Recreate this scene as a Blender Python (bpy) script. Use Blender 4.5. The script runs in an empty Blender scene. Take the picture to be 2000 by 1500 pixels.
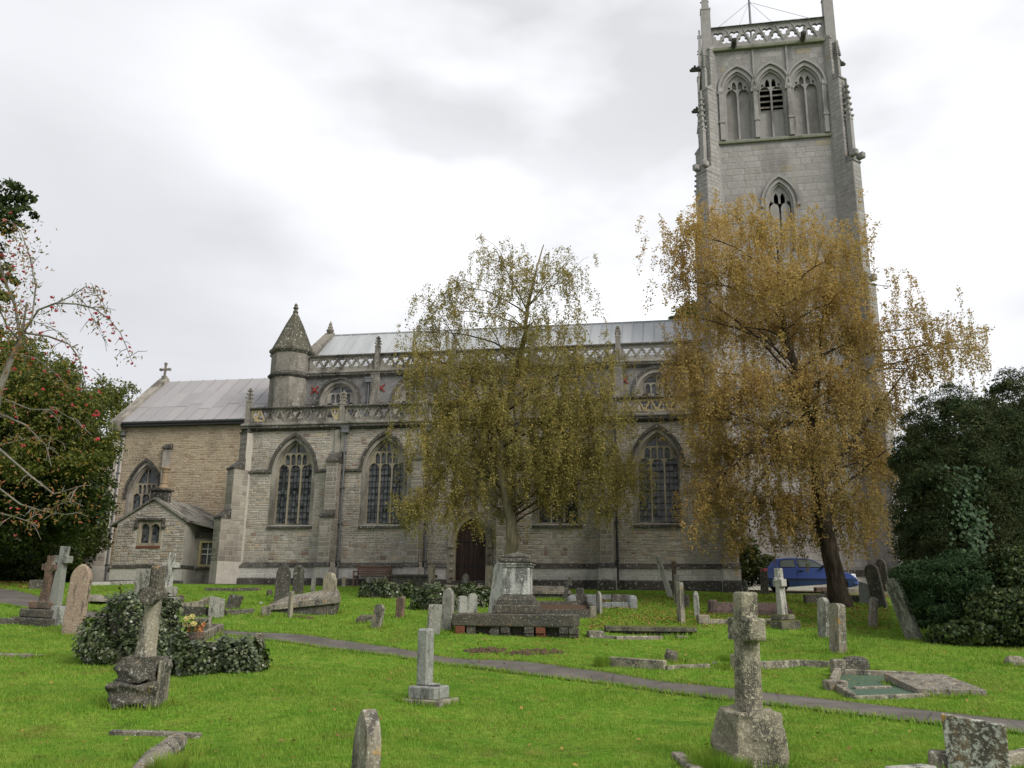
import bpy, bmesh, math, random
import numpy as np
from mathutils import Vector, Matrix
from mathutils.geometry import tessellate_polygon

random.seed(7)
S = bpy.context.scene
COL = S.collection
R = math.radians
PI = math.pi

# ------------------------------------------------------------------ camera
FPX, TILT, ROLL, EYE = 1700.0, R(14.2), 0.0115, 1.55
_X = Vector((1, 0, 0)); _F = Vector((0, math.cos(TILT), math.sin(TILT))); _U0 = Vector((0, -math.sin(TILT), math.cos(TILT)))
_R = math.cos(ROLL) * _X + math.sin(ROLL) * _U0
_U = -math.sin(ROLL) * _X + math.cos(ROLL) * _U0
cam = bpy.data.cameras.new('camera'); camo = bpy.data.objects.new('camera', cam); COL.objects.link(camo)
m3 = Matrix((_R, _U, -_F)).transposed()
camo.matrix_world = Matrix.Translation((0, 0, EYE)) @ m3.to_4x4()
cam.sensor_width = 36; cam.lens = 36 * FPX / 2000; cam.clip_start = .1; cam.clip_end = 2000
S.camera = camo

# ------------------------------------------------------------------ sky and sun
SUN_AZ, SUN_EL = R(133), R(40)          # azimuth clockwise from +y
W = bpy.data.worlds.new('World'); S.world = W; W.use_nodes = True
nt = W.node_tree; nt.nodes.clear()
def wn(t, **k):
    n = nt.nodes.new(t)
    for a, b in k.items(): setattr(n, a, b)
    return n
sky = wn('ShaderNodeTexSky', sky_type='NISHITA', sun_disc=False, sun_elevation=SUN_EL, sun_rotation=SUN_AZ)
tc = wn('ShaderNodeTexCoord')
mp = wn('ShaderNodeMapping'); mp.inputs['Scale'].default_value = (1.0, 1.0, 2.2); mp.inputs['Location'].default_value = (.35, .2, .6)
nt.links.new(tc.outputs['Generated'], mp.inputs[0])
no = wn('ShaderNodeTexNoise'); no.inputs['Scale'].default_value = 1.7; no.inputs['Detail'].default_value = 5; no.inputs['Roughness'].default_value = .48; no.inputs['Distortion'].default_value = .25
nt.links.new(mp.outputs[0], no.inputs[0])
mr = wn('ShaderNodeMapRange'); mr.inputs[1].default_value = .36; mr.inputs[2].default_value = .68; mr.inputs[3].default_value = 4.1; mr.inputs[4].default_value = 5.35
nt.links.new(no.outputs[0], mr.inputs[0])
# thinner cloud round the hidden sun: brighter there
dt = wn('ShaderNodeVectorMath', operation='DOT_PRODUCT')
GL = (math.sin(R(12)) * math.cos(R(30)), math.cos(R(12)) * math.cos(R(30)), math.sin(R(30)))
dt.inputs[1].default_value = GL
nrm = wn('ShaderNodeVectorMath', operation='NORMALIZE'); nt.links.new(tc.outputs['Generated'], nrm.inputs[0]); nt.links.new(nrm.outputs[0], dt.inputs[0])
mg = wn('ShaderNodeMapRange', interpolation_type='SMOOTHSTEP'); mg.inputs[1].default_value = .80; mg.inputs[2].default_value = 1.0; mg.inputs[3].default_value = 0; mg.inputs[4].default_value = 2.2
nt.links.new(dt.outputs['Value'], mg.inputs[0])
no2 = wn('ShaderNodeTexNoise'); no2.inputs['Scale'].default_value = 3.4; no2.inputs['Detail'].default_value = 4
nt.links.new(mp.outputs[0], no2.inputs[0])
mr2 = wn('ShaderNodeMapRange'); mr2.inputs[1].default_value = .35; mr2.inputs[2].default_value = .62; mr2.inputs[3].default_value = .15; mr2.inputs[4].default_value = 1.25
nt.links.new(no2.outputs[0], mr2.inputs[0])
mul = wn('ShaderNodeMath', operation='MULTIPLY'); nt.links.new(mg.outputs[0], mul.inputs[0]); nt.links.new(mr2.outputs[0], mul.inputs[1])
add = wn('ShaderNodeMath', operation='ADD'); nt.links.new(mr.outputs[0], add.inputs[0]); nt.links.new(mul.outputs[0], add.inputs[1])
cmb = wn('ShaderNodeVectorMath', operation='SCALE'); cmb.inputs[0].default_value = (.985, .995, 1.03); nt.links.new(add.outputs[0], cmb.inputs['Scale'])
mx = wn('ShaderNodeMix', data_type='RGBA'); mx.inputs['Factor'].default_value = .96
nt.links.new(sky.outputs[0], mx.inputs['A']); nt.links.new(cmb.outputs[0], mx.inputs['B'])
bg = wn('ShaderNodeBackground'); bg.inputs['Strength'].default_value = .1
nt.links.new(mx.outputs['Result'], bg.inputs['Color'])
wo = wn('ShaderNodeOutputWorld'); nt.links.new(bg.outputs[0], wo.inputs[0])

sun = bpy.data.lights.new('sun', 'SUN'); sun.energy = 1.9; sun.angle = R(30); sun.color = (1, .95, .86)
suno = bpy.data.objects.new('sun', sun); COL.objects.link(suno)
sd = Vector((math.sin(SUN_AZ) * math.cos(SUN_EL), math.cos(SUN_AZ) * math.cos(SUN_EL), math.sin(SUN_EL)))
suno.rotation_euler = sd.to_track_quat('Z', 'Y').to_euler(); suno.location = (60, 60, 60)

vs = S.view_settings
vs.view_transform = 'Standard'; vs.look = 'None'; vs.gamma = 1; vs.use_curve_mapping = False; vs.exposure = .82
S.cycles.max_bounces = 6; S.cycles.transparent_max_bounces = 4; S.cycles.diffuse_bounces = 3; S.cycles.use_denoising = True

# ------------------------------------------------------------------ object helpers
def tag(o, label=None, cat=None, group=None, kind=None):
    if label: o['label'] = label
    if cat: o['category'] = cat
    if group: o['group'] = group
    if kind: o['kind'] = kind
    return o
def empty(name, loc=(0, 0, 0), rz=0, parent=None):
    o = bpy.data.objects.new(name, None); COL.objects.link(o)
    o.location = loc; o.rotation_euler = (0, 0, rz); o.empty_display_size = .2
    if parent: o.parent = parent
    return o
def link_mesh(name, me, mat=None, parent=None, loc=None, rot=None):
    o = bpy.data.objects.new(name, me); COL.objects.link(o)
    if mat is not None and not me.materials: me.materials.append(mat)
    if parent: o.parent = parent
    if loc is not None: o.location = loc
    if rot is not None: o.rotation_euler = rot
    return o
class MB:
    def __init__(s): s.v = []; s.f = []
    def add(s, vs, fs, M=None):
        n = len(s.v)
        for p in vs:
            s.v.append(tuple(M @ Vector(p)) if M is not None else tuple(p))
        for f in fs: s.f.append(tuple(i + n for i in f))
        return s
    def box(s, x0, x1, y0, y1, z0, z1, M=None):
        v = [(x0, y0, z0), (x1, y0, z0), (x1, y1, z0), (x0, y1, z0), (x0, y0, z1), (x1, y0, z1), (x1, y1, z1), (x0, y1, z1)]
        return s.add(v, [(0, 3, 2, 1), (4, 5, 6, 7), (0, 1, 5, 4), (1, 2, 6, 5), (2, 3, 7, 6), (3, 0, 4, 7)], M)
    def cbox(s, x0, x1, y0, y1, z0, z1, c=.02, M=None, wob=0):
        """box with all edges chamfered (a worn block)"""
        vs = []
        for sx in (0, 1):
            for sy in (0, 1):
                for sz in (0, 1):
                    X, Y, Z = (x0, x1)[sx], (y0, y1)[sy], (z0, z1)[sz]
                    dx, dy, dz = c * (1 - 2 * sx), c * (1 - 2 * sy), c * (1 - 2 * sz)
                    w = lambda: random.uniform(-wob, wob)
                    vs += [(X, Y + dy + w(), Z + dz + w()), (X + dx + w(), Y, Z + dz + w()), (X + dx + w(), Y + dy + w(), Z)]
        bm = bmesh.new()
        for p in vs: bm.verts.new(p)
        bmesh.ops.convex_hull(bm, input=bm.verts)
        bmesh.ops.dissolve_limit(bm, angle_limit=.02, verts=bm.verts, edges=bm.edges)
        bm.verts.index_update()
        s.add([p.co[:] for p in bm.verts], [[q.index for q in f.verts] for f in bm.faces], M); bm.free()
        return s
    def plate(s, outer, holes, y0, y1, M=None):
        """polygon in (x,z) with holes, given depth along y"""
        loops = [outer] + list(holes)
        tri = tessellate_polygon([[Vector((p[0], p[1], 0)) for p in L] for L in loops])
        pts = [p for L in loops for p in L]; n = len(pts)
        v = [(p[0], y0, p[1]) for p in pts] + [(p[0], y1, p[1]) for p in pts]
        f = [tuple(t) for t in tri] + [tuple(i + n for i in reversed(t)) for t in tri]
        k = 0
        for L in loops:
            m = len(L)
            for i in range(m):
                a, b = k + i, k + (i + 1) % m
                f.append((a, b, b + n, a + n))
            k += m
        return s.add(v, f, M)
    def tube(s, pts, rad, n=6, cap=True, M=None):
        pts = [Vector(p) for p in pts]
        if not hasattr(rad, '__len__'): rad = [rad] * len(pts)
        vs = []; fs = []; prev = None
        for i, p in enumerate(pts):
            t = (pts[min(i + 1, len(pts) - 1)] - pts[max(i - 1, 0)])
            t = t.normalized() if t.length > 1e-9 else Vector((0, 0, 1))
            if prev is None:
                a = t.cross(Vector((0, 0, 1)) if abs(t.z) < .9 else Vector((1, 0, 0))).normalized()
            else:
                a = (prev - t * prev.dot(t)); a = a.normalized() if a.length > 1e-6 else t.orthogonal().normalized()
            prev = a; b = t.cross(a)
            for k in range(n):
                w = 2 * PI * k / n
                vs.append(p + (a * math.cos(w) + b * math.sin(w)) * rad[i])
        for i in range(len(pts) - 1):
            for k in range(n):
                fs.append((i * n + k, i * n + (k + 1) % n, (i + 1) * n + (k + 1) % n, (i + 1) * n + k))
        if cap: fs += [tuple(reversed(range(n))), tuple(range((len(pts) - 1) * n, len(pts) * n))]
        return s.add(vs, fs, M)
    def lathe(s, prof, n=12, M=None, ang0=0):
        """prof: (radius, z)"""
        vs = []; fs = []
        for r_, z in prof:
            for k in range(n):
                w = ang0 + 2 * PI * k / n
                vs.append((r_ * math.cos(w), r_ * math.sin(w), z))
        for i in range(len(prof) - 1):
            for k in range(n):
                fs.append((i * n + k, i * n + (k + 1) % n, (i + 1) * n + (k + 1) % n, (i + 1) * n + k))
        fs += [tuple(reversed(range(n))), tuple(range((len(prof) - 1) * n, len(prof) * n))]
        return s.add(vs, fs, M)
    def build(s, name, mat, parent=None, smooth=False, bevel=0, loc=None, rot=None):
        me = bpy.data.meshes.new(name); me.from_pydata(s.v, [], s.f); me.validate(); me.update()
        bm = bmesh.new(); bm.from_mesh(me); bmesh.ops.recalc_face_normals(bm, faces=bm.faces); bm.to_mesh(me); bm.free()
        if smooth:
            for p in me.polygons: p.use_smooth = True
        o = link_mesh(name, me, mat, parent, loc, rot)
        if bevel:
            b = o.modifiers.new('bevel', 'BEVEL'); b.width = bevel; b.segments = 2; b.limit_method = 'ANGLE'; b.angle_limit = R(40)
        return o
def np_mesh(name, verts, nper, mat, parent=None, kind=None, idx=None):
    """mesh of separate n-gons from an (N*nper,3) array"""
    verts = np.ascontiguousarray(verts, dtype=np.float32).reshape(-1, 3)
    nf = len(verts) // nper
    me = bpy.data.meshes.new(name)
    me.vertices.add(len(verts)); me.vertices.foreach_set('co', verts.ravel())
    me.loops.add(len(verts)); me.loops.foreach_set('vertex_index', np.arange(len(verts), dtype=np.int32))
    me.polygons.add(nf); me.polygons.foreach_set('loop_start', np.arange(0, len(verts), nper, dtype=np.int32))
    try: me.polygons.foreach_set('loop_total', np.full(nf, nper, dtype=np.int32))
    except Exception: pass
    me.update(calc_edges=True)
    o = link_mesh(name, me, mat, parent)
    if kind: o['kind'] = kind
    return o
RNG = np.random.default_rng(11)
def leaf_quads(c, size, nrm=None, spread=1.0, aspect=.75, jit=.45, rng=RNG):
    """rhombic leaves at centres c (N,3); nrm (N,3) optional mean normal"""
    n = len(c)
    d = rng.normal(size=(n, 3))
    if nrm is not None: d = nrm + d * spread * .6
    d /= np.linalg.norm(d, axis=1)[:, None] + 1e-9
    t = rng.normal(size=(n, 3)); t -= d * (t * d).sum(1)[:, None]; t /= np.linalg.norm(t, axis=1)[:, None] + 1e-9
    b = np.cross(d, t)
    s = (size * (1 + jit * rng.uniform(-1, 1, n)))[:, None]
    q = np.empty((n, 4, 3))
    q[:, 0] = c - t * s * .5; q[:, 1] = c + b * s * .5 * aspect - t * s * .08; q[:, 2] = c + t * s * .55; q[:, 3] = c - b * s * .5 * aspect - t * s * .08
    return q.reshape(-1, 3)

# ------------------------------------------------------------------ terrain
PZY = [-40, 0, 8, 12, 16.5, 22, 28, 33.5, 38.0, 43, 900]
PZZ = [-.6, 0, .03, .16, .375, .77, 1.22, 1.75, 2.2, 2.35, 2.38]
def g0(x, y):
    y = np.asarray(y, float)
    z = sum(np.interp(y + k, PZY, PZZ) for k in (-1.6, -.8, 0, .8, 1.6)) / 5
    return z
def gz(x, y):
    x = np.asarray(x, float); y = np.asarray(y, float)
    fade = np.clip((36.5 - y) / 6, 0, 1)
    b = .035 * np.sin(x * .9 + y * .35) + .03 * np.sin(x * .37 - y * .8 + 1.3) + .02 * np.sin(x * 1.7 + 2.1 * np.sin(y * .5)) + .018 * np.sin(y * 1.9 + x * .6)
    return g0(x, y) + b * fade * np.clip((y - 3) / 8, 0, 1)
def gzf(x, y): return float(gz(x, y))
def ray(px, py): return _F + _R * ((px - 1000) / FPX) + _U * ((750 - py) / FPX)
CAM = Vector((0, 0, EYE))
def gp(px, py):
    """point of the ground seen at a photo pixel"""
    d = ray(px, py); a = 4.0; t = a
    while t < 80:
        p = CAM + d * t
        if p.z <= gzf(p.x, p.y): break
        t += .25
    lo, hi = t - .25, t
    for _ in range(14):
        m = (lo + hi) / 2; p = CAM + d * m
        if p.z <= gzf(p.x, p.y): hi = m
        else: lo = m
    p = CAM + d * hi; p.z = gzf(p.x, p.y)
    return p
def ppm(p): return FPX / ((Vector(p) - CAM).dot(_F))     # pixels per metre at p
def at_depth(px, py, y):
    d = ray(px, py); return CAM + d * (y / d.y)
ALPHA = R(10.3); ORG = Vector((0.0954, 40, 0)); ZG = 2.3
def loc2w(u, v, z=0): return ORG + Vector((math.cos(ALPHA) * u + math.sin(ALPHA) * v, -math.sin(ALPHA) * u + math.cos(ALPHA) * v, z))
# ------------------------------------------------------------------ materials
class NT:
    def __init__(s, name):
        s.m = bpy.data.materials.new(name); s.m.use_nodes = True; s.t = s.m.node_tree
        s.b = s.t.nodes['Principled BSDF']; s.out = s.t.nodes['Material Output']
        s.co = None
    def n(s, t, **k):
        q = s.t.nodes.new(t)
        for a, b in k.items(): setattr(q, a, b)
        return q
    def l(s, a, b): s.t.links.new(a, b)
    def coords(s, kind='Object'):
        if s.co is None: s.co = s.n('ShaderNodeTexCoord')
        return s.co.outputs[kind]
    def noise(s, scale, detail=4, rough=.55, vec=None, stretch=None, dist=0):
        v = vec or s.coords()
        if stretch:
            mp = s.n('ShaderNodeMapping'); mp.inputs['Scale'].default_value = stretch; s.l(v, mp.inputs[0]); v = mp.outputs[0]
        q = s.n('ShaderNodeTexNoise'); q.inputs['Scale'].default_value = scale; q.inputs['Detail'].default_value = detail
        q.inputs['Roughness'].default_value = rough; q.inputs['Distortion'].default_value = dist
        s.l(v, q.inputs[0]); return q.outputs[0]
    def ramp(s, fac, stops, const=False):
        q = s.n('ShaderNodeValToRGB'); e = q.color_ramp.elements
        if const: q.color_ramp.interpolation = 'CONSTANT'
        while len(e) < len(stops): e.new(.5)
        for i, (p, c) in enumerate(stops):
            e[i].position = p; e[i].color = (c[0], c[1], c[2], 1) if hasattr(c, '__len__') else (c, c, c, 1)
        s.l(fac, q.inputs[0]); return q.outputs[0]
    def mix(s, fac, a, b, mode='MIX'):
        q = s.n('ShaderNodeMix', data_type='RGBA', blend_type=mode)
        for inp, v in (('Factor', fac), ('A', a), ('B', b)):
            if hasattr(v, 'is_linked') or hasattr(v, 'links'): s.l(v, q.inputs[inp])
            elif hasattr(v, '__len__'): q.inputs[inp].default_value = (*v[:3], 1)
            else: q.inputs[inp].default_value = v
        return q.outputs['Result']
    def math(s, op, a, b=None, c=None):
        q = s.n('ShaderNodeMath', operation=op)
        for i, v in enumerate((a, b, c)):
            if v is None: continue
            if hasattr(v, 'links'): s.l(v, q.inputs[i])
            else: q.inputs[i].default_value = v
        return q.outputs[0]
    def rand(s):
        """one random number per object and per loose piece"""
        oi = s.n('ShaderNodeObjectInfo'); ge = s.n('ShaderNodeNewGeometry')
        return s.math('FRACT', s.math('ADD', oi.outputs['Random'], ge.outputs['Random Per Island']))
    def isl(s): return s.n('ShaderNodeNewGeometry').outputs['Random Per Island']
    def orand(s): return s.n('ShaderNodeObjectInfo').outputs['Random']
    def bump(s, h, strength=.4, dist=.02):
        q = s.n('ShaderNodeBump'); q.inputs['Strength'].default_value = strength; q.inputs['Distance'].default_value = dist
        s.l(h, q.inputs['Height']); s.l(q.outputs[0], s.b.inputs['Normal'])
    def done(s, col, rough=.85, spec=.25):
        if hasattr(col, 'links'): s.l(col, s.b.inputs['Base Color'])
        else: s.b.inputs['Base Color'].default_value = (*col, 1)
        if hasattr(rough, 'links'): s.l(rough, s.b.inputs['Roughness'])
        else: s.b.inputs['Roughness'].default_value = rough
        s.b.inputs['Specular IOR Level'].default_value = spec
        return s.m
def stone_mat(name, base, base2, dark=(.05, .047, .042), lichen=(.42, .42, .36), dark_amt=.5, lich_amt=.4, scale=1.0, moss=0, coord='Object', orange=0, streak=True):
    k = NT(name); v = k.coords(coord)
    r_ = k.orand()
    # shift the texture space per object so that no two stones match
    sh = k.n('ShaderNodeVectorMath', operation='ADD'); cm = k.n('ShaderNodeCombineXYZ')
    m1 = k.math('MULTIPLY', r_, 37.0); k.l(m1, cm.inputs[0]); k.l(m1, cm.inputs[1]); k.l(v, sh.inputs[0]); k.l(cm.outputs[0], sh.inputs[1]); v = sh.outputs[0]
    n1 = k.noise(3.2 * scale, 6, .62, v); n2 = k.noise(18 * scale, 5, .65, v); n3 = k.noise(1.3 * scale, 5, .6, v)
    c = k.mix(k.ramp(n1, [(.33, 0), (.67, 1)]), base, base2)
    c = k.mix(k.ramp(n2, [(.3, .45), (.75, 0)]), c, tuple(x * .55 for x in base), 'MIX')
    if dark_amt:
        st = k.noise(5 * scale, 6, .66, v, stretch=(1, 1, .28)) if streak else n3
        a = 1 - dark_amt
        c = k.mix(k.ramp(st, [(.34 + .22 * a, 0), (.46 + .24 * a, .85)]), c, dark)
    if lich_amt:
        ln = k.noise(11 * scale, 8, .74, v, dist=.3)
        c = k.mix(k.ramp(ln, [(.615 - .13 * lich_amt, 0), (.66 - .12 * lich_amt, .85)]), c, lichen)
        ls = k.noise(34 * scale, 4, .7, v)
        c = k.mix(k.ramp(ls, [(.60 - .1 * lich_amt, 0), (.66 - .1 * lich_amt, .6)]), c, tuple(min(.75, x * 1.15) for x in lichen))
    if orange:
        on = k.noise(4.3 * scale, 5, .7, v)
        c = k.mix(k.ramp(on, [(.66 - .1 * orange, 0), (.72 - .1 * orange, .8)]), c, (.36, .20, .04))
    if moss:
        ge = k.n('ShaderNodeNewGeometry'); sx = k.n('ShaderNodeSeparateXYZ'); k.l(ge.outputs['Normal'], sx.inputs[0])
        mm = k.math('MULTIPLY', k.ramp(sx.outputs['Z'], [(.35, 0), (.8, 1)]), k.ramp(k.noise(6 * scale, 5, .6, v), [(.58 - .35 * moss, 0), (.66 - .3 * moss, 1)]))
        c = k.mix(mm, c, (.085, .10, .02))
    # each stone a little lighter or darker
    hs = k.n('ShaderNodeHueSaturation'); k.l(c, hs.inputs['Color']); k.l(k.math('MULTIPLY_ADD', r_, .3, .85), hs.inputs['Value'])
    k.bump(k.math('ADD', n2, k.math('MULTIPLY', n1, .7)), .8, .025)
    return k.done(hs.outputs[0], .9, .2)
M = {}
M['grey'] = stone_mat('headstone_grey', (.235, .23, .20), (.31, .30, .265), dark_amt=.42, lich_amt=.35)
M['pale'] = stone_mat('headstone_pale', (.38, .37, .33), (.46, .45, .41), dark_amt=.3, lich_amt=.3, lichen=(.6, .6, .56))
M['dark'] = stone_mat('headstone_dark', (.075, .069, .058), (.125, .115, .097), dark_amt=.65, lich_amt=.3, lichen=(.36, .35, .28))
M['buff'] = stone_mat('headstone_buff', (.29, .25, .175), (.36, .32, .24), dark_amt=.35, lich_amt=.3)
M['pink'] = stone_mat('headstone_pink', (.33, .235, .185), (.37, .28, .225), dark_amt=.15, lich_amt=.35, lichen=(.5, .46, .30))
M['redbrown'] = stone_mat('cross_redbrown', (.12, .075, .058), (.19, .125, .09), dark_amt=.5, lich_amt=.25, lichen=(.35, .3, .22), orange=.4)
M['granite_pink'] = stone_mat('granite_pink', (.17, .115, .10), (.22, .15, .135), dark_amt=.3, lich_amt=.05, scale=2)
M['granite_grey'] = stone_mat('granite_grey', (.19, .20, .205), (.25, .26, .265), dark_amt=.25, lich_amt=.15, scale=2)
M['smooth_grey'] = stone_mat('smooth_grey', (.25, .26, .24), (.30, .31, .285), dark_amt=.2, lich_amt=.15, scale=1.2)
M['lichened'] = stone_mat('lichened_granite', (.22, .195, .145), (.31, .285, .215), dark_amt=.5, lich_amt=.6, lichen=(.44, .41, .30), scale=2.4, streak=False)
M['blotchy'] = stone_mat('blotchy_slab', (.15, .12, .08), (.21, .175, .115), dark_amt=.5, lich_amt=.75, lichen=(.40, .42, .37), scale=.8, orange=.8)
M['ledger'] = stone_mat('ledger_slab', (.185, .165, .13), (.25, .22, .175), dark_amt=.3, lich_amt=.25, lichen=(.55, .56, .50), orange=.5)
M['kerb'] = stone_mat('kerb_stone', (.22, .195, .15), (.29, .26, .20), dark_amt=.45, lich_amt=.3, orange=.3)
M['rock'] = stone_mat('rock_dark', (.065, .056, .043), (.115, .10, .078), dark_amt=.6, lich_amt=.3, lichen=(.36, .36, .30), orange=.2, streak=False, scale=1.6)
M['mossy'] = stone_mat('mossy_stone', (.12, .11, .08), (.17, .155, .11), dark_amt=.5, lich_amt=.15, moss=1.0)
M['marble'] = stone_mat('monument_marble', (.34, .34, .325), (.44, .44, .42), dark=(.07, .07, .065), dark_amt=.6, lich_amt=.2, lichen=(.7, .7, .68))
M['white'] = stone_mat('white_stone', (.55, .54, .52), (.62, .61, .59), dark_amt=.3, lich_amt=.1)

def masonry_mat(name, stops, scale=1.0, grime=.5, coord='Object'):
    """one stone of a wall: colour by stone, grain inside it"""
    k = NT(name); r_ = k.rand()
    c = k.ramp(r_, stops)
    ge = k.n('ShaderNodeNewGeometry'); v = ge.outputs['Position']
    n1 = k.noise(9 * scale, 6, .65, v); n2 = k.noise(.55, 5, .62, v, stretch=(1, 1, .45)); n3 = k.noise(28, 3, .6, v)
    c = k.mix(k.ramp(n1, [(.32, .38), (.62, 0)]), c, (.17, .15, .125))
    c = k.mix(k.ramp(n3, [(.55, 0), (.8, .35)]), c, (.5, .48, .43))
    c = k.mix(k.ramp(n2, [(.60 - .2 * grime, 0), (.80 - .2 * grime, .62)]), c, (.11, .10, .09))
    k.bump(k.math('ADD', n1, n3), .6, .03)
    return k.done(c, .92, .15)
RUB = [(0, (.30, .268, .24)), (.2, (.46, .42, .375)), (.38, (.39, .345, .30)), (.52, (.54, .505, .46)), (.66, (.45, .385, .305)), (.78, (.36, .33, .315)), (.9, (.50, .405, .295)), (.965, (.33, .245, .20)), (1, (.25, .17, .14))]
M['rubble'] = masonry_mat('rubble_stone', RUB, 1, .66)
M['chancel_stone'] = masonry_mat('chancel_stone', [(0, (.34, .275, .19)), (.3, (.40, .33, .235)), (.6, (.46, .385, .285)), (.85, (.37, .31, .23)), (.95, (.28, .195, .13)), (1, (.40, .29, .18))], 1, .66)
M['plinth_stone'] = masonry_mat('plinth_stone', [(0, (.52, .50, .475)), (.5, (.62, .60, .57)), (1, (.47, .445, .42))], 1, .42)
M['ashlar'] = masonry_mat('tower_ashlar', [(0, (.27, .258, .258)), (.3, (.32, .306, .306)), (.6, (.35, .335, .332)), (.955, (.30, .285, .28)), (.975, (.30, .265, .21)), (1, (.32, .28, .21))], .6, .62)
def wallmat(name, a, b, dark, amt, scale=1.0, lich=.2):
    k = NT(name); ge = k.n('ShaderNodeNewGeometry'); v = ge.outputs['Position']
    n1 = k.noise(2.4 * scale, 6, .6, v); n2 = k.noise(14 * scale, 5, .65, v); n3 = k.noise(1.0 * scale, 6, .62, v, stretch=(1, 1, .3)); n4 = k.noise(9, 6, .75, v)
    c = k.mix(k.ramp(n1, [(.3, 0), (.7, 1)]), a, b)
    c = k.mix(k.ramp(n2, [(.35, .4), (.7, 0)]), c, tuple(x * .5 for x in a))
    c = k.mix(k.ramp(n3, [(.66 - .32 * amt, 0), (.82 - .30 * amt, .8)]), c, dark)
    c = k.mix(k.ramp(n4, [(.635 - .12 * lich, 0), (.685 - .11 * lich, .8)]), c, (.48, .47, .42))
    k.bump(k.math('ADD', n1, n2), .5, .02)
    return k.done(c, .9, .15)
M['mortar'] = wallmat('lime_mortar', (.40, .37, .33), (.50, .465, .42), (.09, .08, .07), .35)
M['mortar_chancel'] = wallmat('chancel_mortar', (.38, .305, .205), (.45, .37, .26), (.09, .08, .065), .3)
M['tower_joint'] = wallmat('tower_joint', (.25, .238, .236), (.29, .276, .274), (.12, .11, .105), .3)
M['dressed'] = wallmat('dressed_limestone', (.29, .265, .23), (.40, .37, .325), (.07, .063, .055), .66)
M['quoin'] = masonry_mat('quoin_stone', [(0, (.25, .22, .19)), (.4, (.32, .285, .245)), (.8, (.38, .345, .30)), (1, (.21, .175, .15))], 1, .75)
M['yellow_stone'] = wallmat('yellow_limestone', (.45, .36, .20), (.50, .42, .26), (.14, .12, .09), .15, lich=.1)
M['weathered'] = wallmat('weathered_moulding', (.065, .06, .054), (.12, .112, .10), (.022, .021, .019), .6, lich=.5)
M['tracery'] = wallmat('window_tracery', (.31, .27, .20), (.38, .335, .26), (.10, .09, .075), .45, lich=.1)
M['clere_render'] = wallmat('clerestory_render', (.16, .155, .155), (.235, .228, .225), (.055, .053, .05), .5, lich=.35)
M['parapet'] = wallmat('parapet_stone', (.21, .195, .17), (.32, .30, .265), (.045, .042, .036), .7, lich=.5)
M['turret'] = wallmat('turret_stone', (.19, .172, .148), (.29, .268, .235), (.045, .042, .037), .68, lich=.45)
M['turret_top'] = wallmat('turret_cone', (.075, .07, .052), (.125, .118, .09), (.03, .032, .018), .6, lich=.6)
M['tower_stone'] = wallmat('tower_dressing', (.29, .277, .272), (.36, .345, .34), (.10, .095, .09), .5, lich=.2)
M['tower_moss'] = wallmat('tower_string', (.17, .18, .13), (.23, .235, .18), (.08, .08, .06), .4, lich=.2)
M['roughcast'] = wallmat('roughcast', (.25, .238, .238), (.31, .296, .296), (.13, .12, .12), .3)
k = NT('lead_sheet'); ge = k.n('ShaderNodeNewGeometry')
n1 = k.noise(1.1, 4, .6, ge.outputs['Position']); n2 = k.noise(.5, 5, .6, ge.outputs['Position'], stretch=(3, .6, .6))
c = k.mix(k.rand(), (.29, .305, .32), (.37, .385, .40)); c = k.mix(k.ramp(n2, [(.4, 0), (.75, .5)]), c, (.46, .47, .475)); c = k.mix(k.ramp(n1, [(.55, 0), (.8, .3)]), c, (.24, .235, .23))
M['lead'] = k.done(c, .42, .5)
k = NT('slate_sheet'); ge = k.n('ShaderNodeNewGeometry')
n1 = k.noise(1.4, 4, .6, ge.outputs['Position']); c = k.mix(k.rand(), (.255, .245, .25), (.315, .30, .305)); c = k.mix(k.ramp(n1, [(.5, 0), (.8, .4)]), c, (.36, .34, .33))
M['chancel_lead'] = k.done(c, .5, .4)
k = NT('leaded_glass'); n1 = k.noise(3.0, 3, .5)
M['glass'] = k.done(k.mix(k.rand(), (.015, .018, .022), (.12, .13, .135)), k.math('MULTIPLY_ADD', k.rand(), .25, .06), .5)
M['bar'] = NT('iron_bar').done((.016, .016, .018), .6, .3)
M['iron'] = NT('cast_iron_pipe').done((.035, .037, .042), .5, .4)
k = NT('grey_pipe'); M['grey_pipe'] = k.done(k.mix(k.noise(4), (.10, .105, .115), (.16, .165, .175)), .5, .4)
k = NT('oak_plank'); n1 = k.noise(14, 5, .6, stretch=(1, 1, .06)); c = k.mix(k.ramp(n1, [(.3, 0), (.7, 1)]), (.022, .014, .012), (.055, .034, .027)); k.bump(n1, .4, .01); M['oak'] = k.done(c, .7, .2)
k = NT('bench_wood'); n1 = k.noise(16, 5, .6, stretch=(.06, 1, 1)); M['bench'] = k.done(k.mix(n1, (.11, .065, .05), (.20, .13, .10)), .75, .2)
k = NT('terracotta'); M['terracotta'] = k.done(k.mix(k.noise(12, 5), (.22, .155, .095), (.32, .245, .165)), .8, .2)
k = NT('brick'); M['brick'] = k.done(k.mix(k.noise(12, 5), (.12, .042, .026), (.19, .08, .05)), .9, .1)
k = NT('red_iron'); M['red'] = k.done(k.mix(k.noise(9), (.17, .03, .025), (.25, .05, .04)), .7, .2)
M['white_paint'] = NT('white_paint').done((.75, .74, .72), .5, .3)

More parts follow.
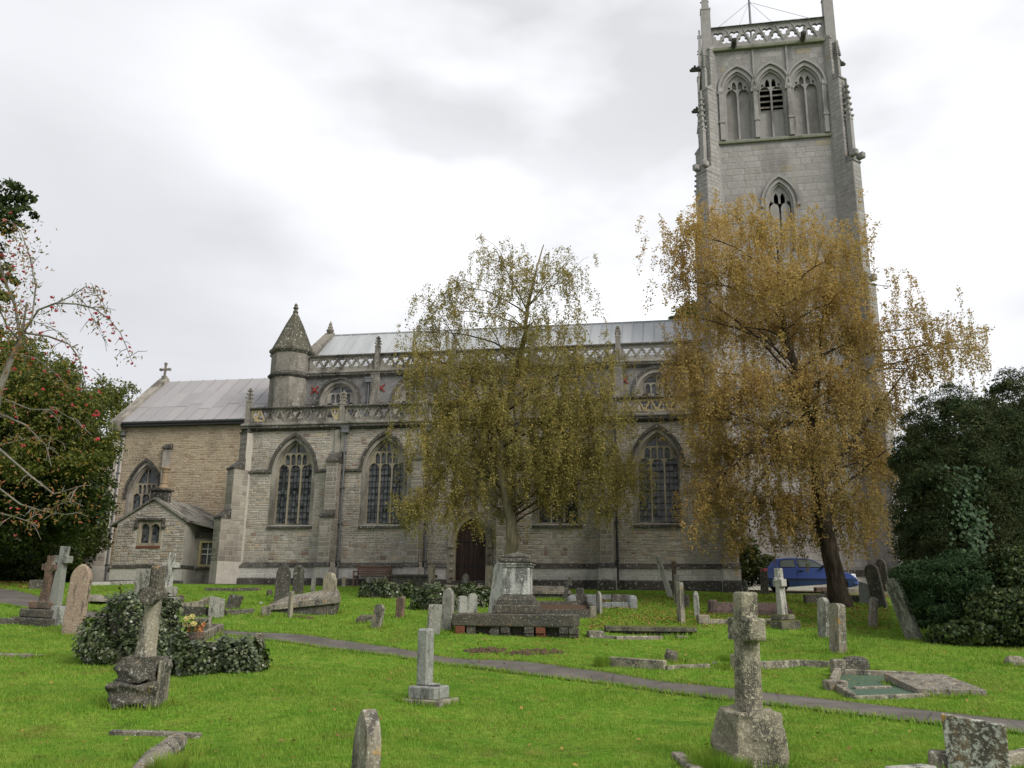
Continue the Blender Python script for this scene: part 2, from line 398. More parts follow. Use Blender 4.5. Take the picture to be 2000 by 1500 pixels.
def leaf_mat(name, stops, trans=.35, rough=.55, clump=None, clump_scale=.6, zgrad=None, spec=.25):
    k = NT(name); c = k.ramp(k.isl(), stops)
    ge = k.n('ShaderNodeNewGeometry')
    if clump:
        n1 = k.noise(clump_scale, 3, .55, ge.outputs['Position']); c = k.mix(k.ramp(n1, [(.38, 0), (.64, 1)]), c, k.mix(.65, c, clump))
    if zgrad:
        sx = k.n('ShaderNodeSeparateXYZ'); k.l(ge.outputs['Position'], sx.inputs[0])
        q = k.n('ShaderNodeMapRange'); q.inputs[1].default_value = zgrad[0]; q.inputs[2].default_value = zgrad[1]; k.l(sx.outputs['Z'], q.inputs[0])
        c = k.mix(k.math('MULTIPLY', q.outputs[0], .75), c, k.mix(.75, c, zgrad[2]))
    k.done(c, rough, spec)
    tr = k.n('ShaderNodeBsdfTranslucent'); k.l(c, tr.inputs[0]); ms = k.n('ShaderNodeMixShader'); ms.inputs[0].default_value = trans
    k.l(k.b.outputs[0], ms.inputs[1]); k.l(tr.outputs[0], ms.inputs[2]); k.l(ms.outputs[0], k.out.inputs[0])
    return k.m
M['birch_green'] = leaf_mat('birch_leaf_olive', [(0, (.22, .21, .06)), (.35, (.33, .28, .08)), (.6, (.40, .315, .09)), (.85, (.50, .40, .13)), (1, (.28, .17, .08))], .5, clump=(.22, .215, .07), clump_scale=.5)
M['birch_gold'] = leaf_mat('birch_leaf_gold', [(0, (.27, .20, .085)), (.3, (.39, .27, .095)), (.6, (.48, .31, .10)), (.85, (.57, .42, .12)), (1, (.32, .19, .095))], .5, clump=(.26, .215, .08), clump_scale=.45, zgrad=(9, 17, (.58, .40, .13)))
M['dark_leaf'] = leaf_mat('holly_leaf', [(0, (.016, .032, .008)), (.5, (.03, .052, .012)), (.9, (.055, .085, .018)), (1, (.09, .11, .025))], .2, .4, clump=(.07, .085, .018), clump_scale=.5)
M['yew_leaf'] = leaf_mat('yew_leaf', [(0, (.018, .034, .016)), (.5, (.034, .056, .024)), (.85, (.055, .074, .030)), (1, (.09, .08, .036))], .15, .8, spec=.08, clump=(.062, .068, .028), clump_scale=1.2)
M['blue_cypress'] = leaf_mat('cypress_leaf', [(0, (.016, .036, .014)), (.5, (.03, .058, .024)), (1, (.052, .08, .034))], .1, .8, spec=.08)
M['hedge_leaf'] = leaf_mat('mixed_leaf', [(0, (.05, .075, .015)), (.5, (.085, .11, .02)), (.85, (.14, .15, .025)), (1, (.22, .18, .03))], .35, .5)
M['rowan_leaf'] = leaf_mat('rowan_leaf', [(0, (.10, .13, .03)), (.5, (.20, .17, .04)), (.8, (.30, .13, .05)), (1, (.26, .09, .04))], .4)
M['ivy'] = leaf_mat('ivy_leaf', [(0, (.02, .036, .012)), (.4, (.045, .066, .022)), (.75, (.085, .11, .045)), (1, (.19, .21, .12))], .12, .35, spec=.5)
M['ivy_bright'] = leaf_mat('climbing_ivy_leaf', [(0, (.02, .045, .018)), (.6, (.035, .07, .028)), (1, (.06, .105, .04))], .15, .6)
M['bramble'] = leaf_mat('bramble_leaf', [(0, (.02, .036, .012)), (.5, (.036, .062, .018)), (1, (.085, .10, .026))], .25, .5)
M['fallen'] = leaf_mat('fallen_leaf', [(0, (.16, .085, .03)), (.5, (.24, .13, .04)), (.8, (.36, .23, .06)), (1, (.13, .07, .03))], .1, .7)
def bark(name, a, b, sc=6, st=(1, 1, .25)):
    k = NT(name); n1 = k.noise(sc, 6, .65, stretch=st); n2 = k.noise(sc * 3, 4, .6)
    c = k.mix(k.ramp(n1, [(.42, 0), (.6, 1)]), a, b); k.bump(n1, .8, .04); return k.done(c, .9, .15)
M['birch_dark_bark'] = bark('birch_bark_dark', (.022, .017, .012), (.065, .05, .036), 7)
M['birch_pale_bark'] = bark('birch_bark_pale', (.11, .095, .06), (.26, .225, .155), 3)
M['twig'] = bark('twig_bark', (.035, .024, .016), (.085, .06, .04), 5)
M['rowan_bark'] = bark('rowan_bark', (.13, .12, .10), (.24, .22, .19), 5)
k = NT('rowan_berry'); M['berry'] = k.done(k.mix(k.isl(), (.28, .012, .025), (.45, .03, .045)), .35, .5)
# ground
def grass_ground(k):
    ge = k.n('ShaderNodeNewGeometry'); v = ge.outputs['Position']
    n1 = k.noise(.55, 5, .6, v); n2 = k.noise(2.6, 5, .65, v); n3 = k.noise(13, 4, .7, v)
    c = k.mix(k.ramp(n1, [(.35, 0), (.65, 1)]), GR_A, GR_B)
    c = k.mix(k.ramp(n2, [(.42, 0), (.68, .8)]), c, GR_C)
    c = k.mix(k.ramp(k.noise(.8, 5, .7, v), [(.56, 0), (.70, .65)]), c, (.20, .185, .04))
    c = k.mix(k.ramp(k.noise(1.9, 5, .7, v), [(.60, 0), (.70, .6)]), c, (.045, .10, .012))
    c = k.mix(k.ramp(k.noise(3.3, 6, .75, v), [(.585, 0), (.67, .6)]), c, (.19, .15, .065))
    return c, v, n3
GR_A, GR_B, GR_C = (.090, .235, .018), (.160, .325, .028), (.285, .375, .060)
k = NT('lawn'); c, v, n3 = grass_ground(k); c = k.mix(k.ramp(n3, [(.3, .75), (.7, 0)]), c, (.04, .055, .01))
c = k.mix(k.ramp(k.noise(4.5, 6, .72, v), [(.67, 0), (.74, .75)]), c, (.10, .07, .04))
k.bump(n3, .9, .06); M['lawn'] = k.done(c, .95, .05)
k = NT('grass_blade'); c, v, n3 = grass_ground(k)
c = k.mix(k.math('MULTIPLY', k.isl(), .5), c, (.30, .36, .06)); k.done(c, .6, .2)
tr = k.n('ShaderNodeBsdfTranslucent'); k.l(c, tr.inputs[0]); ms = k.n('ShaderNodeMixShader'); ms.inputs[0].default_value = .4
k.l(k.b.outputs[0], ms.inputs[1]); k.l(tr.outputs[0], ms.inputs[2]); k.l(ms.outputs[0], k.out.inputs[0]); M['blade'] = k.m
k = NT('asphalt_path'); ge = k.n('ShaderNodeNewGeometry'); v = ge.outputs['Position']
n1 = k.noise(1.2, 5, .6, v); n2 = k.noise(60, 3, .7, v)
c = k.mix(k.ramp(n1, [(.35, 0), (.62, 1)]), (.07, .062, .056), (.135, .122, .108))
n5 = k.noise(3.5, 6, .75, v); c = k.mix(k.ramp(n5, [(.58, 0), (.68, .7)]), c, (.055, .06, .03))
vo = k.n('ShaderNodeTexVoronoi', feature='DISTANCE_TO_EDGE'); vo.inputs['Scale'].default_value = .7; k.l(v, vo.inputs['Vector']); c = k.mix(k.ramp(vo.outputs['Distance'], [(.0, .7), (.012, 0)]), c, (.03, .028, .025)); c = k.mix(k.ramp(n2, [(.45, 0), (.75, .35)]), c, (.22, .205, .185)); k.bump(n2, .5, .01); M['path'] = k.done(c, .85, .2)
k = NT('bare_soil'); n1 = k.noise(6, 5, .7); k.bump(n1, 1, .05); M['soil'] = k.done(k.mix(n1, (.055, .036, .024), (.13, .09, .062)), .95, .1)
k = NT('gravel_strip'); ge = k.n('ShaderNodeNewGeometry'); n1 = k.noise(20, 4, .7, ge.outputs['Position']); n2 = k.noise(1.5, 4, .6, ge.outputs['Position']); k.bump(n1, .8, .03); M['gravel'] = k.done(k.mix(k.mix(.5, n1, n2), (.10, .085, .06), (.22, .19, .14)), .95, .1)
k = NT('green_chippings'); n1 = k.noise(45, 3, .7); M['chips'] = k.done(k.mix(k.ramp(n1, [(.35, 0), (.65, 1)]), (.05, .08, .055), (.11, .16, .12)), .95, .05)
k = NT('car_paint'); M['carblue'] = k.done((.05, .085, .29), .22, .6); k.b.inputs['Coat Weight'].default_value = .5
k = NT('car_glass'); M['carglass'] = k.done((.13, .15, .15), .08, .6)
M['rubber'] = NT('tyre_rubber').done((.012, .012, .012), .8, .2)
M['plastic'] = NT('black_plastic').done((.015, .015, .017), .55, .3)
M['rim'] = NT('wheel_rim').done((.30, .31, .32), .4, .5)
M['redlens'] = NT('red_lens').done((.35, .012, .012), .2, .6)
M['clearlens'] = NT('clear_lens').done((.72, .74, .76), .12, .7)
k = NT('flower_petal'); M['petal_y'] = k.done((.58, .52, .22), .6, .2)
k = NT('flower_petal_orange'); M['petal_o'] = k.done((.58, .29, .13), .6, .2)
M['stem'] = NT('flower_stem').done((.06, .12, .03), .6, .2)
# ------------------------------------------------------------------ ground, path, grass
def axis(spec):
    out = []
    for a, b, s in spec: out += list(np.arange(a, b, s))
    return np.array(out + [spec[-1][1]])
gx = axis([(-700, -100, 60), (-100, -40, 10), (-40, -22, 1.5), (-22, 22, .45), (22, 40, 1.5), (40, 100, 10), (100, 700, 60)])
gy = axis([(-60, 2, 8), (2, 5, 1), (5, 40, .45), (40, 60, 2), (60, 120, 10), (120, 900, 78)])
XX, YY = np.meshgrid(gx, gy); ZZ = gz(XX, YY)
nx_, ny_ = len(gx), len(gy)
vv = np.stack([XX, YY, ZZ], -1).reshape(-1, 3)
ii = np.arange(nx_ * ny_).reshape(ny_, nx_)
qf = np.stack([ii[:-1, :-1], ii[:-1, 1:], ii[1:, 1:], ii[1:, :-1]], -1).reshape(-1, 4)
me = bpy.data.meshes.new('lawn'); me.from_pydata(vv.tolist(), [], qf.tolist()); me.update()
for p in me.polygons: p.use_smooth = True
tag(link_mesh('lawn', me, M['lawn']), kind='structure')
PT = [(-60, 1148), (0, 1150), (40, 1155), (100, 1176), (200, 1197), (310, 1214), (400, 1227), (500, 1237), (600, 1242), (700, 1256), (800, 1271), (1000, 1292), (1200, 1317), (1300, 1334), (1500, 1355), (1700, 1378), (1900, 1400), (2100, 1421)]
PB = [(-60, 1175), (0, 1181), (40, 1187), (100, 1200), (200, 1214), (310, 1227), (400, 1239), (500, 1250), (600, 1261), (700, 1275), (800, 1288), (1000, 1316), (1200, 1339), (1300, 1354), (1500, 1378), (1700, 1402), (1900, 1425), (2100, 1448)]
def strip(name, top, bot, mat, lift, nseg=10, nw=6):
    tp = [gp(*p) for p in top]; bp = [gp(*p) for p in bot]; V = []; F_ = []
    n = (len(tp) - 1) * nseg
    for i in range(n + 1):
        k_ = min(i // nseg, len(tp) - 2); f = (i - k_ * nseg) / nseg
        a = tp[k_].lerp(tp[k_ + 1], f); b = bp[k_].lerp(bp[k_ + 1], f)
        for j in range(nw + 1):
            q = a.lerp(b, j / nw)
            if j in (0, nw): q += Vector((random.uniform(-.055, .055), random.uniform(-.055, .055), 0))
            V.append((q.x, q.y, gzf(q.x, q.y) + lift))
    for i in range(n):
        for j in range(nw): F_.append((i * (nw + 1) + j, (i + 1) * (nw + 1) + j, (i + 1) * (nw + 1) + j + 1, i * (nw + 1) + j + 1))
    me = bpy.data.meshes.new(name); me.from_pydata(V, [], F_); me.update()
    for p in me.polygons: p.use_smooth = True
    return tag(link_mesh(name, me, mat), kind='structure'), tp, bp
_, ptw, pbw = strip('path', PT, PB, M['path'], .022)
# gravel at the foot of the church wall
V = []; F_ = []
for i in range(61):
    u = -15.2 + 13.5 * i / 60
    for j in range(4):
        w = loc2w(u, -1.35 + .4 * j + (.12 * math.sin(u * 2.1) if j == 0 else 0)); V.append((w.x, w.y, gzf(w.x, w.y) + .015))
for i in range(60):
    for j in range(3): F_.append((i * 4 + j, (i + 1) * 4 + j, (i + 1) * 4 + j + 1, i * 4 + j + 1))
me = bpy.data.meshes.new('gravel_margin'); me.from_pydata(V, [], F_); tag(link_mesh('gravel_margin', me, M['gravel']), kind='structure')
# drive where the car stands
V = []; F_ = []
for i in range(31):
    u = 10.2 + 14 * i / 30
    for j in range(12):
        w = loc2w(u, -.95 + .5 * j); V.append((w.x, w.y, gzf(w.x, w.y) + .018))
for i in range(30):
    for j in range(11): F_.append((i * 12 + j, (i + 1) * 12 + j, (i + 1) * 12 + j + 1, i * 12 + j + 1))
me = bpy.data.meshes.new('drive'); me.from_pydata(V, [], F_); tag(link_mesh('drive', me, M['gravel']), kind='structure')
# leaf litter under the trees beyond the path
def litter(name, px0, px1, py0, py1, n, size=.07):
    a = [gp(px0, py1), gp(px1, py1), gp(px0, py0), gp(px1, py0)]
    f, g = RNG.random(n), RNG.random(n)
    P_ = np.array([[*q] for q in a])
    c = (P_[0] * (1 - f)[:, None] + P_[1] * f[:, None]) * (1 - g)[:, None] + (P_[2] * (1 - f)[:, None] + P_[3] * f[:, None]) * g[:, None]
    c[:, 2] = gz(c[:, 0], c[:, 1]) + .035
    up = np.tile([0, 0, 1.0], (n, 1))
    tag(np_mesh(name, leaf_quads(c, size, up, .5), 4, M['fallen'], kind='stuff'), 'fallen brown leaves lying on the grass')
litter('leaf_litter', -60, 115, 1122, 1150, 6000, .10)
litter('fallen_leaves', 1150, 1740, 1162, 1230, 12000, .055)
litter('fallen_leaves', 830, 1400, 1180, 1300, 500, .055)
litter('fallen_leaves', -20, 1990, 1250, 1498, 520, .05)
# grass blades, denser and finer close by
def path_mask(x, y):
    m = np.zeros(len(x), bool)
    for i in range(len(ptw) - 1):
        q = [ptw[i], ptw[i + 1], pbw[i + 1], pbw[i]]
        ins = np.zeros(len(x), bool)
        for k_ in range(4):
            x1, y1, x2, y2 = q[k_].x, q[k_].y, q[k_ - 1].x, q[k_ - 1].y
            cond = ((y1 > y) != (y2 > y)) & (x < (x2 - x1) * (y - y1) / (y2 - y1 + 1e-9) + x1)
            ins ^= cond
        m |= ins
    return m
def grass(d0, d1, dens, h, w):
    n = int((d1 - d0) * (d1 + d0) * .63 * dens)
    y = np.sqrt(RNG.uniform(d0 ** 2, d1 ** 2, n)); x = RNG.uniform(-.64, .64, n) * y
    k_ = ~path_mask(x, y)
    cl = np.sin(x * 1.9 + 1.7 * np.sin(y * 1.3)) * np.sin(y * 2.3 + 1.1 * np.sin(x * .8)) ; k_ &= RNG.random(n) < (.72 + .28 * cl)
    x, y = x[k_], y[k_]; n = len(x); z = gz(x, y)
    c = np.stack([x, y, z - .005], -1); a = RNG.uniform(0, 2 * PI, n)
    hh = h * RNG.uniform(.45, 1.25, n) * (1 + .35 * np.sin(x * 1.3 + y * .7) * np.sin(y * 1.7)); ww = w * RNG.uniform(.7, 1.3, n)
    b = np.stack([np.cos(a), np.sin(a), 0 * a], -1) * ww[:, None] * .5
    ln = np.stack([np.cos(a + 1.3), np.sin(a + 1.3), 0 * a], -1) * (hh * RNG.uniform(.1, .9, n))[:, None]
    tip = c + ln; tip[:, 2] += hh
    return np.stack([c - b, c + b, tip], 1).reshape(-1, 3)
def edge_grass():
    out = []
    for E in (ptw, pbw):
        for i in range(len(E) - 1):
            L = (E[i + 1] - E[i]).length; n = int(L * 260); f = RNG.random(n)
            x = E[i].x + (E[i + 1].x - E[i].x) * f + RNG.normal(0, .05, n); y = E[i].y + (E[i + 1].y - E[i].y) * f + RNG.normal(0, .05, n)
            c = np.stack([x, y, gz(x, y) + .005], -1); a = RNG.uniform(0, 2 * PI, n); h = RNG.uniform(.03, .09, n)
            b = np.stack([np.cos(a), np.sin(a), 0 * a], -1) * .009; t = c + np.stack([np.cos(a + 1.4), np.sin(a + 1.4), 0 * a], -1) * (h * .7)[:, None]; t[:, 2] += h
            out.append(np.stack([c - b, c + b, t], 1).reshape(-1, 3))
    return np.concatenate(out)
gv = np.concatenate([edge_grass(), grass(7.2, 10.5, 3000, .042, .009), grass(10.5, 15, 1500, .044, .013), grass(15, 22, 650, .048, .02), grass(22, 37.5, 170, .06, .036)])
tag(np_mesh('grass', gv, 3, M['blade'], kind='stuff'), 'short bright green lawn grass between the graves')
def tuft(name, px, py, r_, h, n, label, mat='blade'):
    p = gp(px, py); a = RNG.uniform(0, 2 * PI, n); q = r_ * np.sqrt(RNG.random(n))
    c = np.stack([p.x + q * np.cos(a), p.y + q * np.sin(a), np.zeros(n)], -1); c[:, 2] = gz(c[:, 0], c[:, 1])
    t = c + np.stack([np.cos(a), np.sin(a), 0 * a], -1) * (RNG.uniform(0, .5, n) * h)[:, None]; t[:, 2] += h * RNG.uniform(.5, 1.1, n)
    b = np.stack([-np.sin(a), np.cos(a), 0 * a], -1) * .006
    o = np_mesh(name, np.stack([c - b, c + b, t], 1).reshape(-1, 3), 3, M[mat], kind='stuff'); o['label'] = label
tuft('grass_tuft', 327, 1520, .14, .20, 900, 'taller dark grass tuft growing against the rounded stone')
tuft('grass_tuft', 1405, 1500, .30, .16, 1800, 'long grass growing round the foot of the rough cross base')
tuft('grass_tuft', 1176, 1302, .13, .22, 700, 'dark tuft of grass at the end of a low kerb')
tuft('grass_tuft', 1418, 1292, .18, .18, 600, 'grass growing up behind the tall granite cross')
# ------------------------------------------------------------------ church (local axes: x along the wall, y into the building)
CH = empty('church', ORG, -ALPHA)
tag(CH, 'long grey and buff stone parish church with lead roofs and pierced parapets', 'church')
def arch(cx, w, z0, sp, ap, n=10, drop=0.0):
    """pointed opening, listed from lower left up over the point and down; ap may be given as apex height"""
    a = w / 2; h = ap - sp
    if h <= a * 1.02:      # four-centred / depressed arch: blend
        pts = [(cx - a, z0)]
        for i in range(n + 1):
            t = i / n * PI / 2; pts.append((cx - a * math.cos(t) ** .92, sp + h * math.sin(t) ** 1.0 * (1 - .10 * math.sin(2 * t)) ))
        rr = [(2 * cx - x, z) for x, z in reversed(pts[:-1])]
        return pts + rr
    Rr = (a * a + h * h) / (2 * a); th = math.asin(min(1, h / Rr))
    pts = [(cx - a, z0)]
    for i in range(n + 1):
        t = th * i / n; pts.append((cx - a + Rr - Rr * math.cos(t), sp + Rr * math.sin(t)))
    rr = [(2 * cx - x, z) for x, z in reversed(pts[:-1])]
    return pts + rr
def arch_only(cx, w, sp, ap, n=10): return arch(cx, w, sp, sp, ap, n)[1:-1]
def half_at(w, sp, ap, z):
    a = w / 2
    if z <= sp: return a
    h = ap - sp
    Rr = (a * a + h * h) / (2 * a); q = Rr * Rr - (z - sp) ** 2
    return max(0, math.sqrt(max(q, 0)) - (Rr - a))
def ring(mb, cx, w, z0, sp, ap, t, y0, y1, n=12, close_foot=False):
    """band of width t round an arch (outside the opening)"""
    o = arch(cx, w + 2 * t, z0, sp, ap + t * 1.25, n); i = arch(cx, w, z0, sp, ap, n)
    mb.plate(o + list(reversed(i)), [], y0, y1)
def band(mb, outer, inner, y0, y1):
    mb.plate(outer + list(reversed(inner)), [], y0, y1)

def quarry_glass(name, poly_cx, w, z0, z1, v, parent, cols, rows, tilt=.03):
    """small glass quarries, each leaning a little its own way"""
    mb = MB(); cw = w / cols; rh = (z1 - z0) / rows
    for i in range(cols):
        for j in range(rows):
            x0 = poly_cx - w / 2 + i * cw; zz = z0 + j * rh; a, b = random.uniform(-tilt, tilt), random.uniform(-tilt, tilt)
            mb.add([(x0, v - a * cw - b * rh, zz), (x0 + cw, v + a * cw - b * rh, zz), (x0 + cw, v + a * cw + b * rh, zz + rh), (x0, v - a * cw + b * rh, zz + rh)], [(0, 1, 2, 3)])
    return mb.build(name, M['glass'], parent)

def gothic_window(cx, w, sill, sp, ap, v, parent, lights=3, light_sp=None, hood=True, sillbar=True, frame=None, bars=True, hood_foot=None, upper=True, tag_name='window'):
    """stone window set in a wall whose face is y=v: moulded jamb, tracery, panes, glazing bars, hood mould"""
    fm = frame or M['tracery']
    win = MB()
    ring(win, cx, w, sill, sp, ap, .16, v - .02, v + .20)
    ring(win, cx, w - .14, sill, sp, ap - .09, .07, v + .12, v + .42)
    wo = win.build(tag_name, M['dressed'], parent)
    iw = w - .14; iap = ap - .09
    lw = iw / lights - .07
    lsp = light_sp if light_sp else sp + .18
    holes = []; panes = []
    for k_ in range(lights):
        x = cx - iw / 2 + iw / lights * (k_ + .5)
        la = lsp + lw * .62
        hh = half_at(iw, sp, iap, la)
        holes.append(arch(x, lw, sill + .05, lsp, la, 6)); panes.append((x, lw, sill + .02, la))
    if upper:
        z1 = lsp + lw * .62 + .10
        n2 = lights * 2; sw = iw / n2
        for k_ in range(n2):
            x = cx - iw / 2 + sw * (k_ + .5)
            ww = sw - .055
            # height left under the arch at the outer edge of this slot
            far = abs(x - cx) + ww / 2
            zt = z1
            while half_at(iw, sp, iap, zt + .02) > far + .05 and zt < z1 + 1.5: zt += .02
            z0 = z1 - (.0 if k_ % 2 else 0)
            # the foot follows the light head below
            xi = cx - iw / 2 + iw / lights * (int(k_ / 2) + .5); off = abs(x - xi) / (lw / 2)
            z0 = lsp + lw * .62 * max(0, 1 - off ** 1.6) + .10
            cap_ = min(zt, z1 + .40)
            if cap_ - z0 > .16:
                holes.append(arch(x, ww, z0, cap_ - ww * .8, cap_, 4))
        zt = z1 + .46; top = iap - .10
        if top - zt > .15:
            zz_ = [zt + (top - zt) * i / 5 for i in range(6)]
            for s_ in (-1, 1):
                hp = [(cx + s_ * .03, zt)] + [(cx + s_ * max(.035, half_at(iw, sp, iap, q) - .06), q) for q in zz_] + [(cx + s_ * .03, top)]
                if half_at(iw, sp, iap, zt) - .06 > .08: holes.append(hp if s_ > 0 else hp)
    tr = MB(); tr.plate(arch(cx, iw, sill, sp, iap, 14), holes, v + .20, v + .33)
    tr.build('tracery', fm, wo)
    for (x, l_, z0, z1) in panes:
        quarry_glass('pane', x, l_ + .06, z0, z1 + .05, v + .30, wo, 3 if lights < 4 else 2, max(6, int((z1 - z0) / .14)))
    if upper:
        g = MB()
        for q in range(6):
            for p_ in range(4):
                x0 = cx - iw / 2 + iw / 6 * q; zz = lsp + lw * .5 + (iap - lsp - lw * .5) / 4 * p_; dz = (iap - lsp - lw * .5) / 4
                far = max(abs(x0 - cx), abs(x0 + iw / 6 - cx))
                a = random.uniform(-.012, .012)
                g.add([(x0, v + .31 + a, zz), (x0 + iw / 6, v + .31 - a, zz), (x0 + iw / 6, v + .31 - a, zz + dz), (x0, v + .31 + a, zz + dz)], [(0, 1, 2, 3)])
        g.build('tracery_pane', M['glass'], wo)
    if bars:
        b = MB()
        for (x, l_, z0, z1) in panes:
            for c_ in (-1, 1): b.box(x + c_ * l_ / 6 - .008, x + c_ * l_ / 6 + .008, v + .255, v + .275, z0, z1 - .05 - .05 * abs(c_))
            zz = z0 + .27
            while zz < z1 - .1:
                b.box(x - l_ / 2 - .01, x + l_ / 2 + .01, v + .25, v + .275, zz, zz + .024); zz += .29
        b.build('glazing_bar', M['bar'], wo)
    if hood:
        h = MB(); ft = hood_foot if hood_foot is not None else sp
        o = arch(cx, w + .32 + .26, ft, sp, ap + .37, 14)[0 if ft < sp else 0:]
        i_ = arch(cx, w + .32, ft, sp, ap + .20, 14)
        band(h, o, i_, v - .13, v + .01)
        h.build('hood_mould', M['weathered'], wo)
    if sillbar:
        s_ = MB(); s_.add([(cx - w / 2 - .18, v - .10, sill - .2), (cx + w / 2 + .18, v - .10, sill - .2), (cx + w / 2 + .18, v + .3, sill - .2), (cx - w / 2 - .18, v + .3, sill - .2),
                            (cx - w / 2 - .18, v - .10, sill - .12), (cx + w / 2 + .18, v - .10, sill - .12), (cx + w / 2 + .18, v + .3, sill + .06), (cx - w / 2 - .18, v + .3, sill + .06)],
                           [(0, 3, 2, 1), (4, 5, 6, 7), (0, 1, 5, 4), (1, 2, 6, 5), (2, 3, 7, 6), (3, 0, 4, 7)])
        s_.build('sill', M['weathered'], wo)
    return wo

# --- rubble walling: every stone a worn block standing a little proud of the mortar
CUBE = MB().cbox(-.5, .5, -.5, .5, -.5, .5, .09)
def inside(poly, x, z):
    c = False; n = len(poly)
    for i in range(n):
        (x1, z1), (x2, z2) = poly[i], poly[i - 1]
        if (z1 > z) != (z2 > z) and x < (x2 - x1) * (z - z1) / (z2 - z1) + x1: c = not c
    return c
def stonework(parent, x0, x1, z0, z1, v, mat, blocks, hmin, hmax, lmin, lmax, region=None, nparts=0, pname='stone', gap=.018, proud=(.012, .035), prefer=None, axis='x', wob=.012, broken=False):
    """courses of stones on the face y=v (axis 'x') between x0..x1; blocks = polygons kept clear"""
    rects = []
    z = z0
    bxs = [(min(p[0] for p in b), max(p[0] for p in b), min(p[1] for p in b), max(p[1] for p in b), b) for b in blocks]
    def clear(a, b, c, d):
        for (bx0, bx1, bz0, bz1, poly) in bxs:
            if b < bx0 or a > bx1 or d < bz0 or c > bz1: continue
            for fx in (0, .33, .67, 1):
                for fz in (0, .5, 1):
                    if inside(poly, a + (b - a) * fx, c + (d - c) * fz): return False
        return True
    courses = []
    if broken:
        zb = z0
        while zb < z1 - .05:
            bh = min(random.uniform(.36, .62), z1 - zb)
            if z1 - zb - bh < .2: bh = z1 - zb
            xb = x0
            while xb < x1 - .02:
                bl = min(random.uniform(.7, 1.7), x1 - xb)
                if x1 - xb - bl < .4: bl = x1 - xb
                n_ = max(2, round(bh / random.uniform(hmin, hmax))); cut = sorted([0, bh] + [bh * (i + random.uniform(-.28, .28)) / n_ for i in range(1, n_)])
                for i in range(n_): courses.append((zb + cut[i], cut[i + 1] - cut[i], xb, xb + bl))
                xb += bl
            zb += bh
    else:
        while z < z1 - hmin * .6:
            h = random.uniform(hmin, hmax); h = min(h, z1 - z); courses.append((z, h, x0, x1)); z += h
    X1 = x1
    for (z, h, x, x1) in courses:
        while x < x1 - .05:
            l_ = random.uniform(lmin, lmax); l_ = min(l_, x1 - x)
            if x1 - x - l_ < lmin * .5: l_ = x1 - x
            a, b, c, d = x + gap / 2, x + l_ - gap / 2, z + gap / 2, z + h - gap / 2
            parts_ = [(a, b, c, d)]
            if h > hmin * 1.5 and l_ < lmax * .8 and random.random() < .25:      # two thin ones in place of one
                m = c + (d - c) * random.uniform(.4, .6); parts_ = [(a, b, c, m - gap / 2), (a, b, m + gap / 2, d)]
            for q in parts_:
                if (region is None or region((q[0] + q[1]) / 2, (q[2] + q[3]) / 2, q)):
                    if clear(*q): rects.append(q)
                    else:
                        w3 = (q[1] - q[0]) / 3
                        for k_ in range(3):
                            qq = (q[0] + w3 * k_, q[0] + w3 * (k_ + 1), q[2], q[3])
                            if clear(*qq): rects.append(qq)
            x += l_
    key = (lambda q: (q[1] - q[0]) * (q[3] - q[2]) * (prefer((q[0] + q[1]) / 2, (q[2] + q[3]) / 2) if prefer else 1))
    rects.sort(key=key, reverse=True)
    me = None
    mb = MB()
    for i, q in enumerate(rects):
        pr = random.uniform(*proud); cx, cz = (q[0] + q[1]) / 2, (q[2] + q[3]) / 2; sx, sz = q[1] - q[0], q[3] - q[2]
        dep = .10
        if i < nparts:
            if me is None:
                me = bpy.data.meshes.new(pname); me.from_pydata(CUBE.v, [], CUBE.f); me.update(); me.materials.append(mat)
            o = bpy.data.objects.new(pname, me); COL.objects.link(o); o.parent = parent
            if axis == 'x': o.location = (cx, v - pr + dep / 2, cz); o.scale = (sx, dep, sz)
            else: o.location = (v - pr + dep / 2, cx, cz); o.scale = (dep, sx, sz)
            o.rotation_euler = (0, random.uniform(-.012, .012), 0)
        else:
            y = v - pr; c = min(.022, sz * .22); w = lambda: random.uniform(-wob, wob)
            a0, a1, c0, c1 = q
            pts = [(a0 + w() * .5, v + .01, c0 + w() * .5), (a1 + w() * .5, v + .01, c0 + w() * .5), (a1 + w() * .5, v + .01, c1 + w() * .5), (a0 + w() * .5, v + .01, c1 + w() * .5)]
            pts += [(a0 + c + w(), y, c0 + c + w() * .6), (a1 - c + w(), y + w() * .4, c0 + c + w() * .6), (a1 - c + w(), y, c1 - c + w() * .6), (a0 + c + w(), y + w() * .4, c1 - c + w() * .6)]
            if axis != 'x': pts = [(p[1], p[0], p[2]) for p in pts]
            mb.add(pts, [(4, 5, 6, 7), (0, 1, 5, 4), (1, 2, 6, 5), (2, 3, 7, 6), (3, 0, 4, 7)])
    if mb.v:
        o = mb.build(pname + 'work', mat, parent); o['kind'] = 'stuff'
    return len(rects)

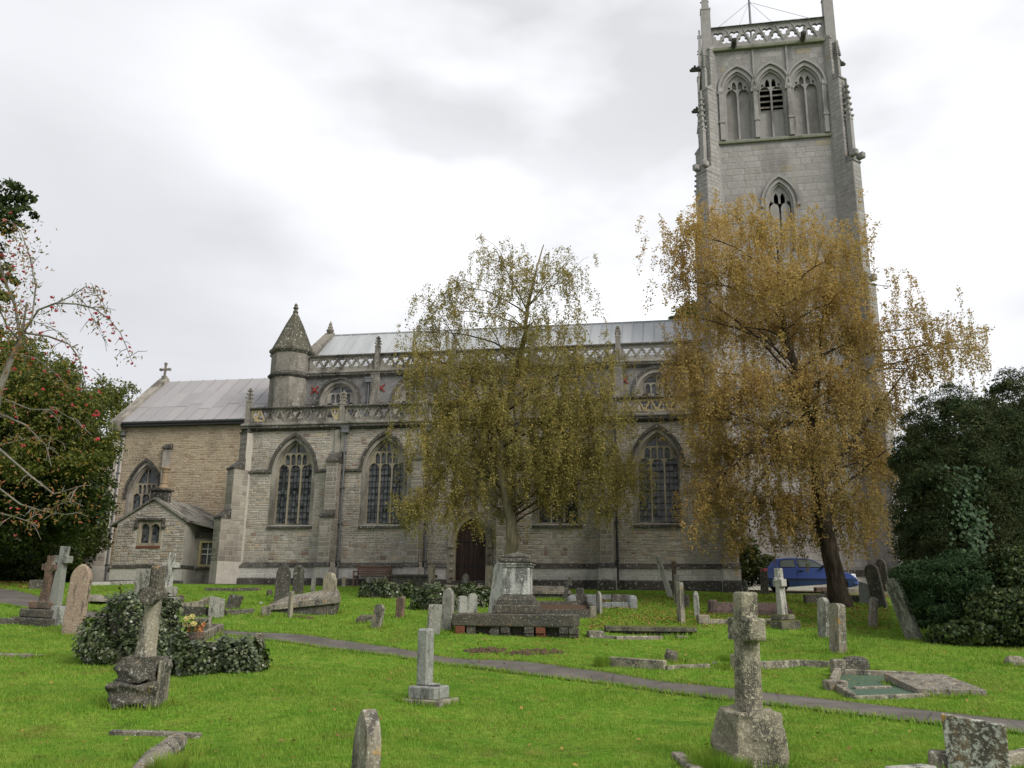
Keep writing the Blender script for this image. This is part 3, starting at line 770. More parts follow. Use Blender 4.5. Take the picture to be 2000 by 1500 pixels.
# ---------- north aisle
AW0, AW1 = -13.55, 9.95
AWIN = [-10.8, -6.2, 2.05, 6.6]
WW, SILL, WSP, WAP = 1.92, 5.12, 7.62, 9.2
door_o = arch(-1.93, 2.0, 2.3, 4.3, 5.75, 12)
win_outer = [arch(c, WW + .30, SILL - .1, WSP, WAP + .2, 10) for c in AWIN]
small_o = arch(-1.93, 1.5, 6.6, 7.7, 8.6, 8)
mb = MB(); mb.plate([(AW0, 2.0), (AW1, 2.0), (AW1, 9.85), (AW0, 9.85)], [arch(c, WW + .04, SILL - .02, WSP, WAP + .02, 10) for c in AWIN] + [arch(-1.93, 1.7, 2.3, 4.3, 5.55, 12), arch(-1.93, 1.2, 6.7, 7.7, 8.4, 8)], 0, .65)
mb.box(AW0, AW0 + .6, .65, 5.0, 2.0, 9.85); mb.box(AW1 - .6, AW1, .65, 5.6, 2.0, 9.85)
aisle = mb.build('aisle_wall', M['mortar'], CH)
BUT = [-8.62, -4.42, -.28, 4.32]
but_blocks = [[(b - .32, 2), (b + .32, 2), (b + .32, 9.3), (b - .32, 9.3)] for b in BUT]
stonework(aisle, AW0 + .1, AW1 - .1, 3.32, 9.68, 0, M['rubble'], win_outer + [door_o, small_o] + but_blocks, .085, .19, .14, .40, nparts=230, broken=True, gap=.012, proud=(.006, .022),
          region=lambda x, z, q: not (7.56 < z < 7.76), prefer=lambda x, z: 1.0 if (x < -5 or (3 < x < 8.5)) else .35)
for c in AWIN: gothic_window(c, WW, SILL, WSP, WAP, 0, CH, 3, light_sp=7.72, hood_foot=7.6)
gothic_window(-1.93, 1.2, 6.75, 7.7, 8.4, 0, CH, 2, light_sp=7.5, upper=False)
# dark interior seen through the glass is the room itself
mb = MB(); mb.box(AW0, AW1, 4.6, 4.9, 2.0, 9.8); mb.box(AW0, AW1, .65, 4.6, 2.25, 2.35); mb.build('inner_wall', M['mortar'], CH)
# plinth: moulded dark band, pale course, dark footing
mb = MB(); md = MB(); mf = MB()
def plinth(x0, x1, v):
    md.add([(x0, v - .17, 3.12), (x1, v - .17, 3.12), (x1, v + .1, 3.08), (x0, v + .1, 3.08), (x0, v - .15, 3.17), (x1, v - .15, 3.17), (x1, v - .0, 3.34), (x0, v - .0, 3.34)], [(0, 3, 2, 1), (4, 5, 6, 7), (0, 1, 5, 4), (1, 2, 6, 5), (2, 3, 7, 6), (3, 0, 4, 7)])
    mb.box(x0 + .02, x1 - .02, v - .11, v + .1, 2.0, 3.13)
    mf.cbox(x0 - .03, x1 + .03, v - .2, v + .1, 2.0, 2.62, .05)
DX0, DX1 = -3.05, -.85
plinth(AW0 + .35, DX0, 0); plinth(DX1, AW1 - .2, 0)
for b in BUT + [9.55]: plinth(b - .36, b + .36, -1.0)
for b in BUT + [9.55]:
    for s_ in (-1, 1):
        mb.box(b + s_ * .36 - .02, b + s_ * .36 + .02, -1.0, -.12, 2.0, 3.12)
pl = mb.build('plinth', M['plinth_stone'], CH)
md.build('plinth_moulding', M['weathered'], CH); mf.build('footing', M['weathered'], CH)
stonework(pl, AW0 + .4, DX0 - .02, 2.62, 3.1, -.112, M['plinth_stone'], [[(b - .36, 2), (b + .36, 2), (b + .36, 4), (b - .36, 4)] for b in BUT], .2, .27, .35, .8, nparts=20, pname='plinth_block', proud=(.004, .012))
stonework(pl, DX1 + .02, AW1 - .25, 2.62, 3.1, -.112, M['plinth_stone'], [[(b - .36, 2), (b + .36, 2), (b + .36, 4), (b - .36, 4)] for b in BUT], .2, .27, .35, .8, nparts=30, pname='plinth_block', proud=(.004, .012))
# buttresses with sloped offsets
def buttress(x, w, stages, v=0.0, name='buttress', rot=None, mat='mortar', parent=CH, stones='quoin', capmat='weathered'):
    """stages: (z0, z1, projection) ; sloped weathering on top of each"""
    o = MB(); caps = []
    for i, (z0, z1, p) in enumerate(stages):
        nx = stages[i + 1][2] if i + 1 < len(stages) else 0
        o.box(-w / 2, w / 2, -p, .3, z0, z1)
        hh = (p - nx) * 1.0; cap = MB()
        cap.add([(-w / 2 - .03, -p - .05, z1), (w / 2 + .03, -p - .05, z1), (w / 2 + .03, .02 - nx, z1), (-w / 2 - .03, .02 - nx, z1), (-w / 2 - .03, -p - .05, z1 + .10), (w / 2 + .03, -p - .05, z1 + .10), (w / 2 + .03, -nx + .02, z1 + hh + .05), (-w / 2 - .03, -nx + .02, z1 + hh + .05)],
                [(0, 3, 2, 1), (4, 5, 6, 7), (0, 1, 5, 4), (1, 2, 6, 5), (2, 3, 7, 6), (3, 0, 4, 7)]); caps.append(cap)
    ob = o.build(name, M[mat], parent, loc=(x, v, 0), rot=(0, 0, rot or 0))
    for cap in caps: cap.build('offset_slope', M[capmat], ob)
    if stones:
        for (z0, z1, p) in stages:
            stonework(ob, -w / 2, w / 2, max(z0, 3.36), z1, -p, M[stones], [], .18, .30, .26, w, nparts=0, pname='quoin', proud=(.006, .016), wob=.005)
            if p > .3:
                for sd_ in (-1, 1):
                    m_ = MB(); z = max(z0, 3.36)
                    while z < z1 - .05:
                        h = min(random.uniform(.18, .3), z1 - z); y = -p
                        while y < -.02:
                            l_ = min(random.uniform(.25, .5), -y)
                            if -y - l_ < .12: l_ = -y
                            a, b = y + .008, y + l_ - .008; X = sd_ * w / 2; X2 = sd_ * (w / 2 + random.uniform(.006, .016))
                            m_.add([(X, a, z + .008), (X, b, z + .008), (X, b, z + h - .008), (X, a, z + h - .008), (X2, a + .012, z + .02), (X2, b - .012, z + .02), (X2, b - .012, z + h - .02), (X2, a + .012, z + h - .02)], [(4, 5, 6, 7), (0, 1, 5, 4), (1, 2, 6, 5), (2, 3, 7, 6), (3, 0, 4, 7)])
                            y += l_
                        z += h
                    q_ = m_.build('quoinwork', M[stones], ob); q_['kind'] = 'stuff'
    return ob
for b in BUT + [9.55]:
    buttress(b, .54, [(2.0, 5.35, .95), (5.35, 8.0, .58)])
    mb = MB(); mb.box(b - .13, b + .13, -.10, .1, 8.5, 9.66); mb.build('pilaster', M['dressed'], CH)
buttress(AW0 + .15, .78, [(2.0, 5.35, 1.15), (5.35, 7.75, .72), (7.75, 9.6, .22)], v=.15, rot=-PI / 4 + .12)
# string course broken by windows, and cornice
segs = []
edges = [AW0 + .1] + sum([[c - WW / 2 - .29, c + WW / 2 + .29] for c in (AWIN[0], AWIN[1], -1.93, AWIN[2], AWIN[3])], []) + [AW1]
for i in range(0, len(edges), 2):
    a, b = edges[i], edges[i + 1]
    if b > a:
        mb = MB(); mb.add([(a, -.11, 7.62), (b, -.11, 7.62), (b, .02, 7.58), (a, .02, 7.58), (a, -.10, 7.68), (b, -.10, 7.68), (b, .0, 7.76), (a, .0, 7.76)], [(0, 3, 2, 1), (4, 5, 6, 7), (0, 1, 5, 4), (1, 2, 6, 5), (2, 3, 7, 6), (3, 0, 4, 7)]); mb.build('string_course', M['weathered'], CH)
def cornice(x0, x1, v, z, parent=CH, name='cornice', d=.22, mat='weathered', mat2='parapet'):
    a = MB(); a.plate([(0, 0), (-.05, .02), (-.12, .10), (-d, .13), (-d, .20), (-d + .05, .23), (0, .23)], [], x0, x1, Matrix(((1, 0, 0, 0), (0, 1, 0, 0), (0, 0, 1, 0), (0, 0, 0, 1))))
    a.v = [(p[1], v + p[0], z + p[2]) for p in a.v]
    a.build(name, M[mat], parent)
    b = MB(); b.plate([(0, 0), (-d + .04, 0), (-d - .02, .05), (-d - .02, .12), (-.03, .20), (0, .20)], [], x0, x1); b.v = [(p[1], v + p[0], z + .233 + p[2]) for p in b.v]
    b.build(name, M[mat2], parent)
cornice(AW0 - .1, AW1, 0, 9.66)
# pierced parapets: triangles with trefoil holes
def trefoil(cx, cz, r_, up, n=7):
    pts = []
    c0 = [(90, 210, 330)[i] + (0 if up else 180) for i in range(3)]
    d = r_ * .60
    for q in c0:
        ox, oz = cx + d * math.cos(R(q)), cz + d * math.sin(R(q))
        for i in range(n):
            t = R(q - 118 + 236 * i / (n - 1)); pts.append((ox + r_ * .52 * math.cos(t), oz + r_ * .52 * math.sin(t)))
    return pts
def parapet(x0, x1, v, z0, z1, period, parent=CH, name='pierced_parapet', mat='parapet', yellow=(), depth=.20, cop=True, phase=0):
    """one bay: base course, zigzag with trefoil openings, moss grown coping"""
    L = x1 - x0; n = max(1, round(L / period)); p = L / n; zb, zt = z0 + .12, z1 - .15; h = zt - zb
    mbs = {mat: MB(), 'yellow_stone': MB()}
    for k_ in range(2 * n + 1):
        up = (k_ + phase) % 2 == 0
        cx = x0 + p * k_ / 2
        a, b = max(x0, cx - p / 2), min(x1, cx + p / 2)
        if up: tri = [(cx - p / 2, zb), (cx + p / 2, zb), (cx, zt)]; cz = zb + h * .36
        else: tri = [(cx - p / 2, zt), (cx, zb), (cx + p / 2, zt)]; cz = zb + h * .64
        # clip at bay ends
        if cx - p / 2 < x0 - 1e-6: tri = [(cx, zb), (cx + p / 2, zb), (cx, zt)] if up else [(cx, zt), (cx, zb), (cx + p / 2, zt)]
        elif cx + p / 2 > x1 + 1e-6: tri = [(cx - p / 2, zb), (cx, zb), (cx, zt)] if up else [(cx - p / 2, zt), (cx, zb), (cx, zt)]
        half = len(set(tri)) and (cx - p / 2 < x0 - 1e-6 or cx + p / 2 > x1 + 1e-6)
        m_ = mbs['yellow_stone'] if k_ in yellow else mbs[mat]
        m_.plate(tri, [] if half else [trefoil(cx, cz, min(p * .285, h * .35), up)], v + .05, v + depth - .03)
        # raised zigzag rib
        if not half:
            t = .022
            for s_ in (-1, 1):
                A, B = ((cx + s_ * p / 2, zb), (cx, zt)) if up else ((cx + s_ * p / 2, zt), (cx, zb))
                if k_ % 2 == 0: 
                    dx, dz = B[0] - A[0], B[1] - A[1]; l_ = math.hypot(dx, dz); nx, nz = -dz / l_ * t, dx / l_ * t
                    m_.plate([(A[0] - nx, A[1] - nz), (B[0] - nx, B[1] - nz), (B[0] + nx, B[1] + nz), (A[0] + nx, A[1] + nz)], [], v + .012, v + .06)
    m0 = mbs[mat]; m0.box(x0, x1, v - .0, v + depth, z0, zb); m0.box(x0, x1, v + .01, v + depth - .01, zt, z1 - .10)
    o = m0.build(name, M[mat], parent)
    if mbs['yellow_stone'].v: mbs['yellow_stone'].build('renewed_tracery', M['yellow_stone'], o)
    if cop:
        c = MB(); c.plate([(-.07, 0), (depth + .07, 0), (depth + .07, .05), (depth * .5, .13), (-.07, .05)], [], x0, x1); c.v = [(q[1], v + q[0], z1 - .10 + q[2]) for q in c.v]
        c.build('coping', M['weathered'], o)
    return o
def pinnacle(x, v, z0, zs, zt, w=.26, parent=CH, mat='turret', name='pinnacle', rot=0):
    """square shaft with a crocketed spirelet and knob"""
    o = MB(); o.box(-w / 2, w / 2, -w / 2, w / 2, z0, zs); o.lathe([(w * .78, zs - .02), (w * .78, zs + .05), (w * .55, zs + .08), (w * .16, zt - .12), (w * .13, zt - .1)], 4, ang0=PI / 4)
    n = 3
    for i in range(n):
        f = (i + .6) / n; zz = zs + .1 + (zt - .15 - zs) * f; r_ = w * (.55 - .4 * f)
        for k_ in range(4):
            a = PI / 2 * k_ + PI / 4
            o.lathe([(.01, -.05), (.045, -.01), (.05, .04), (.01, .07)], 5, Matrix.Translation((math.cos(a) * (r_ + .05), math.sin(a) * (r_ + .05), zz)))
    o.lathe([(.03, zt - .16), (.085, zt - .1), (.05, zt - .05), (.07, zt), (.015, zt + .05)], 6)
    return o.build(name, M[mat], parent, loc=(x, v, 0), rot=(0, 0, rot))
PX = [AW0 + .1, -8.5, -4.3, -.15, 4.55, AW1 - .1]
yl = {0: (1, 2, 17, 18), 4: tuple(range(2, 24))}
for i in range(5):
    parapet(PX[i] + .14, PX[i + 1] - .14, 0.0, 10.07, 10.92, .53, yellow=yl.get(i, ()))
for i, x in enumerate(PX):
    pinnacle(x, .08, 9.9, 10.95 if i else 11.2, 11.6 if i else 11.9, .24)
# lean-to lead roof of the aisle
mb = MB(); mb.add([(AW0, .3, 10.05), (AW1, .3, 10.05), (AW1, 5.1, 10.75), (AW0, 5.1, 10.75), (AW0, .3, 9.9), (AW1, .3, 9.9), (AW1, 5.1, 10.6), (AW0, 5.1, 10.6)], [(0, 1, 2, 3), (7, 6, 5, 4), (0, 4, 5, 1), (0, 3, 7, 4), (1, 5, 6, 2)])
mb.build('aisle_roof', M['lead'], CH)
# down pipes with hopper heads
def pipe(x, v, z0, z1, parent=CH, mat='iron', hop=True, lean=0, clips=True):
    o = MB(); o.tube([(x + lean, v, z0 + .12), (x, v, z1)], .052, 8)
    o.tube([(x + lean, v, z0 + .14), (x + lean + .01, v - .16, z0 + .02)], .052, 8)
    ob = o.build('downpipe', M[mat], parent)
    h = MB()
    if hop: h.box(x - .17, x + .17, v - .17, v + .14, z1 - .02, z1 + .2); h.box(x - .2, x + .2, v - .2, v + .14, z1 + .2, z1 + .26)
    if hop: h.build('hopper_head', M[mat], ob)
    if clips:
        z = z0 + 1
        while z < z1 - .2: c = MB(); c.box(x - .08 + lean * (1 - (z - z0) / (z1 - z0)), x + .08 + lean * (1 - (z - z0) / (z1 - z0)), v - .07, v + .1, z, z + .07); z += 1.7; c.build('pipe_clip', M[mat], ob)
    return ob
pipe(-8.21, -.12, 2.42, 9.5, mat='grey_pipe'); pipe(-4.03, -.12, 2.42, 9.5, mat='grey_pipe'); pipe(.14, -.12, 2.42, 9.5); pipe(4.74, -.12, 2.42, 9.5)

# ---------- north door
mb = MB(); ring(mb, -1.93, 1.42, 2.3, 4.3, 5.35, .14, -.03, .25); ring(mb, -1.93, 1.70, 2.3, 4.3, 5.52, .16, -.06, .12)
dw = mb.build('doorway', M['tracery'], CH)
mb = MB()
for z in [2.7 + .34 * i for i in range(5)]:
    for s_ in (-1, 1): mb.lathe([(.02, -.1), (.075, -.05), (.08, .04), (.02, .1)], 6, Matrix.Translation((-1.93 + s_ * .86, -.05, z)) @ Matrix.Rotation(PI / 2, 4, 'X') @ Matrix.Scale(1.1, 4))
mb.build('carved_flower', M['dressed'], dw)
mb = MB(); h1 = arch(-1.93, 2.02, 4.25, 4.3, 5.86, 12); h2 = arch(-1.93, 1.78, 4.25, 4.3, 5.68, 12); band(mb, h1, h2, -.16, .02)
for s_ in (-1, 1): mb.cbox(-1.93 + s_ * .97 - .09, -1.93 + s_ * .97 + .09, -.18, .02, 4.02, 4.26, .03)
mb.build('hood_mould', M['dressed'], dw)
dr = MB(); dr.plate(arch(-1.93, 1.42, 2.55, 4.3, 5.35, 12), [], .20, .26); door = dr.build('door', M['oak'], CH)
for i in range(7):
    x0 = -1.93 - .71 + i * .203; x1 = x0 + .193
    zt = lambda x: 4.3 + (0 if True else 0)
    def top(x):
        lo, hi = 4.3, 5.35
        for _ in range(20):
            m = (lo + hi) / 2
            if half_at(1.40, 4.3, 5.34, m) > abs(x + 1.93): lo = m
            else: hi = m
        return lo
    pl_ = MB(); xs = [x0 + (x1 - x0) * k_ / 3 for k_ in range(4)]
    pl_.plate([(x0, 2.56), (x1, 2.56)] + [(x, top(x)) for x in reversed(xs)], [], .165, .20); pl_.build('plank', M['oak'], door)
hd = MB()
for z in (3.2, 4.3): hd.box(-2.6, -1.5, .14, .166, z, z + .06)
hd.tube([(-1.45 + .06 * math.cos(a), .14, 3.75 + .06 * math.sin(a)) for a in [2 * PI * k_ / 10 for k_ in range(11)]], .012, 5, False); hd.build('hinge', M['bar'], door)
mb = MB(); mb.cbox(-2.9, -.95, -.5, .2, 2.15, 2.45, .03); mb.cbox(-2.75, -1.1, -.1, .25, 2.45, 2.56, .02); mb.build('door_step', M['weathered'], CH)

# ---------- clerestory and nave roof
CV = 5.0; CW = [-10.7, -6.4, -2.05, 2.25, 6.62]
mb = MB(); mb.plate([(-13.2, 9.8), (9.4, 9.8), (9.4, 13.9), (-13.2, 13.9)], [arch(c, 1.98, 11.0, 12.3, 13.32, 8) for c in CW], CV, CV + .6)
clere = mb.build('clerestory_wall', M['clere_render'], CH)
for c in CW: gothic_window(c, 1.95, 11.0, 12.3, 13.35, CV, CH, 3, light_sp=11.95, frame=M['dressed'], hood_foot=11.9)
mb = MB(); mb.box(-13, 9.4, 8.2, 8.5, 9.8, 13.9); mb.build('inner_wall', M['mortar'], CH)
CPX = [-12.75, -8.62, -4.25, .1, 4.66, 9.3]
mb = MB()
ed = [-12.9] + sum([[c - 1.3, c + 1.3] for c in CW], []) + [9.3]
for i in range(0, len(ed), 2): mb = MB(); mb.add([(ed[i], CV - .1, 12.0), (ed[i + 1], CV - .1, 12.0), (ed[i + 1], CV + .02, 11.95), (ed[i], CV + .02, 11.95), (ed[i], CV - .1, 12.07), (ed[i + 1], CV - .1, 12.07), (ed[i + 1], CV, 12.2), (ed[i], CV, 12.2)], [(0, 3, 2, 1), (4, 5, 6, 7), (0, 1, 5, 4), (1, 2, 6, 5), (2, 3, 7, 6), (3, 0, 4, 7)]); mb.build('string_course', M['weathered'], CH)
cornice(-12.9, 9.4, CV, 13.62)
for i in range(5): parapet(CPX[i] + .15, CPX[i + 1] - .15, CV, 14.05, 15.0, .545, name='clerestory_parapet')
for i, x in enumerate(CPX[1:5]):
    pinnacle(x, CV + .05, 14.0, 15.35, 15.95, .26)
    mb = MB(); mb.box(x - .25, x + .25, CV - .22, CV + .1, 9.8, 13.75); mb.add([(x - .27, CV - .26, 13.75), (x + .27, CV - .26, 13.75), (x + .27, CV, 13.75), (x - .27, CV, 13.75), (x - .27, CV - .02, 14.05), (x + .27, CV - .02, 14.05)], [(0, 1, 5, 4), (1, 2, 5), (0, 4, 3), (2, 3, 4, 5)])
    mb.build('pilaster', M['turret'], CH)
for x in (-12.15, -8.3, -3.6, 4.95): # red tie plates
    mb = MB()
    for a in (PI / 4, -PI / 4): mb.box(-.30, .30, -.05, 0, -.035, .035, Matrix.Translation((x, CV, 12.98)) @ Matrix.Rotation(a, 4, 'Y') @ Matrix.Translation((0, .011 if a > 0 else 0, 0)))
    mb.box(x - .1, x + .1, CV - .08, CV, 12.9, 13.06)
    mb.build('tie_plate', M['red'], CH)
pipe(-8.98, CV - .12, 10.9, 13.3, mat='grey_pipe')
# nave roof
RZ0, RZ1, RV0, RV1 = 14.0, 17.38, 5.35, 9.0
def roof_sheets(parent, x0, x1, v0, z0, v1, z1, ncol, rows, mat, name='roof_sheet', off=.02):
    w = (x1 - x0) / ncol; L = math.hypot(v1 - v0, z1 - z0); sx = (v1 - v0) / L; sz = (z1 - z0) / L
    Mx = Matrix(((1, 0, 0, 0), (0, sx, -sz, v0), (0, sz, sx, z0), (0, 0, 0, 1)))
    for i in range(ncol):
        cuts = sorted([0] + [L * (k_ + 1) / rows + random.uniform(-.35, .35) for k_ in range(rows - 1)] + [L])
        for k_ in range(rows):
            s_ = MB(); a, b = x0 + i * w, x0 + (i + 1) * w
            lift = off + .012 * (rows - k_)*0 + (.014 if k_ % 2 else .0)
            t = random.uniform(-.004, .004)
            s_.box(a + .01, b - .01, cuts[k_] - (.05 if k_ else 0), cuts[k_ + 1], .0, lift + .01 + t, Mx)
            s_.build(name, M[mat], parent)
    r_ = MB()
    for i in range(ncol + 1):
        x = x0 + i * w; r_.tube([Mx @ Vector((x, -.02, .045)), Mx @ Vector((x, L, .045))], .032, 6)
    r_.build('seam_roll', M[mat], parent)
mb = MB(); mb.add([(-13.0, RV0, RZ0), (9.5, RV0, RZ0), (9.5, RV1, RZ1), (-13.0, RV1, RZ1), (9.5, 12.7, RZ0), (-13.0, 12.7, RZ0)], [(0, 1, 2, 3), (3, 2, 4, 5), (0, 3, 5), (1, 4, 2), (0, 5, 4, 1)])
nave_roof = mb.build('nave_roof', M['lead'], CH)
roof_sheets(nave_roof, -12.95, 9.45, RV0, RZ0, RV1, RZ1, 38, 1, 'lead')
mb = MB(); mb.tube([(-13, RV1, RZ1 + .05), (9.5, RV1, RZ1 + .05)], .07, 8); mb.build('ridge_roll', M['lead'], nave_roof)
# east gable of the nave with raised coping
mb = MB(); mb.plate([(4.6, 9.8), (13.4, 9.8), (13.4, 14.3), (9.0, 17.5), (4.6, 14.3)], [], -13.35, -12.98); mb.v = [(p[1], p[0], p[2]) for p in mb.v]
gable = mb.build('nave_gable', M['turret'], CH)
mb = MB(); mb.plate([(4.5, 14.35), (9.0, 17.62), (13.5, 14.35), (13.5, 14.12), (9.0, 17.40), (4.5, 14.12)], [], -13.45, -12.86); mb.v = [(p[1], p[0], p[2]) for p in mb.v]
mb.build('gable_coping', M['turret'], CH)
mb = MB(); mb.box(-13.3, -13.0, 8.85, 9.15, 17.6, 17.72); mb.lathe([(.24, 17.7), (.26, 17.78), (.17, 17.86), (.17, 17.98), (.11, 18.05), (.12, 18.18), (.05, 18.28), (.02, 18.38)], 6, Matrix.Translation((-13.15, 9, 0))); mb.build('gable_finial', M['turret'], CH)
# stair turret
TU, TV = -13.72, 5.15
mb = MB(); rr = 1.13
mb.lathe([(rr, 9.5), (rr, 13.6)], 8, ang0=PI / 8); mb.lathe([(rr * .985, 13.6), (rr * .985, 15.1)], 8, ang0=PI / 8)
mb.v = [(p[0] + TU, p[1] + TV, p[2]) for p in mb.v]; tur = mb.build('stair_turret', M['turret'], CH)
mb = MB(); mb.lathe([(rr, 13.62), (rr + .13, 13.72), (rr + .14, 13.8), (rr - .02, 13.98)], 8, Matrix.Translation((TU, TV, 0)), PI / 8); mb.build('turret_string', M['weathered'], tur)
mb = MB(); mb.lathe([(rr + .02, 15.05), (rr + .15, 15.18), (rr + .15, 15.3), (rr + .02, 15.42), (rr * .80, 15.95), (rr * .44, 16.9), (.17, 17.55), (.12, 17.65)], 8, Matrix.Translation((TU, TV, 0)), PI / 8); mb.build('turret_cap', M['turret_top'], tur)
mb = MB(); mb.lathe([(.12, 17.6), (.17, 17.68), (.11, 17.76), (.10, 17.84), (.17, 17.92), (.10, 18.0), (.11, 18.08), (.05, 18.2)], 8, Matrix.Translation((TU, TV, 0))); mb.build('turret_finial', M['turret_top'], tur)
mb = MB(); mb.box(-15.2, -13.4, 5.6, 6.4, 9.5, 15.2); mb.box(-15.27, -13.4, 5.53, 6.5, 15.2, 15.32); mb.build('east_pier', M['turret'], CH)

# ---------- chancel
KV = 5.2; K0, K1 = -24.05, -13.0
KWIN = -22.02; KSP, KAP, KW = 7.2, 9.0, 1.8
kw_o = arch(KWIN, KW + .3, 5.2, KSP, KAP + .2, 10)
mb = MB(); mb.plate([(K0, 2.0), (K1, 2.0), (K1, 11.4), (K0, 11.4)], [arch(KWIN, KW + .04, 5.3, KSP, KAP, 10)], KV, KV + .6)
chan = mb.build('chancel_wall', M['mortar_chancel'], CH)
mb = MB(); mb.plate([(KV, 2.0), (12.8, 2.0), (12.8, 11.4), (9.0, 14.8), (KV, 11.4)], [], K0, K0 + .5); mb.v = [(p[1], p[0], p[2]) for p in mb.v]; mb.build('chancel_gable', M['mortar_chancel'], CH)
mb = MB(); mb.box(K0, K1, 8.4, 8.6, 2.2, 11.4); mb.build('inner_wall', M['mortar'], CH)
stonework(chan, K0 + .05, K1, 3.3, 11.3, KV, M['chancel_stone'], [kw_o], .10, .17, .16, .42, nparts=60, broken=True, gap=.011, proud=(.005, .018), pname='coursed_stone')
gothic_window(KWIN, KW, 5.3, KSP, KAP, KV, CH, 3, light_sp=7.1, bars=False, hood_foot=7.1)
mb = MB(); mb.box(K0, K1, KV - .12, KV + .1, 2.0, 3.1); mb.build('plinth', M['plinth_stone'], CH)
mb = MB(); mb.add([(K0, KV - .16, 3.08), (K1, KV - .16, 3.08), (K1, KV, 3.05), (K0, KV, 3.05), (K0, KV - .15, 3.14), (K1, KV - .15, 3.14), (K1, KV, 3.36), (K0, KV, 3.36)], [(0, 3, 2, 1), (4, 5, 6, 7), (0, 1, 5, 4), (1, 2, 6, 5), (2, 3, 7, 6), (3, 0, 4, 7)]); mb.build('plinth_moulding', M['weathered'], CH)
mb = MB(); mb.add([(-23.85, 4.85, 11.42), (-13, 4.85, 11.42), (-13, 9, 14.85), (-23.85, 9, 14.85), (-13, 13.1, 11.42), (-23.85, 13.1, 11.42)], [(0, 1, 2, 3), (3, 2, 4, 5), (0, 3, 5), (1, 4, 2), (0, 5, 4, 1)])
croof = mb.build('chancel_roof', M['chancel_lead'], CH)
roof_sheets(croof, -23.75, -13.1, 4.85, 11.42, 9.0, 14.85, 13, 3, 'chancel_lead', off=.02)
mb = MB(); mb.tube([(K0 + .4, 4.82, 11.36), (K1, 4.82, 11.36)], .085, 8); mb.box(K0 + .4, K1, 4.86, 5.2, 11.18, 11.40); mb.build('gutter', M['iron'], CH)
mb = MB(); mb.plate([(4.75, 11.55), (9.0, 15.12), (13.3, 11.55), (13.3, 11.25), (9.0, 14.80), (4.75, 11.25)], [], -24.3, -23.72); mb.v = [(p[1], p[0], p[2]) for p in mb.v]; mb.build('gable_coping', M['dressed'], CH)
mb = MB(); mb.plate([(4.6, 10.9), (5.3, 10.9), (5.3, 11.7), (4.6, 11.5)], [], -24.35, -23.75); mb.v = [(p[1], p[0], p[2]) for p in mb.v]; mb.build('kneeler', M['dressed'], CH)
mb = MB(); X0 = -24.0
mb.box(X0 - .13, X0 + .13, 8.87, 9.13, 15.05, 15.25); mb.box(X0 - .055, X0 + .055, 8.94, 9.06, 15.2, 16.05); mb.box(X0 - .30, X0 + .30, 8.945, 9.055, 15.62, 15.74)
for (dx, dz) in ((-.30, 15.68), (.30, 15.68), (0, 16.05)): mb.lathe([(.02, -.07), (.10, -.05), (.10, .05), (.02, .07)], 8, Matrix.Translation((X0 + dx, 9, dz)) @ Matrix.Rotation(PI / 2, 4, 'X'))
mb.build('gable_cross', M['dressed'], CH)
mb = MB(); mb.box(-20.95, -20.58, KV - .28, KV + .1, 3.3, 9.85); ob = mb.build('pilaster', M['dressed'], CH, bevel=.02)
mb = MB(); mb.add([(-21.0, KV - .36, 9.85), (-20.53, KV - .36, 9.85), (-20.53, KV + .02, 9.85), (-21.0, KV + .02, 9.85), (-21.0, KV - .36, 9.95), (-20.53, KV - .36, 9.95), (-20.53, KV + .02, 10.16), (-21.0, KV + .02, 10.16)], [(0, 3, 2, 1), (4, 5, 6, 7), (0, 1, 5, 4), (1, 2, 6, 5), (2, 3, 7, 6), (3, 0, 4, 7)]); mb.build('pilaster_cap', M['weathered'], ob)
buttress(K0 - .1, .9, [(2.0, 7.2, 1.5), (7.2, 9.3, .75), (9.3, 10.6, .35)], v=KV + .1, rot=-PI / 4, mat='mortar')
pipe(-23.72, KV - .14, 2.4, 10.7, mat='grey_pipe', lean=.05)

# ---------- vestry with its annex
VV = 1.0; V0, V1 = -20.55, -16.75; VA, VE, VC = 6.50, 5.32, -18.6
vw = [(-19.25, 4.3), (-18.15, 4.3), (-18.15, 5.32), (-19.25, 5.32)]
mb = MB(); mb.plate([(V0, 2.0), (V1, 2.0), (V1, VE), (VC, VA), (V0, VE)], [vw], VV, VV + .45); mb.box(V1 - .4, V1, VV + .45, KV, 2.0, VE); mb.box(V0, V0 + .4, VV + .45, KV, 2.0, VE)
vest = mb.build('vestry_wall', M['mortar'], CH)
gab = [(V0, VE), (VC, VA), (V1, VE)]
def in_gable(x, z, q):
    lim = VA - (VA - VE) * abs(x - VC) / (VC - V0); return q[3] < lim - .02 - (VA - VE) / (VC - V0) * (q[1] - q[0]) / 2
stonework(vest, V0 + .05, V1 - .05, 3.28, VA, VV, M['rubble'], [[(-19.42, 4.15), (-17.98, 4.15), (-17.98, 5.6), (-19.42, 5.6)]], .09, .17, .16, .42, region=in_gable, nparts=50, broken=True, pname='vestry_stone')
mb = MB(); mb.plate([(-19.35, 4.18), (-18.05, 4.18), (-18.05, 5.42), (-19.35, 5.42)], [arch(-18.98, .50, 4.32, 5.0, 5.28, 5), arch(-18.42, .50, 4.32, 5.0, 5.28, 5)], VV - .02, VV + .2)
vwo = mb.build('window', M['tracery'], CH)
for x in (-18.98, -18.42): quarry_glass('pane', x, .54, 4.3, 5.32, VV + .15, vwo, 4, 7)
mb = MB(); mb.box(-19.5, -17.9, VV - .12, VV + .02, 5.45, 5.56); mb.box(-19.5, -19.38, VV - .12, VV + .02, 5.2, 5.45); mb.box(-18.02, -17.9, VV - .12, VV + .02, 5.2, 5.45)
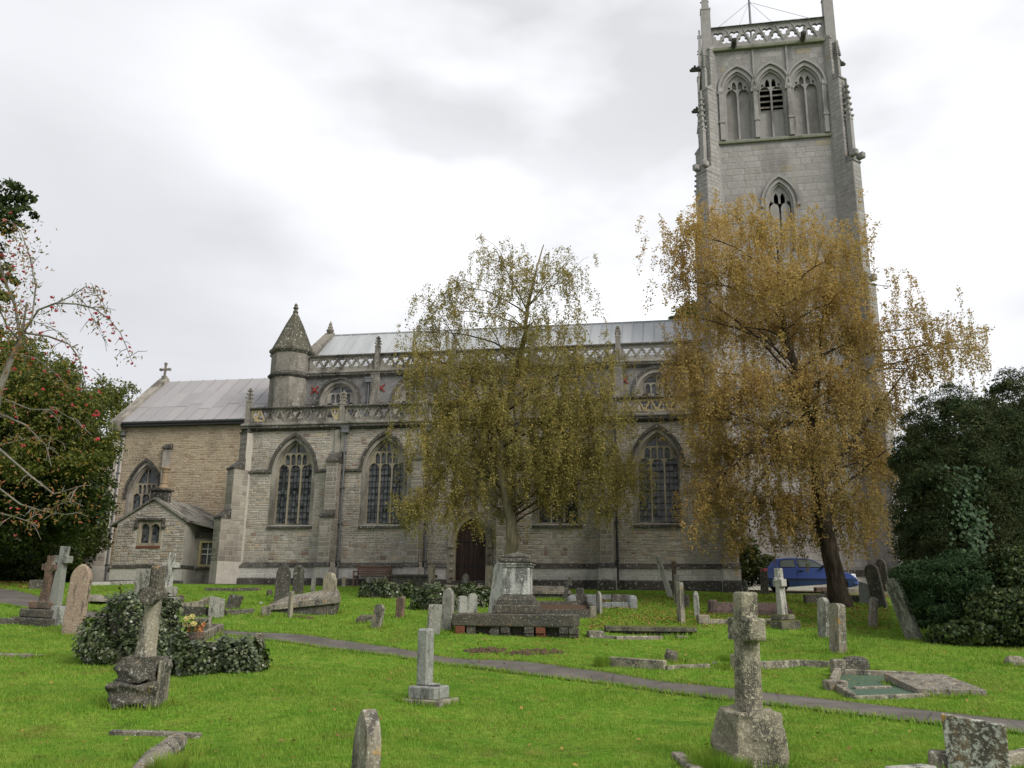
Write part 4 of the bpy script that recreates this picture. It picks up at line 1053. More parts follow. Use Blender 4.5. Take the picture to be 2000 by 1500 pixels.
mb.cbox(-19.56, -19.34, VV - .14, VV + .02, 5.05, 5.22, .04); mb.cbox(-18.06, -17.84, VV - .14, VV + .02, 5.05, 5.22, .04); mb.build('hood_mould', M['weathered'], vwo)
mb = MB(); mb.box(-19.35, -18.05, VV - .06, VV + .1, 4.08, 4.18); mb.build('sill', M['brick'], vwo)
mb = MB(); mb.box(V0 - .05, V1 + .05, VV - .11, VV + .1, 2.0, 3.08); mb.box(V1 - .1, V1 + .05, VV + .1, 2.0, 2.0, 3.08); mb.build('plinth', M['plinth_stone'], CH)
mb = MB(); mb.box(V0 - .08, V1 + .08, VV - .15, VV + .1, 3.08, 3.24); mb.box(V1 - .1, V1 + .08, VV + .1, 2.0, 3.08, 3.24); mb.build('plinth_moulding', M['weathered'], CH)
mb = MB(); mb.cbox(V0 - .1, V1 + .1, VV - .18, VV + .1, 2.0, 2.5, .04); mb.build('footing', M['weathered'], CH)
# roof: left slope and long right slope carried over the annex (catslide)
sl = (VA - VE) / (VC - V0)
def vroof(name, pts, mat, n, parent=CH):
    """stone-slate slope from ridge edge (a,b) to eaves edge (d,c), n raised courses"""
    a, b, c, d = [Vector(p) for p in pts]; nrm = (b - a).cross(d - a).normalized(); nrm = nrm if nrm.z > 0 else -nrm
    o = MB(); t = nrm * .07; o.add([a, b, c, d, a + t, b + t, c + t, d + t], [(0, 3, 2, 1), (4, 5, 6, 7), (0, 1, 5, 4), (1, 2, 6, 5), (2, 3, 7, 6), (3, 0, 4, 7)])
    ob = o.build(name, M[mat], parent)
    for i in range(n):
        f0, f1 = (i + .06) / n, (i + .94) / n
        q = MB(); e0, e1, e2, e3 = a.lerp(b, f0), a.lerp(b, f1), d.lerp(c, f1), d.lerp(c, f0); t1, t2 = nrm * .07, nrm * .12
        q.add([e0 + t1, e1 + t1, e2 + t1, e3 + t1, e0 + t2, e1 + t2, e2 + t2, e3 + t2], [(0, 3, 2, 1), (4, 5, 6, 7), (0, 1, 5, 4), (1, 2, 6, 5), (2, 3, 7, 6), (3, 0, 4, 7)])
        q.build('roof_slab', M[mat], ob)
    return ob
vroof('vestry_roof', [(VC, VV - .12, VA + .02), (VC, KV, VA + .02), (V0 - .35, KV, VE - .35 * sl + .02), (V0 - .35, VV - .12, VE - .35 * sl + .02)], 'parapet', 8)
vroof('vestry_roof', [(VC, VV - .12, VA + .02), (VC, KV, VA + .02), (V1 + 1.35, KV, VE - 1.35 * sl * .72 + .02), (V1 + .1, VV - .12, VE + .02)], 'parapet', 9)
vroof('vestry_roof', [(V1 + .12, VV + .1, VE + .02), (V1 + 1.3, KV, VE - 1.35 * sl * .72 + .08), (-14.6, KV, 4.95), (-15.0, 1.9, 4.92)], 'parapet', 4)
mb = MB(); mb.cbox(VC - .42, VC + .42, VV + .15, VV + .75, VA - .1, 6.98, .03); mb.box(VC - .5, VC + .5, VV + .08, VV + .82, 6.98, 7.08); cb = mb.build('chimney_base', M['weathered'], CH)
mb = MB(); mb.lathe([(.26, 7.08), (.26, 7.18), (.21, 7.24), (.18, 7.3), (.18, 7.36), (.20, 7.4), (.165, 7.46), (.15, 7.92), (.18, 7.96), (.18, 8.02), (.20, 8.08), (.24, 8.12), (.24, 8.2), (.18, 8.24)], 12, Matrix.Translation((VC + .12, VV + .45, 0))); mb.build('chimney_pot', M['terracotta'], cb)
# annex
AV = 2.0; aw = [(-16.42, 3.3), (-15.72, 3.3), (-15.72, 4.42), (-16.42, 4.42)]
mb = MB(); mb.plate([(-16.75, 2.0), (-14.4, 2.0), (-14.4, 4.72), (-16.75, 4.72)], [aw, [(-15.22, 2.3), (-14.6, 2.3), (-14.6, 4.38), (-15.22, 4.38)]], AV, AV + .35); mb.build('annex_wall', M['dressed'], CH)
mb = MB(); mb.box(-16.78, -14.3, AV - .1, AV + .3, 4.66, 4.92); mb.build('fascia', M['weathered'], CH)
mb = MB(); mb.plate([(-16.5, 3.22), (-15.64, 3.22), (-15.64, 4.5), (-16.5, 4.5)], [[(-16.38, 3.32), (-15.76, 3.32), (-15.76, 4.4), (-16.38, 4.4)]], AV - .025, AV + .1)
an = mb.build('window', M['yellow_stone'], CH)
quarry_glass('pane', -16.07, .66, 3.3, 4.42, AV + .14, an, 2, 3)
mb = MB(); mb.box(-16.09, -16.05, AV + .09, AV + .125, 3.32, 4.4); mb.box(-16.38, -15.76, AV + .092, AV + .122, 3.82, 3.86); mb.box(-16.38, -15.76, AV + .092, AV + .122, 4.08, 4.11); mb.build('glazing_bar', M['white_paint'], an)
mb = MB(); mb.cbox(-16.56, -15.6, AV - .1, AV + .1, 3.06, 3.18, .02); mb.build('sill', M['weathered'], an)
mb = MB(); mb.box(-15.22, -14.6, AV + .15, AV + .2, 2.3, 4.38); mb.build('door', M['oak'], CH)

# ---------- west tower
TWV, T0, T1 = 5.0, 10.0, 16.66; TC = (T0 + T1) / 2; TD = T1 - T0; TVC = TWV + TD / 2
bw = [(11.55, 1.55), (TC + .02, 1.55), (15.17, 1.55)]
bel_op = [arch(x, w, 26.35, 29.35, 30.55, 9) for x, w in bw]
low_op = arch(13.4, 1.35, 19.6, 22.4, 23.65, 9)
mb = MB(); mb.plate([(T0, 2.0), (T1, 2.0), (T1, 32.0), (T0, 32.0)], bel_op + [low_op], TWV, TWV + .8)
mb.box(T0, T0 + .8, TWV + .8, TWV + TD, 2, 32); mb.box(T1 - .8, T1, TWV + .8, TWV + TD, 2, 32); mb.box(T0, T1, TWV + TD - .8, TWV + TD + .001, 2, 32)
mb.box(T0 + .8, T1 - .8, TWV + .8, TWV + TD - .8, 31.2, 31.6)
tower = mb.build('tower', M['tower_joint'], CH)
def near_open(x, z): return False
blk = [arch(x, w + .5, 26.2, 29.35, 31.1, 8) for x, w in bw] + [arch(13.4, 1.85, 19.5, 22.4, 24.1, 8)]
stonework(tower, T0 + .02, T1 - .02, 26.3, 31.85, TWV, M['ashlar'], blk + [[(x - .16, 26), (x + .16, 26), (x + .16, 32), (x - .16, 32)] for x in (12.48, 14.28)], .30, .40, .4, .95, nparts=60, pname='ashlar_block', gap=.012, proud=(.006, .012), wob=.002)
stonework(tower, T0 + .02, T1 - .02, 3.4, 26.0, TWV, M['ashlar'], blk, .30, .42, .42, 1.0, nparts=230, pname='ashlar_block', gap=.012, proud=(.005, .011), wob=.002, prefer=lambda x, z: 1 if z > 18 else .2)
def tower_window(cx, w, sill, sp, ap, solid_to=None, louv=None, lsp=None):
    o = MB(); ring(o, cx, w - .02, sill, sp, ap, .13, TWV - .03, TWV + .25); ring(o, cx, w - .22, sill, sp, ap - .12, .10, TWV + .1, TWV + .4)
    ob = o.build('belfry_window', M['tower_stone'], CH)
    iw = w - .22; lw = iw / 2 - .10; holes = []; lsp = lsp or sp - .15
    for s_ in (-1, 1):
        x = cx + s_ * iw / 4; holes.append(arch(x, lw, sill + .06, lsp, lsp + lw * .72, 6))
        holes.append(arch(cx + s_ * .17, .24, lsp + lw * .55 + .05, sp + .42, sp + .72, 4))
        holes.append(arch(cx + s_ * .44, .12, lsp + lw * .95, sp + .12, sp + .30, 4))
    t = MB(); t.plate(arch(cx, iw, sill, sp, ap - .12, 10), holes, TWV + .24, TWV + .40); t.build('tracery', M['tower_stone'], ob)
    if solid_to:
        p = MB(); p.plate(arch(cx, iw + .1, sill, min(sp, solid_to), solid_to if solid_to < sp else ap - .05, 8) if solid_to > sp else [(cx - iw / 2 - .05, sill), (cx + iw / 2 + .05, sill), (cx + iw / 2 + .05, solid_to), (cx - iw / 2 - .05, solid_to)], [], TWV + .45, TWV + .6)
        p.build('blind_panel', M['ashlar'], ob)
    if louv:
        for s_ in (-1, 1):
            z = louv[0]
            while z < louv[1]:
                l_ = MB(); x = cx + s_ * iw / 4
                l_.add([(x - lw / 2 - .03, TWV + .30, z), (x + lw / 2 + .03, TWV + .30, z), (x + lw / 2 + .03, TWV + .62, z + .26), (x - lw / 2 - .03, TWV + .62, z + .26), (x - lw / 2 - .03, TWV + .30, z + .07), (x + lw / 2 + .03, TWV + .30, z + .07), (x + lw / 2 + .03, TWV + .62, z + .33), (x - lw / 2 - .03, TWV + .62, z + .33)], [(0, 3, 2, 1), (4, 5, 6, 7), (0, 1, 5, 4), (1, 2, 6, 5), (2, 3, 7, 6), (3, 0, 4, 7)])
                l_.build('louvre', M['dressed'], ob); z += .36
    h = MB(); band(h, arch(cx, w + .62, sp - .02, sp, ap + .40, 10), arch(cx, w + .40, sp - .02, sp, ap + .26, 10), TWV - .12, TWV + .02)
    for s_ in (-1, 1): h.cbox(cx + s_ * (w / 2 + .26) - .1, cx + s_ * (w / 2 + .26) + .1, TWV - .14, TWV + .02, sp - .2, sp, .03)
    h.build('hood_mould', M['tower_stone'], ob)
    return ob
for i, (x, w) in enumerate(bw):
    if i == 1: tower_window(x, w, 26.35, 29.35, 30.55, solid_to=28.25, louv=(28.28, 29.6), lsp=29.2)
    else: tower_window(x, w, 26.35, 29.35, 30.55, solid_to=30.6, lsp=29.2)
tower_window(13.4, 1.35, 19.6, 22.4, 23.65, solid_to=22.0, lsp=22.2)
for x in (12.48, 14.28, 10.62, 16.1):
    mb = MB(); mb.box(x - .11, x + .11, TWV - .12, TWV + .02, 26.35, 29.25); mb.lathe([(.16, 29.22), (.18, 29.33), (.10, 29.5), (.02, 29.75)], 4, Matrix.Translation((x, TWV - .03, 0)), PI / 4)
    mb.cbox(x - .17, x + .17, TWV - .16, TWV + .02, 27.35, 27.5, .03)
    if 12 < x < 15: mb.box(x - .06, x + .06, TWV - .07, TWV + .02, 29.6, 31.9)
    mb.build('belfry_shaft', M['tower_stone'], CH)
def tower_string(z, h=.16, p=.14):
    o = MB()
    for (a, b, c, d) in ((T0 - p, T1 + p, TWV - p, TWV + .01), (T0 - p, T0 + .01, TWV, TWV + TD), (T1 - .01, T1 + p, TWV, TWV + TD)):
        o.box(a, b, c, d, z, z + h)
    o.build('tower_string', M['tower_moss'], CH, bevel=.03)
tower_string(26.08); tower_string(17.3); tower_string(10.5); tower_string(31.85, .2, .22)
for w_, d_ in ((.14, .001),):
    mb = MB(); mb.box(T0 - .2, T1 + .2, TWV - .2, TWV + .05, 2.0, 3.0); mb.build('plinth', M['plinth_stone'], CH)
    mb = MB(); mb.box(T0 - .25, T1 + .25, TWV - .25, TWV + .05, 3.0, 3.3); mb.build('plinth_moulding', M['weathered'], CH)
# diagonal corner buttresses in stages
def corner_buttress(x, y, rot):
    st = [(2.0, 11.2, 1.45), (11.2, 17.3, 1.25), (17.3, 24.2, 1.04), (24.2, 29.3, .66), (29.3, 31.9, .34)]
    ob = buttress(x, .66, st, v=y, rot=rot, name='corner_buttress', mat='roughcast', stones='ashlar', capmat='tower_stone')
    for (z0, z1, d, w) in ((24.2, 29.2, .86, .26), (29.3, 31.9, .46, .22)):      # crocketed pinnacles against the upper stages
        p = MB(); p.box(-w / 2, w / 2, -d - w / 2, -d + w / 2, z0, z0 + (z1 - z0) * .5)
        zs = z0 + (z1 - z0) * .5; zt = z1
        p.lathe([(w * .8, zs - .01), (w * .8, zs + .1), (w * .55, zs + .2), (.05, zt), (.02, zt + .05)], 4, Matrix.Translation((0, -d, 0)), PI / 4)
        n = 6
        for i in range(n):
            f = i / n; zz = zs + .25 + (zt - zs - .4) * f; r_ = w * .55 * (1 - f)
            for k_ in range(4): p.lathe([(.01, -.08), (.075, -.02), (.085, .06), (.01, .1)], 5, Matrix.Translation((math.cos(PI / 2 * k_ + PI / 4) * (r_ + .05), -d + math.sin(PI / 2 * k_ + PI / 4) * (r_ + .05), zz)))
        p.build('crocketed_pinnacle', M['tower_stone'], ob)
    for z in (17.6, 24.4):
        for s_ in (-1, 1): MB().cbox(s_ * .3 - .14, s_ * .3 + .14, -1.35, -.9, z, z + .35, .05).build('gablet', M['tower_stone'], ob)
    return ob
corner_buttress(T0 + .12, TWV + .12, -PI / 4); corner_buttress(T1 - .12, TWV + .12, PI / 4)
corner_buttress(T0 + .12, TWV + TD - .12, -3 * PI / 4); corner_buttress(T1 - .12, TWV + TD - .12, 3 * PI / 4)
# pierced tower parapet on four sides, big pinnacles
tp = parapet(T0 + .2, T1 - .2, TWV - .12, 32.05, 33.45, .86, name='tower_parapet', mat='tower_stone', depth=.26)
tb = parapet(T0 + .2, T1 - .2, TWV + TD - .1, 32.05, 33.45, .86, name='tower_parapet', mat='tower_stone', depth=.26)
for x in (T0 - .12, T1 - .14):
    o = parapet(0, TD - .4, 0, 32.05, 33.45, .86, name='tower_parapet', mat='tower_stone', depth=.26); o.rotation_euler = (0, 0, PI / 2); o.location = (x + .26, TWV + .2, 0)
for x in (T0 + .0, T1 - .0):
    for y in (TWV + .0, TWV + TD):
        pinnacle(x, y, 31.6, 34.6, 38.2, .52, mat='tower_stone', name='tower_pinnacle', rot=PI / 4 * 0)
def gargoyle(x, y, z, ang):
    o = MB(); o.tube([(0, 0, 0), (0, -.35, .03), (0, -.7, .0), (0, -.85, -.04)], [.17, .15, .12, .07], 6); o.lathe([(.02, -.1), (.12, -.05), (.13, .05), (.03, .12)], 6, Matrix.Translation((0, -.66, .06)))
    for s_ in (-1, 1): o.box(s_ * .1 - .03, s_ * .1 + .03, -.62, -.5, .08, .22)
    o.build('gargoyle', M['weathered'], CH, loc=(x, y, z), rot=(0, 0, ang))
gargoyle(11.45, TWV - .1, 32.0, 0); gargoyle(15.15, TWV - .1, 32.0, 0); gargoyle(T0 - .1, TWV + 1.2, 31.7, -PI / 2); gargoyle(T0 - .1, TWV + 1.0, 28.9, -PI / 2); gargoyle(T1 + .1, TWV + 1.2, 31.2, PI / 2)
mb = MB(); FP = (TC - .55, TWV + 2.6); mb.tube([(FP[0], FP[1], 31.5), (FP[0], FP[1], 42)], [.075, .05], 8); fp = mb.build('flagpole', M['grey_pipe'], CH)
mb = MB()
for (x, y) in ((T0 + .4, TWV + .2), (T1 - .4, TWV + .2), (FP[0] - 1, TWV + .1), (FP[0] + 1, TWV + .1)): mb.tube([(FP[0], FP[1], 36.9), (x, y, 33.4)], .012, 4)
mb.build('stay_wire', M['grey_pipe'], fp)
# ------------------------------------------------------------------ trees
def limb_path(a, b, rise=.35, n=6, wob=.12):
    a, b = Vector(a), Vector(b); L = (b - a).length; pts = []
    for i in range(n + 1):
        f = i / n; p = a.lerp(b, f); p.z += rise * L * math.sin(PI * f) * .35 * (1 - f * .4)
        if 0 < i < n: p += Vector((random.uniform(-1, 1), random.uniform(-1, 1), random.uniform(-1, 1))) * wob * L / n
        pts.append(p)
    return pts
def birch(base_px, trunk_px, clusters, leafmat, barkmat, label, r0, leaf, nleaf, spread, droop, seed, extra=()):
    random.seed(seed); rng = np.random.default_rng(seed)
    base = gp(*base_px); Y = base.y; s = ppm(base)
    root = empty('birch_tree', base); tag(root, label, 'tree')
    inv = Matrix.Translation(-base)
    tp = [base + Vector((0, 0, -.3))] + [at_depth(x, y, Y + dy) for x, y, dy in trunk_px]
    ln = [0]
    for i in range(1, len(tp)): ln.append(ln[-1] + (tp[i] - tp[i - 1]).length)
    # finer, slightly wandering stem
    fine = []; rad = []
    for i in range(len(tp) - 1):
        for k_ in range(4):
            f = k_ / 4; q = tp[i].lerp(tp[i + 1], f) + Vector((random.uniform(-1, 1), random.uniform(-1, 1), 0)) * .03
            t = (ln[i] + (ln[i + 1] - ln[i]) * f) / ln[-1]
            fine.append(q); rad.append(r0 * (1 - t) ** .9 + .02 + (r0 * .45 * max(0, 1 - t * 14)))
    fine.append(tp[-1]); rad.append(.02)
    MB().tube(fine, rad, 12, True, inv).build('trunk', M[barkmat], root, smooth=True)
    br = MB(); tw = MB(); leaves = []
    tot = sum(c[2] * c[3] * c[4] for c in clusters)
    nlimb = 0
    for (px, py, rx, rz, dens) in clusters:
        c = at_depth(px, py, Y + random.uniform(-spread, spread)); sc = s * .95
        RX, RZ = rx / sc, rz / sc; RY = min(RX, 1.9)
        # limb leaves the stem below the cluster
        best = None
        for q, r_ in zip(fine, rad):
            if q.z > c.z - .25 * abs(c.x - q.x) - .2: continue
            d = (q - c).length - .15 * (q.z - base.z)
            if q.z > base.z + 2.2 and (best is None or d < best[0]): best = (d, q, r_)
        if best is None: best = (0, fine[len(fine) // 2], rad[len(fine) // 2])
        lp = limb_path(best[1], c, .35, 7); L = (c - best[1]).length; r1 = min(best[2] * .45, .008 * L + .010)
        br.tube(lp, [r1 * (1 - .72 * i / 7) for i in range(8)], 6, False, inv)
        subs = []
        for k_ in range(max(5, int(dens * rx * rz / 520))):
            e = c + Vector((random.gauss(0, .48) * RX, random.gauss(0, .5) * RY, (random.random() * 1.2 - .25) * RZ))
            st = lp[random.randint(4, 7)]
            sp = limb_path(st, e, .4, 4, .2); br.tube(sp, [.012, .010, .008, .006, .004], 4, False, inv); subs.append(sp)
        nt_ = max(10, int(dens * rx * rz / 34)); per = max(4, int(nleaf * rx * rz * dens / tot / nt_))
        for k_ in range(nt_):
            sp = random.choice(subs); p = (sp[random.randint(1, 4)] if random.random() < .5 else c + Vector((random.gauss(0, .55) * RX, random.gauss(0, .55) * RY, random.gauss(.15, .5) * RZ))) + Vector((random.gauss(0, .30), random.gauss(0, .30), random.gauss(0, .24))) * min(RX, 1.3)
            l_ = random.uniform(.45, 1.0) * droop * (.6 + .4 * RZ); a = random.uniform(0, 2 * PI); o = random.uniform(.25, .8)
            d = Vector((math.cos(a) * o, math.sin(a) * o, 0)); pts = []
            for i in range(5):
                f = i / 4; pts.append(p + d * l_ * (1 - (1 - f) ** 2) * .6 + Vector((0, 0, .16 * l_ * math.sin(PI * min(1, f * 1.6)) - l_ * f * f * .95)))
            tw.tube(pts, [.005, .0045, .004, .003, .002], 3, False, inv)
            f = rng.random(per) ** .75 * 4; i0 = np.minimum(f.astype(int), 3); P_ = np.array([[*q] for q in pts])
            cc = P_[i0] * (1 - (f - i0))[:, None] + P_[i0 + 1] * (f - i0)[:, None] + rng.normal(0, .065, (per, 3))
            leaves.append(cc)
    for (a, b, r_) in extra:
        A, B = at_depth(a[0], a[1], Y + a[2]), at_depth(b[0], b[1], Y + b[2]); br.tube(limb_path(A, B, .1, 5, .08), [.62 * r_ * (1 - .7 * i / 5) for i in range(6)], 7, False, inv)
    br.build('branches', M[barkmat if barkmat != 'birch_pale_bark' else 'twig'], root, smooth=True)
    tw.build('twigs', M['twig'], root)
    cc = np.concatenate(leaves) - np.array(base)[None]
    np_mesh('crown', leaf_quads(cc, leaf, None, rng=rng), 4, M[leafmat], root, kind='stuff')
    return root
B1 = [(1050, 545, 70, 60, .52), (965, 510, 40, 50, .55), (1112, 545, 36, 55, .45), (880, 610, 70, 50, .6), (830, 650, 50, 55, .45), (960, 600, 60, 50, .42), (1100, 650, 55, 55, .4), (1030, 640, 60, 55, .5), (890, 560, 40, 30, .4), (1000, 545, 50, 50, .35),
      (920, 720, 110, 65, .75), (1040, 725, 110, 65, .75), (830, 735, 50, 60, .7), (1140, 730, 60, 60, .6), (845, 810, 70, 65, 1.0), (960, 815, 100, 70, 1.1), (1080, 820, 100, 70, 1.0), (1175, 810, 55, 65, .95),
      (850, 895, 80, 65, 1.0), (960, 905, 95, 70, 1.05), (1070, 905, 95, 70, 1.0), (1165, 895, 70, 65, .9), (1222, 930, 38, 55, .7), (815, 985, 38, 45, .9), (890, 965, 60, 45, .85), (985, 970, 65, 40, .6), (1070, 965, 70, 45, .7), (1150, 975, 60, 40, .6), (1205, 985, 32, 30, .8), (800, 1005, 30, 35, .8), (1238, 940, 26, 45, .7), (905, 1010, 50, 25, .7), (800, 690, 30, 40, .5), (1185, 720, 35, 40, .6)]
birch((1002, 1170), [(998, 1100, 0), (1000, 1040, 0), (992, 985, 0), (975, 900, 0), (980, 830, .2), (1005, 740, .2), (1025, 660, 0), (1030, 600, 0), (1050, 520, 0), (1062, 478, 0)], B1, 'birch_green', 'birch_pale_bark',
      'slender birch with olive yellow leaves and pale trunk before the church door', .24, .064, 175000, 1.7, 1.05, 21,
      extra=[((1028, 605, 0), (968, 490, -.3), .05), ((1030, 600, 0), (1118, 500, .3), .05), ((960, 880, 0), (905, 690, -.5), .07), ((905, 690, -.5), (845, 590, -.6), .045), ((1000, 1000, 0), (1040, 975, -.8), .08), ((1070, 735, .3), (1105, 660, .5), .05), ((990, 700, 0), (940, 610, -.3), .05), ((985, 930, 0), (1120, 850, -1), .06), ((980, 940, 0), (860, 860, -1), .06)])
B2 = [(1325, 455, 45, 60, .7), (1320, 545, 40, 65, .6), (1345, 620, 32, 50, .55), (1410, 440, 65, 50, .8), (1490, 460, 60, 50, .8), (1570, 465, 55, 55, .75), (1650, 500, 50, 70, .7), (1390, 530, 60, 65, .9), (1470, 545, 75, 65, .95), (1560, 550, 75, 65, .95), (1640, 590, 60, 65, .8),
      (1330, 720, 50, 60, 1.0), (1400, 640, 70, 60, .9), (1490, 650, 80, 60, .85), (1585, 650, 75, 60, .85), (1680, 665, 60, 60, .95), (1740, 560, 32, 50, .35), (1790, 640, 50, 60, .55), (1845, 690, 55, 60, .75), (1895, 680, 30, 45, .8), (1775, 720, 45, 55, .55),
      (1370, 800, 65, 65, 1.0), (1460, 760, 80, 65, .95), (1560, 760, 85, 65, 1.0), (1660, 770, 75, 65, 1.0), (1740, 800, 40, 55, .8), (1390, 890, 55, 60, .95), (1470, 880, 75, 65, .95), (1570, 880, 85, 65, 1.0), (1670, 880, 70, 65, 1.0), (1725, 905, 30, 60, .9),
      (1400, 975, 60, 45, 1.1), (1480, 985, 70, 45, .95), (1570, 985, 70, 45, .9), (1655, 985, 60, 45, .85), (1700, 1010, 35, 45, .8), (1360, 1005, 35, 35, 1.0), (1440, 1045, 22, 45, .9), (1520, 1035, 45, 35, .6), (1610, 1040, 45, 35, .7), (1680, 1050, 40, 40, .45)]
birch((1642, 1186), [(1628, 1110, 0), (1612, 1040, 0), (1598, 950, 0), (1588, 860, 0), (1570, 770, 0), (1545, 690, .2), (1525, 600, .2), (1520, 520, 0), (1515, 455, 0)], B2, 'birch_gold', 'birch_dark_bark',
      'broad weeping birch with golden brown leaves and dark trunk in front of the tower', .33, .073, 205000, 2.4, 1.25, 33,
      extra=[((1600, 960, 0), (1790, 700, .6), .13), ((1592, 900, 0), (1610, 600, 1), .12), ((1610, 600, 1), (1680, 540, 1.2), .05), ((1605, 990, 0), (1730, 880, -.8), .12), ((1602, 970, 0), (1740, 760, .3), .1), ((1560, 740, 0), (1350, 560, .6), .08), ((1560, 740, 0), (1460, 620, 1), .06)])
# -- clump foliage (yew, cypress, holly): leaf sprays on the outside of a crown
def foliage(name, ells, nclump, nleaf, csize, lsize, mat, parent, seed, up=.35, aspect=.5, origin=None, jitter=.15, flat=.7):
    rng = np.random.default_rng(seed); out = []
    vol = np.array([e[3] * e[5] for e in ells]); vol = vol / vol.sum()
    for e, f in zip(ells, vol):
        n = int(nclump * f) + 1
        d = rng.normal(size=(n, 3)); d /= np.linalg.norm(d, axis=1)[:, None]
        r_ = (1 - jitter * rng.random(n) * 2.2)[:, None]
        c = np.array(e[:3])[None] + d * r_ * np.array(e[3:6])[None]
        nd = d / np.array(e[3:6])[None]; nd /= np.linalg.norm(nd, axis=1)[:, None]
        nd[:, 2] += up; nd /= np.linalg.norm(nd, axis=1)[:, None]
        cs = csize * rng.uniform(.6, 1.35, n)
        q = rng.normal(size=(n, nleaf, 3)); q /= np.linalg.norm(q, axis=2)[:, :, None]
        dot = (q * nd[:, None]).sum(2); q = np.where((dot < 0)[:, :, None], q - 1.6 * dot[:, :, None] * nd[:, None], q)
        rad = rng.random((n, nleaf)) ** .35
        P_ = c[:, None] + q * (rad * cs[:, None])[:, :, None] * np.array([1, 1, flat])
        out.append((P_.reshape(-1, 3), q.reshape(-1, 3)))
    P_ = np.concatenate([o[0] for o in out]); Q = np.concatenate([o[1] for o in out])
    k_ = P_[:, 2] > gz(P_[:, 0], P_[:, 1]) + .02; P_, Q = P_[k_], Q[k_]
    if origin is not None: P_ = P_ - np.array(origin)[None]
    return np_mesh(name, leaf_quads(P_, lsize, Q, 1.0, aspect, rng=rng), 4, M[mat], parent, kind='stuff')
def core(name, ells, mat, parent, origin, k_=.78):
    mb = MB()
    for e in ells:
        prof = [(max(.01, math.sin(PI * i / 8)), -math.cos(PI * i / 8)) for i in range(9)]
        Mx = Matrix.Translation(Vector(e[:3]) - Vector(origin)) @ Matrix.Diagonal((e[3] * k_, e[4] * k_, e[5] * k_, 1))
        mb.lathe(prof, 12, Mx)
    return mb.build(name, M[mat], parent)
def ell(px, py, rx, rz, y, ry=None):
    c = at_depth(px, py, y); s = ppm(c); return (c.x, c.y, c.z, rx / s, (ry if ry else rx / s), rz / s)
def clump_tree(name, label, base_px, ells, nclump, nleaf, csize, lsize, mat, seed, trunk_r=.2, cat='tree', up=.35, aspect=.5, jitter=.15, base=None, withcore=True, flat=.7, corek=.78):
    b = base or gp(*base_px); root = empty(name, b); tag(root, label, cat)
    foliage('crown', ells, nclump, nleaf, csize, lsize, mat, root, seed, up, aspect, b, jitter, flat)
    if withcore:
        foliage('inner_foliage', [(*e[:3], e[3] * .72, e[4] * .72, e[5] * .74) for e in ells], int(nclump * .5), int(nleaf * .45), csize * 1.25, lsize * 1.5, mat, root, seed + 50, up, min(.8, aspect * 1.5), b, jitter, flat)
    t = max(e[2] for e in ells)
    mb = MB(); c = ells[0]; mb.tube([(0, 0, -.2), ((c[0] - b.x) * .3, (c[1] - b.y) * .3, (t - b.z) * .35), ((c[0] - b.x), (c[1] - b.y), (t - b.z) * .85)], [trunk_r, trunk_r * .7, trunk_r * .2], 8); mb.build('trunk', M['birch_dark_bark'], root)
    return root
yc = 24.5
clump_tree('yew_tree', 'tall dark evergreen tree with rounded clumps beside the leaning headstone', (1880, 1215), [ell(1850, 860, 78, 105, yc, 1.5), ell(1880, 980, 125, 150, yc, 1.9), ell(1830, 1010, 75, 140, yc - .4, 1.3), ell(1945, 900, 80, 130, yc + .5, 1.5), ell(1810, 920, 62, 90, yc, 1.0), ell(1900, 1100, 120, 100, yc, 1.9), ell(1800, 1060, 48, 70, yc, .8)],
           900, 200, .32, .082, 'yew_leaf', 3, .3, aspect=.26, jitter=.15, flat=.85, up=.25)
clump_tree('yew_tree', 'dark evergreen tree rising higher at the picture edge behind the yew', (2020, 1190), [ell(1990, 790, 62, 65, 27, 1.3), ell(2020, 900, 100, 140, 27, 1.8), ell(2030, 1050, 110, 140, 27, 2), ell(1955, 860, 40, 60, 27, .8)], 420, 200, .36, .09, 'yew_leaf', 4, .3, aspect=.26, jitter=.15, flat=.85, up=.25)
clump_tree('cypress_bush', 'low blue green conifer bush behind the leaning headstone', (1860, 1240), [ell(1850, 1135, 82, 45, 22.8, .9), ell(1825, 1180, 58, 50, 22.9, .8), ell(1895, 1190, 70, 50, 22.9, .9), ell(1790, 1130, 40, 26, 22.9, .5), ell(1880, 1100, 50, 22, 22.9, .6)], 330, 150, .26, .07, 'blue_cypress', 5, .12, 'bush', up=.1, aspect=.3, corek=.6)
clump_tree('bramble_bush', 'sprawling leafy bramble bush at the foot of the evergreens', (1950, 1262), [ell(1960, 1205, 75, 55, 21.8, .9), ell(1900, 1240, 55, 26, 21.6, .6), ell(1990, 1130, 45, 60, 22.6, .7), ell(1850, 1243, 32, 16, 21.8, .4), ell(2000, 1230, 50, 40, 21.4, .6)], 260, 70, .3, .085, 'bramble', 6, .05, 'bush', aspect=.75)
# climbing ivy up the yew
rng = np.random.default_rng(9); cs = []
for k_ in range(520):
    t = rng.random(); x = 1885 + 32 * math.sin(t * 5) * (1 - t) + rng.normal() * (14 + 10 * t); y = 1100 - t * 190
    p = at_depth(x, y, 22.55 + .5 * t + rng.normal() * .08); cs.append(p)
iv = empty('climbing_ivy', gp(1885, 1235)); tag(iv, 'bright ivy stems climbing the front of the tall evergreen', 'ivy')
cs = np.array([[*p] for p in cs]) - np.array(iv.location)[None]
np_mesh('leaves', leaf_quads(cs, .10, np.tile([0, -1, .3], (len(cs), 1)), .6, .9), 4, M['ivy_bright'], iv, kind='stuff')
MB().tube([(0, .4, 0), (.1, .5, 1.2), (-.1, .6, 2.2), (.05, .9, 4.0)], [.03, .03, .02, .01], 5).build('stem', M['twig'], iv)
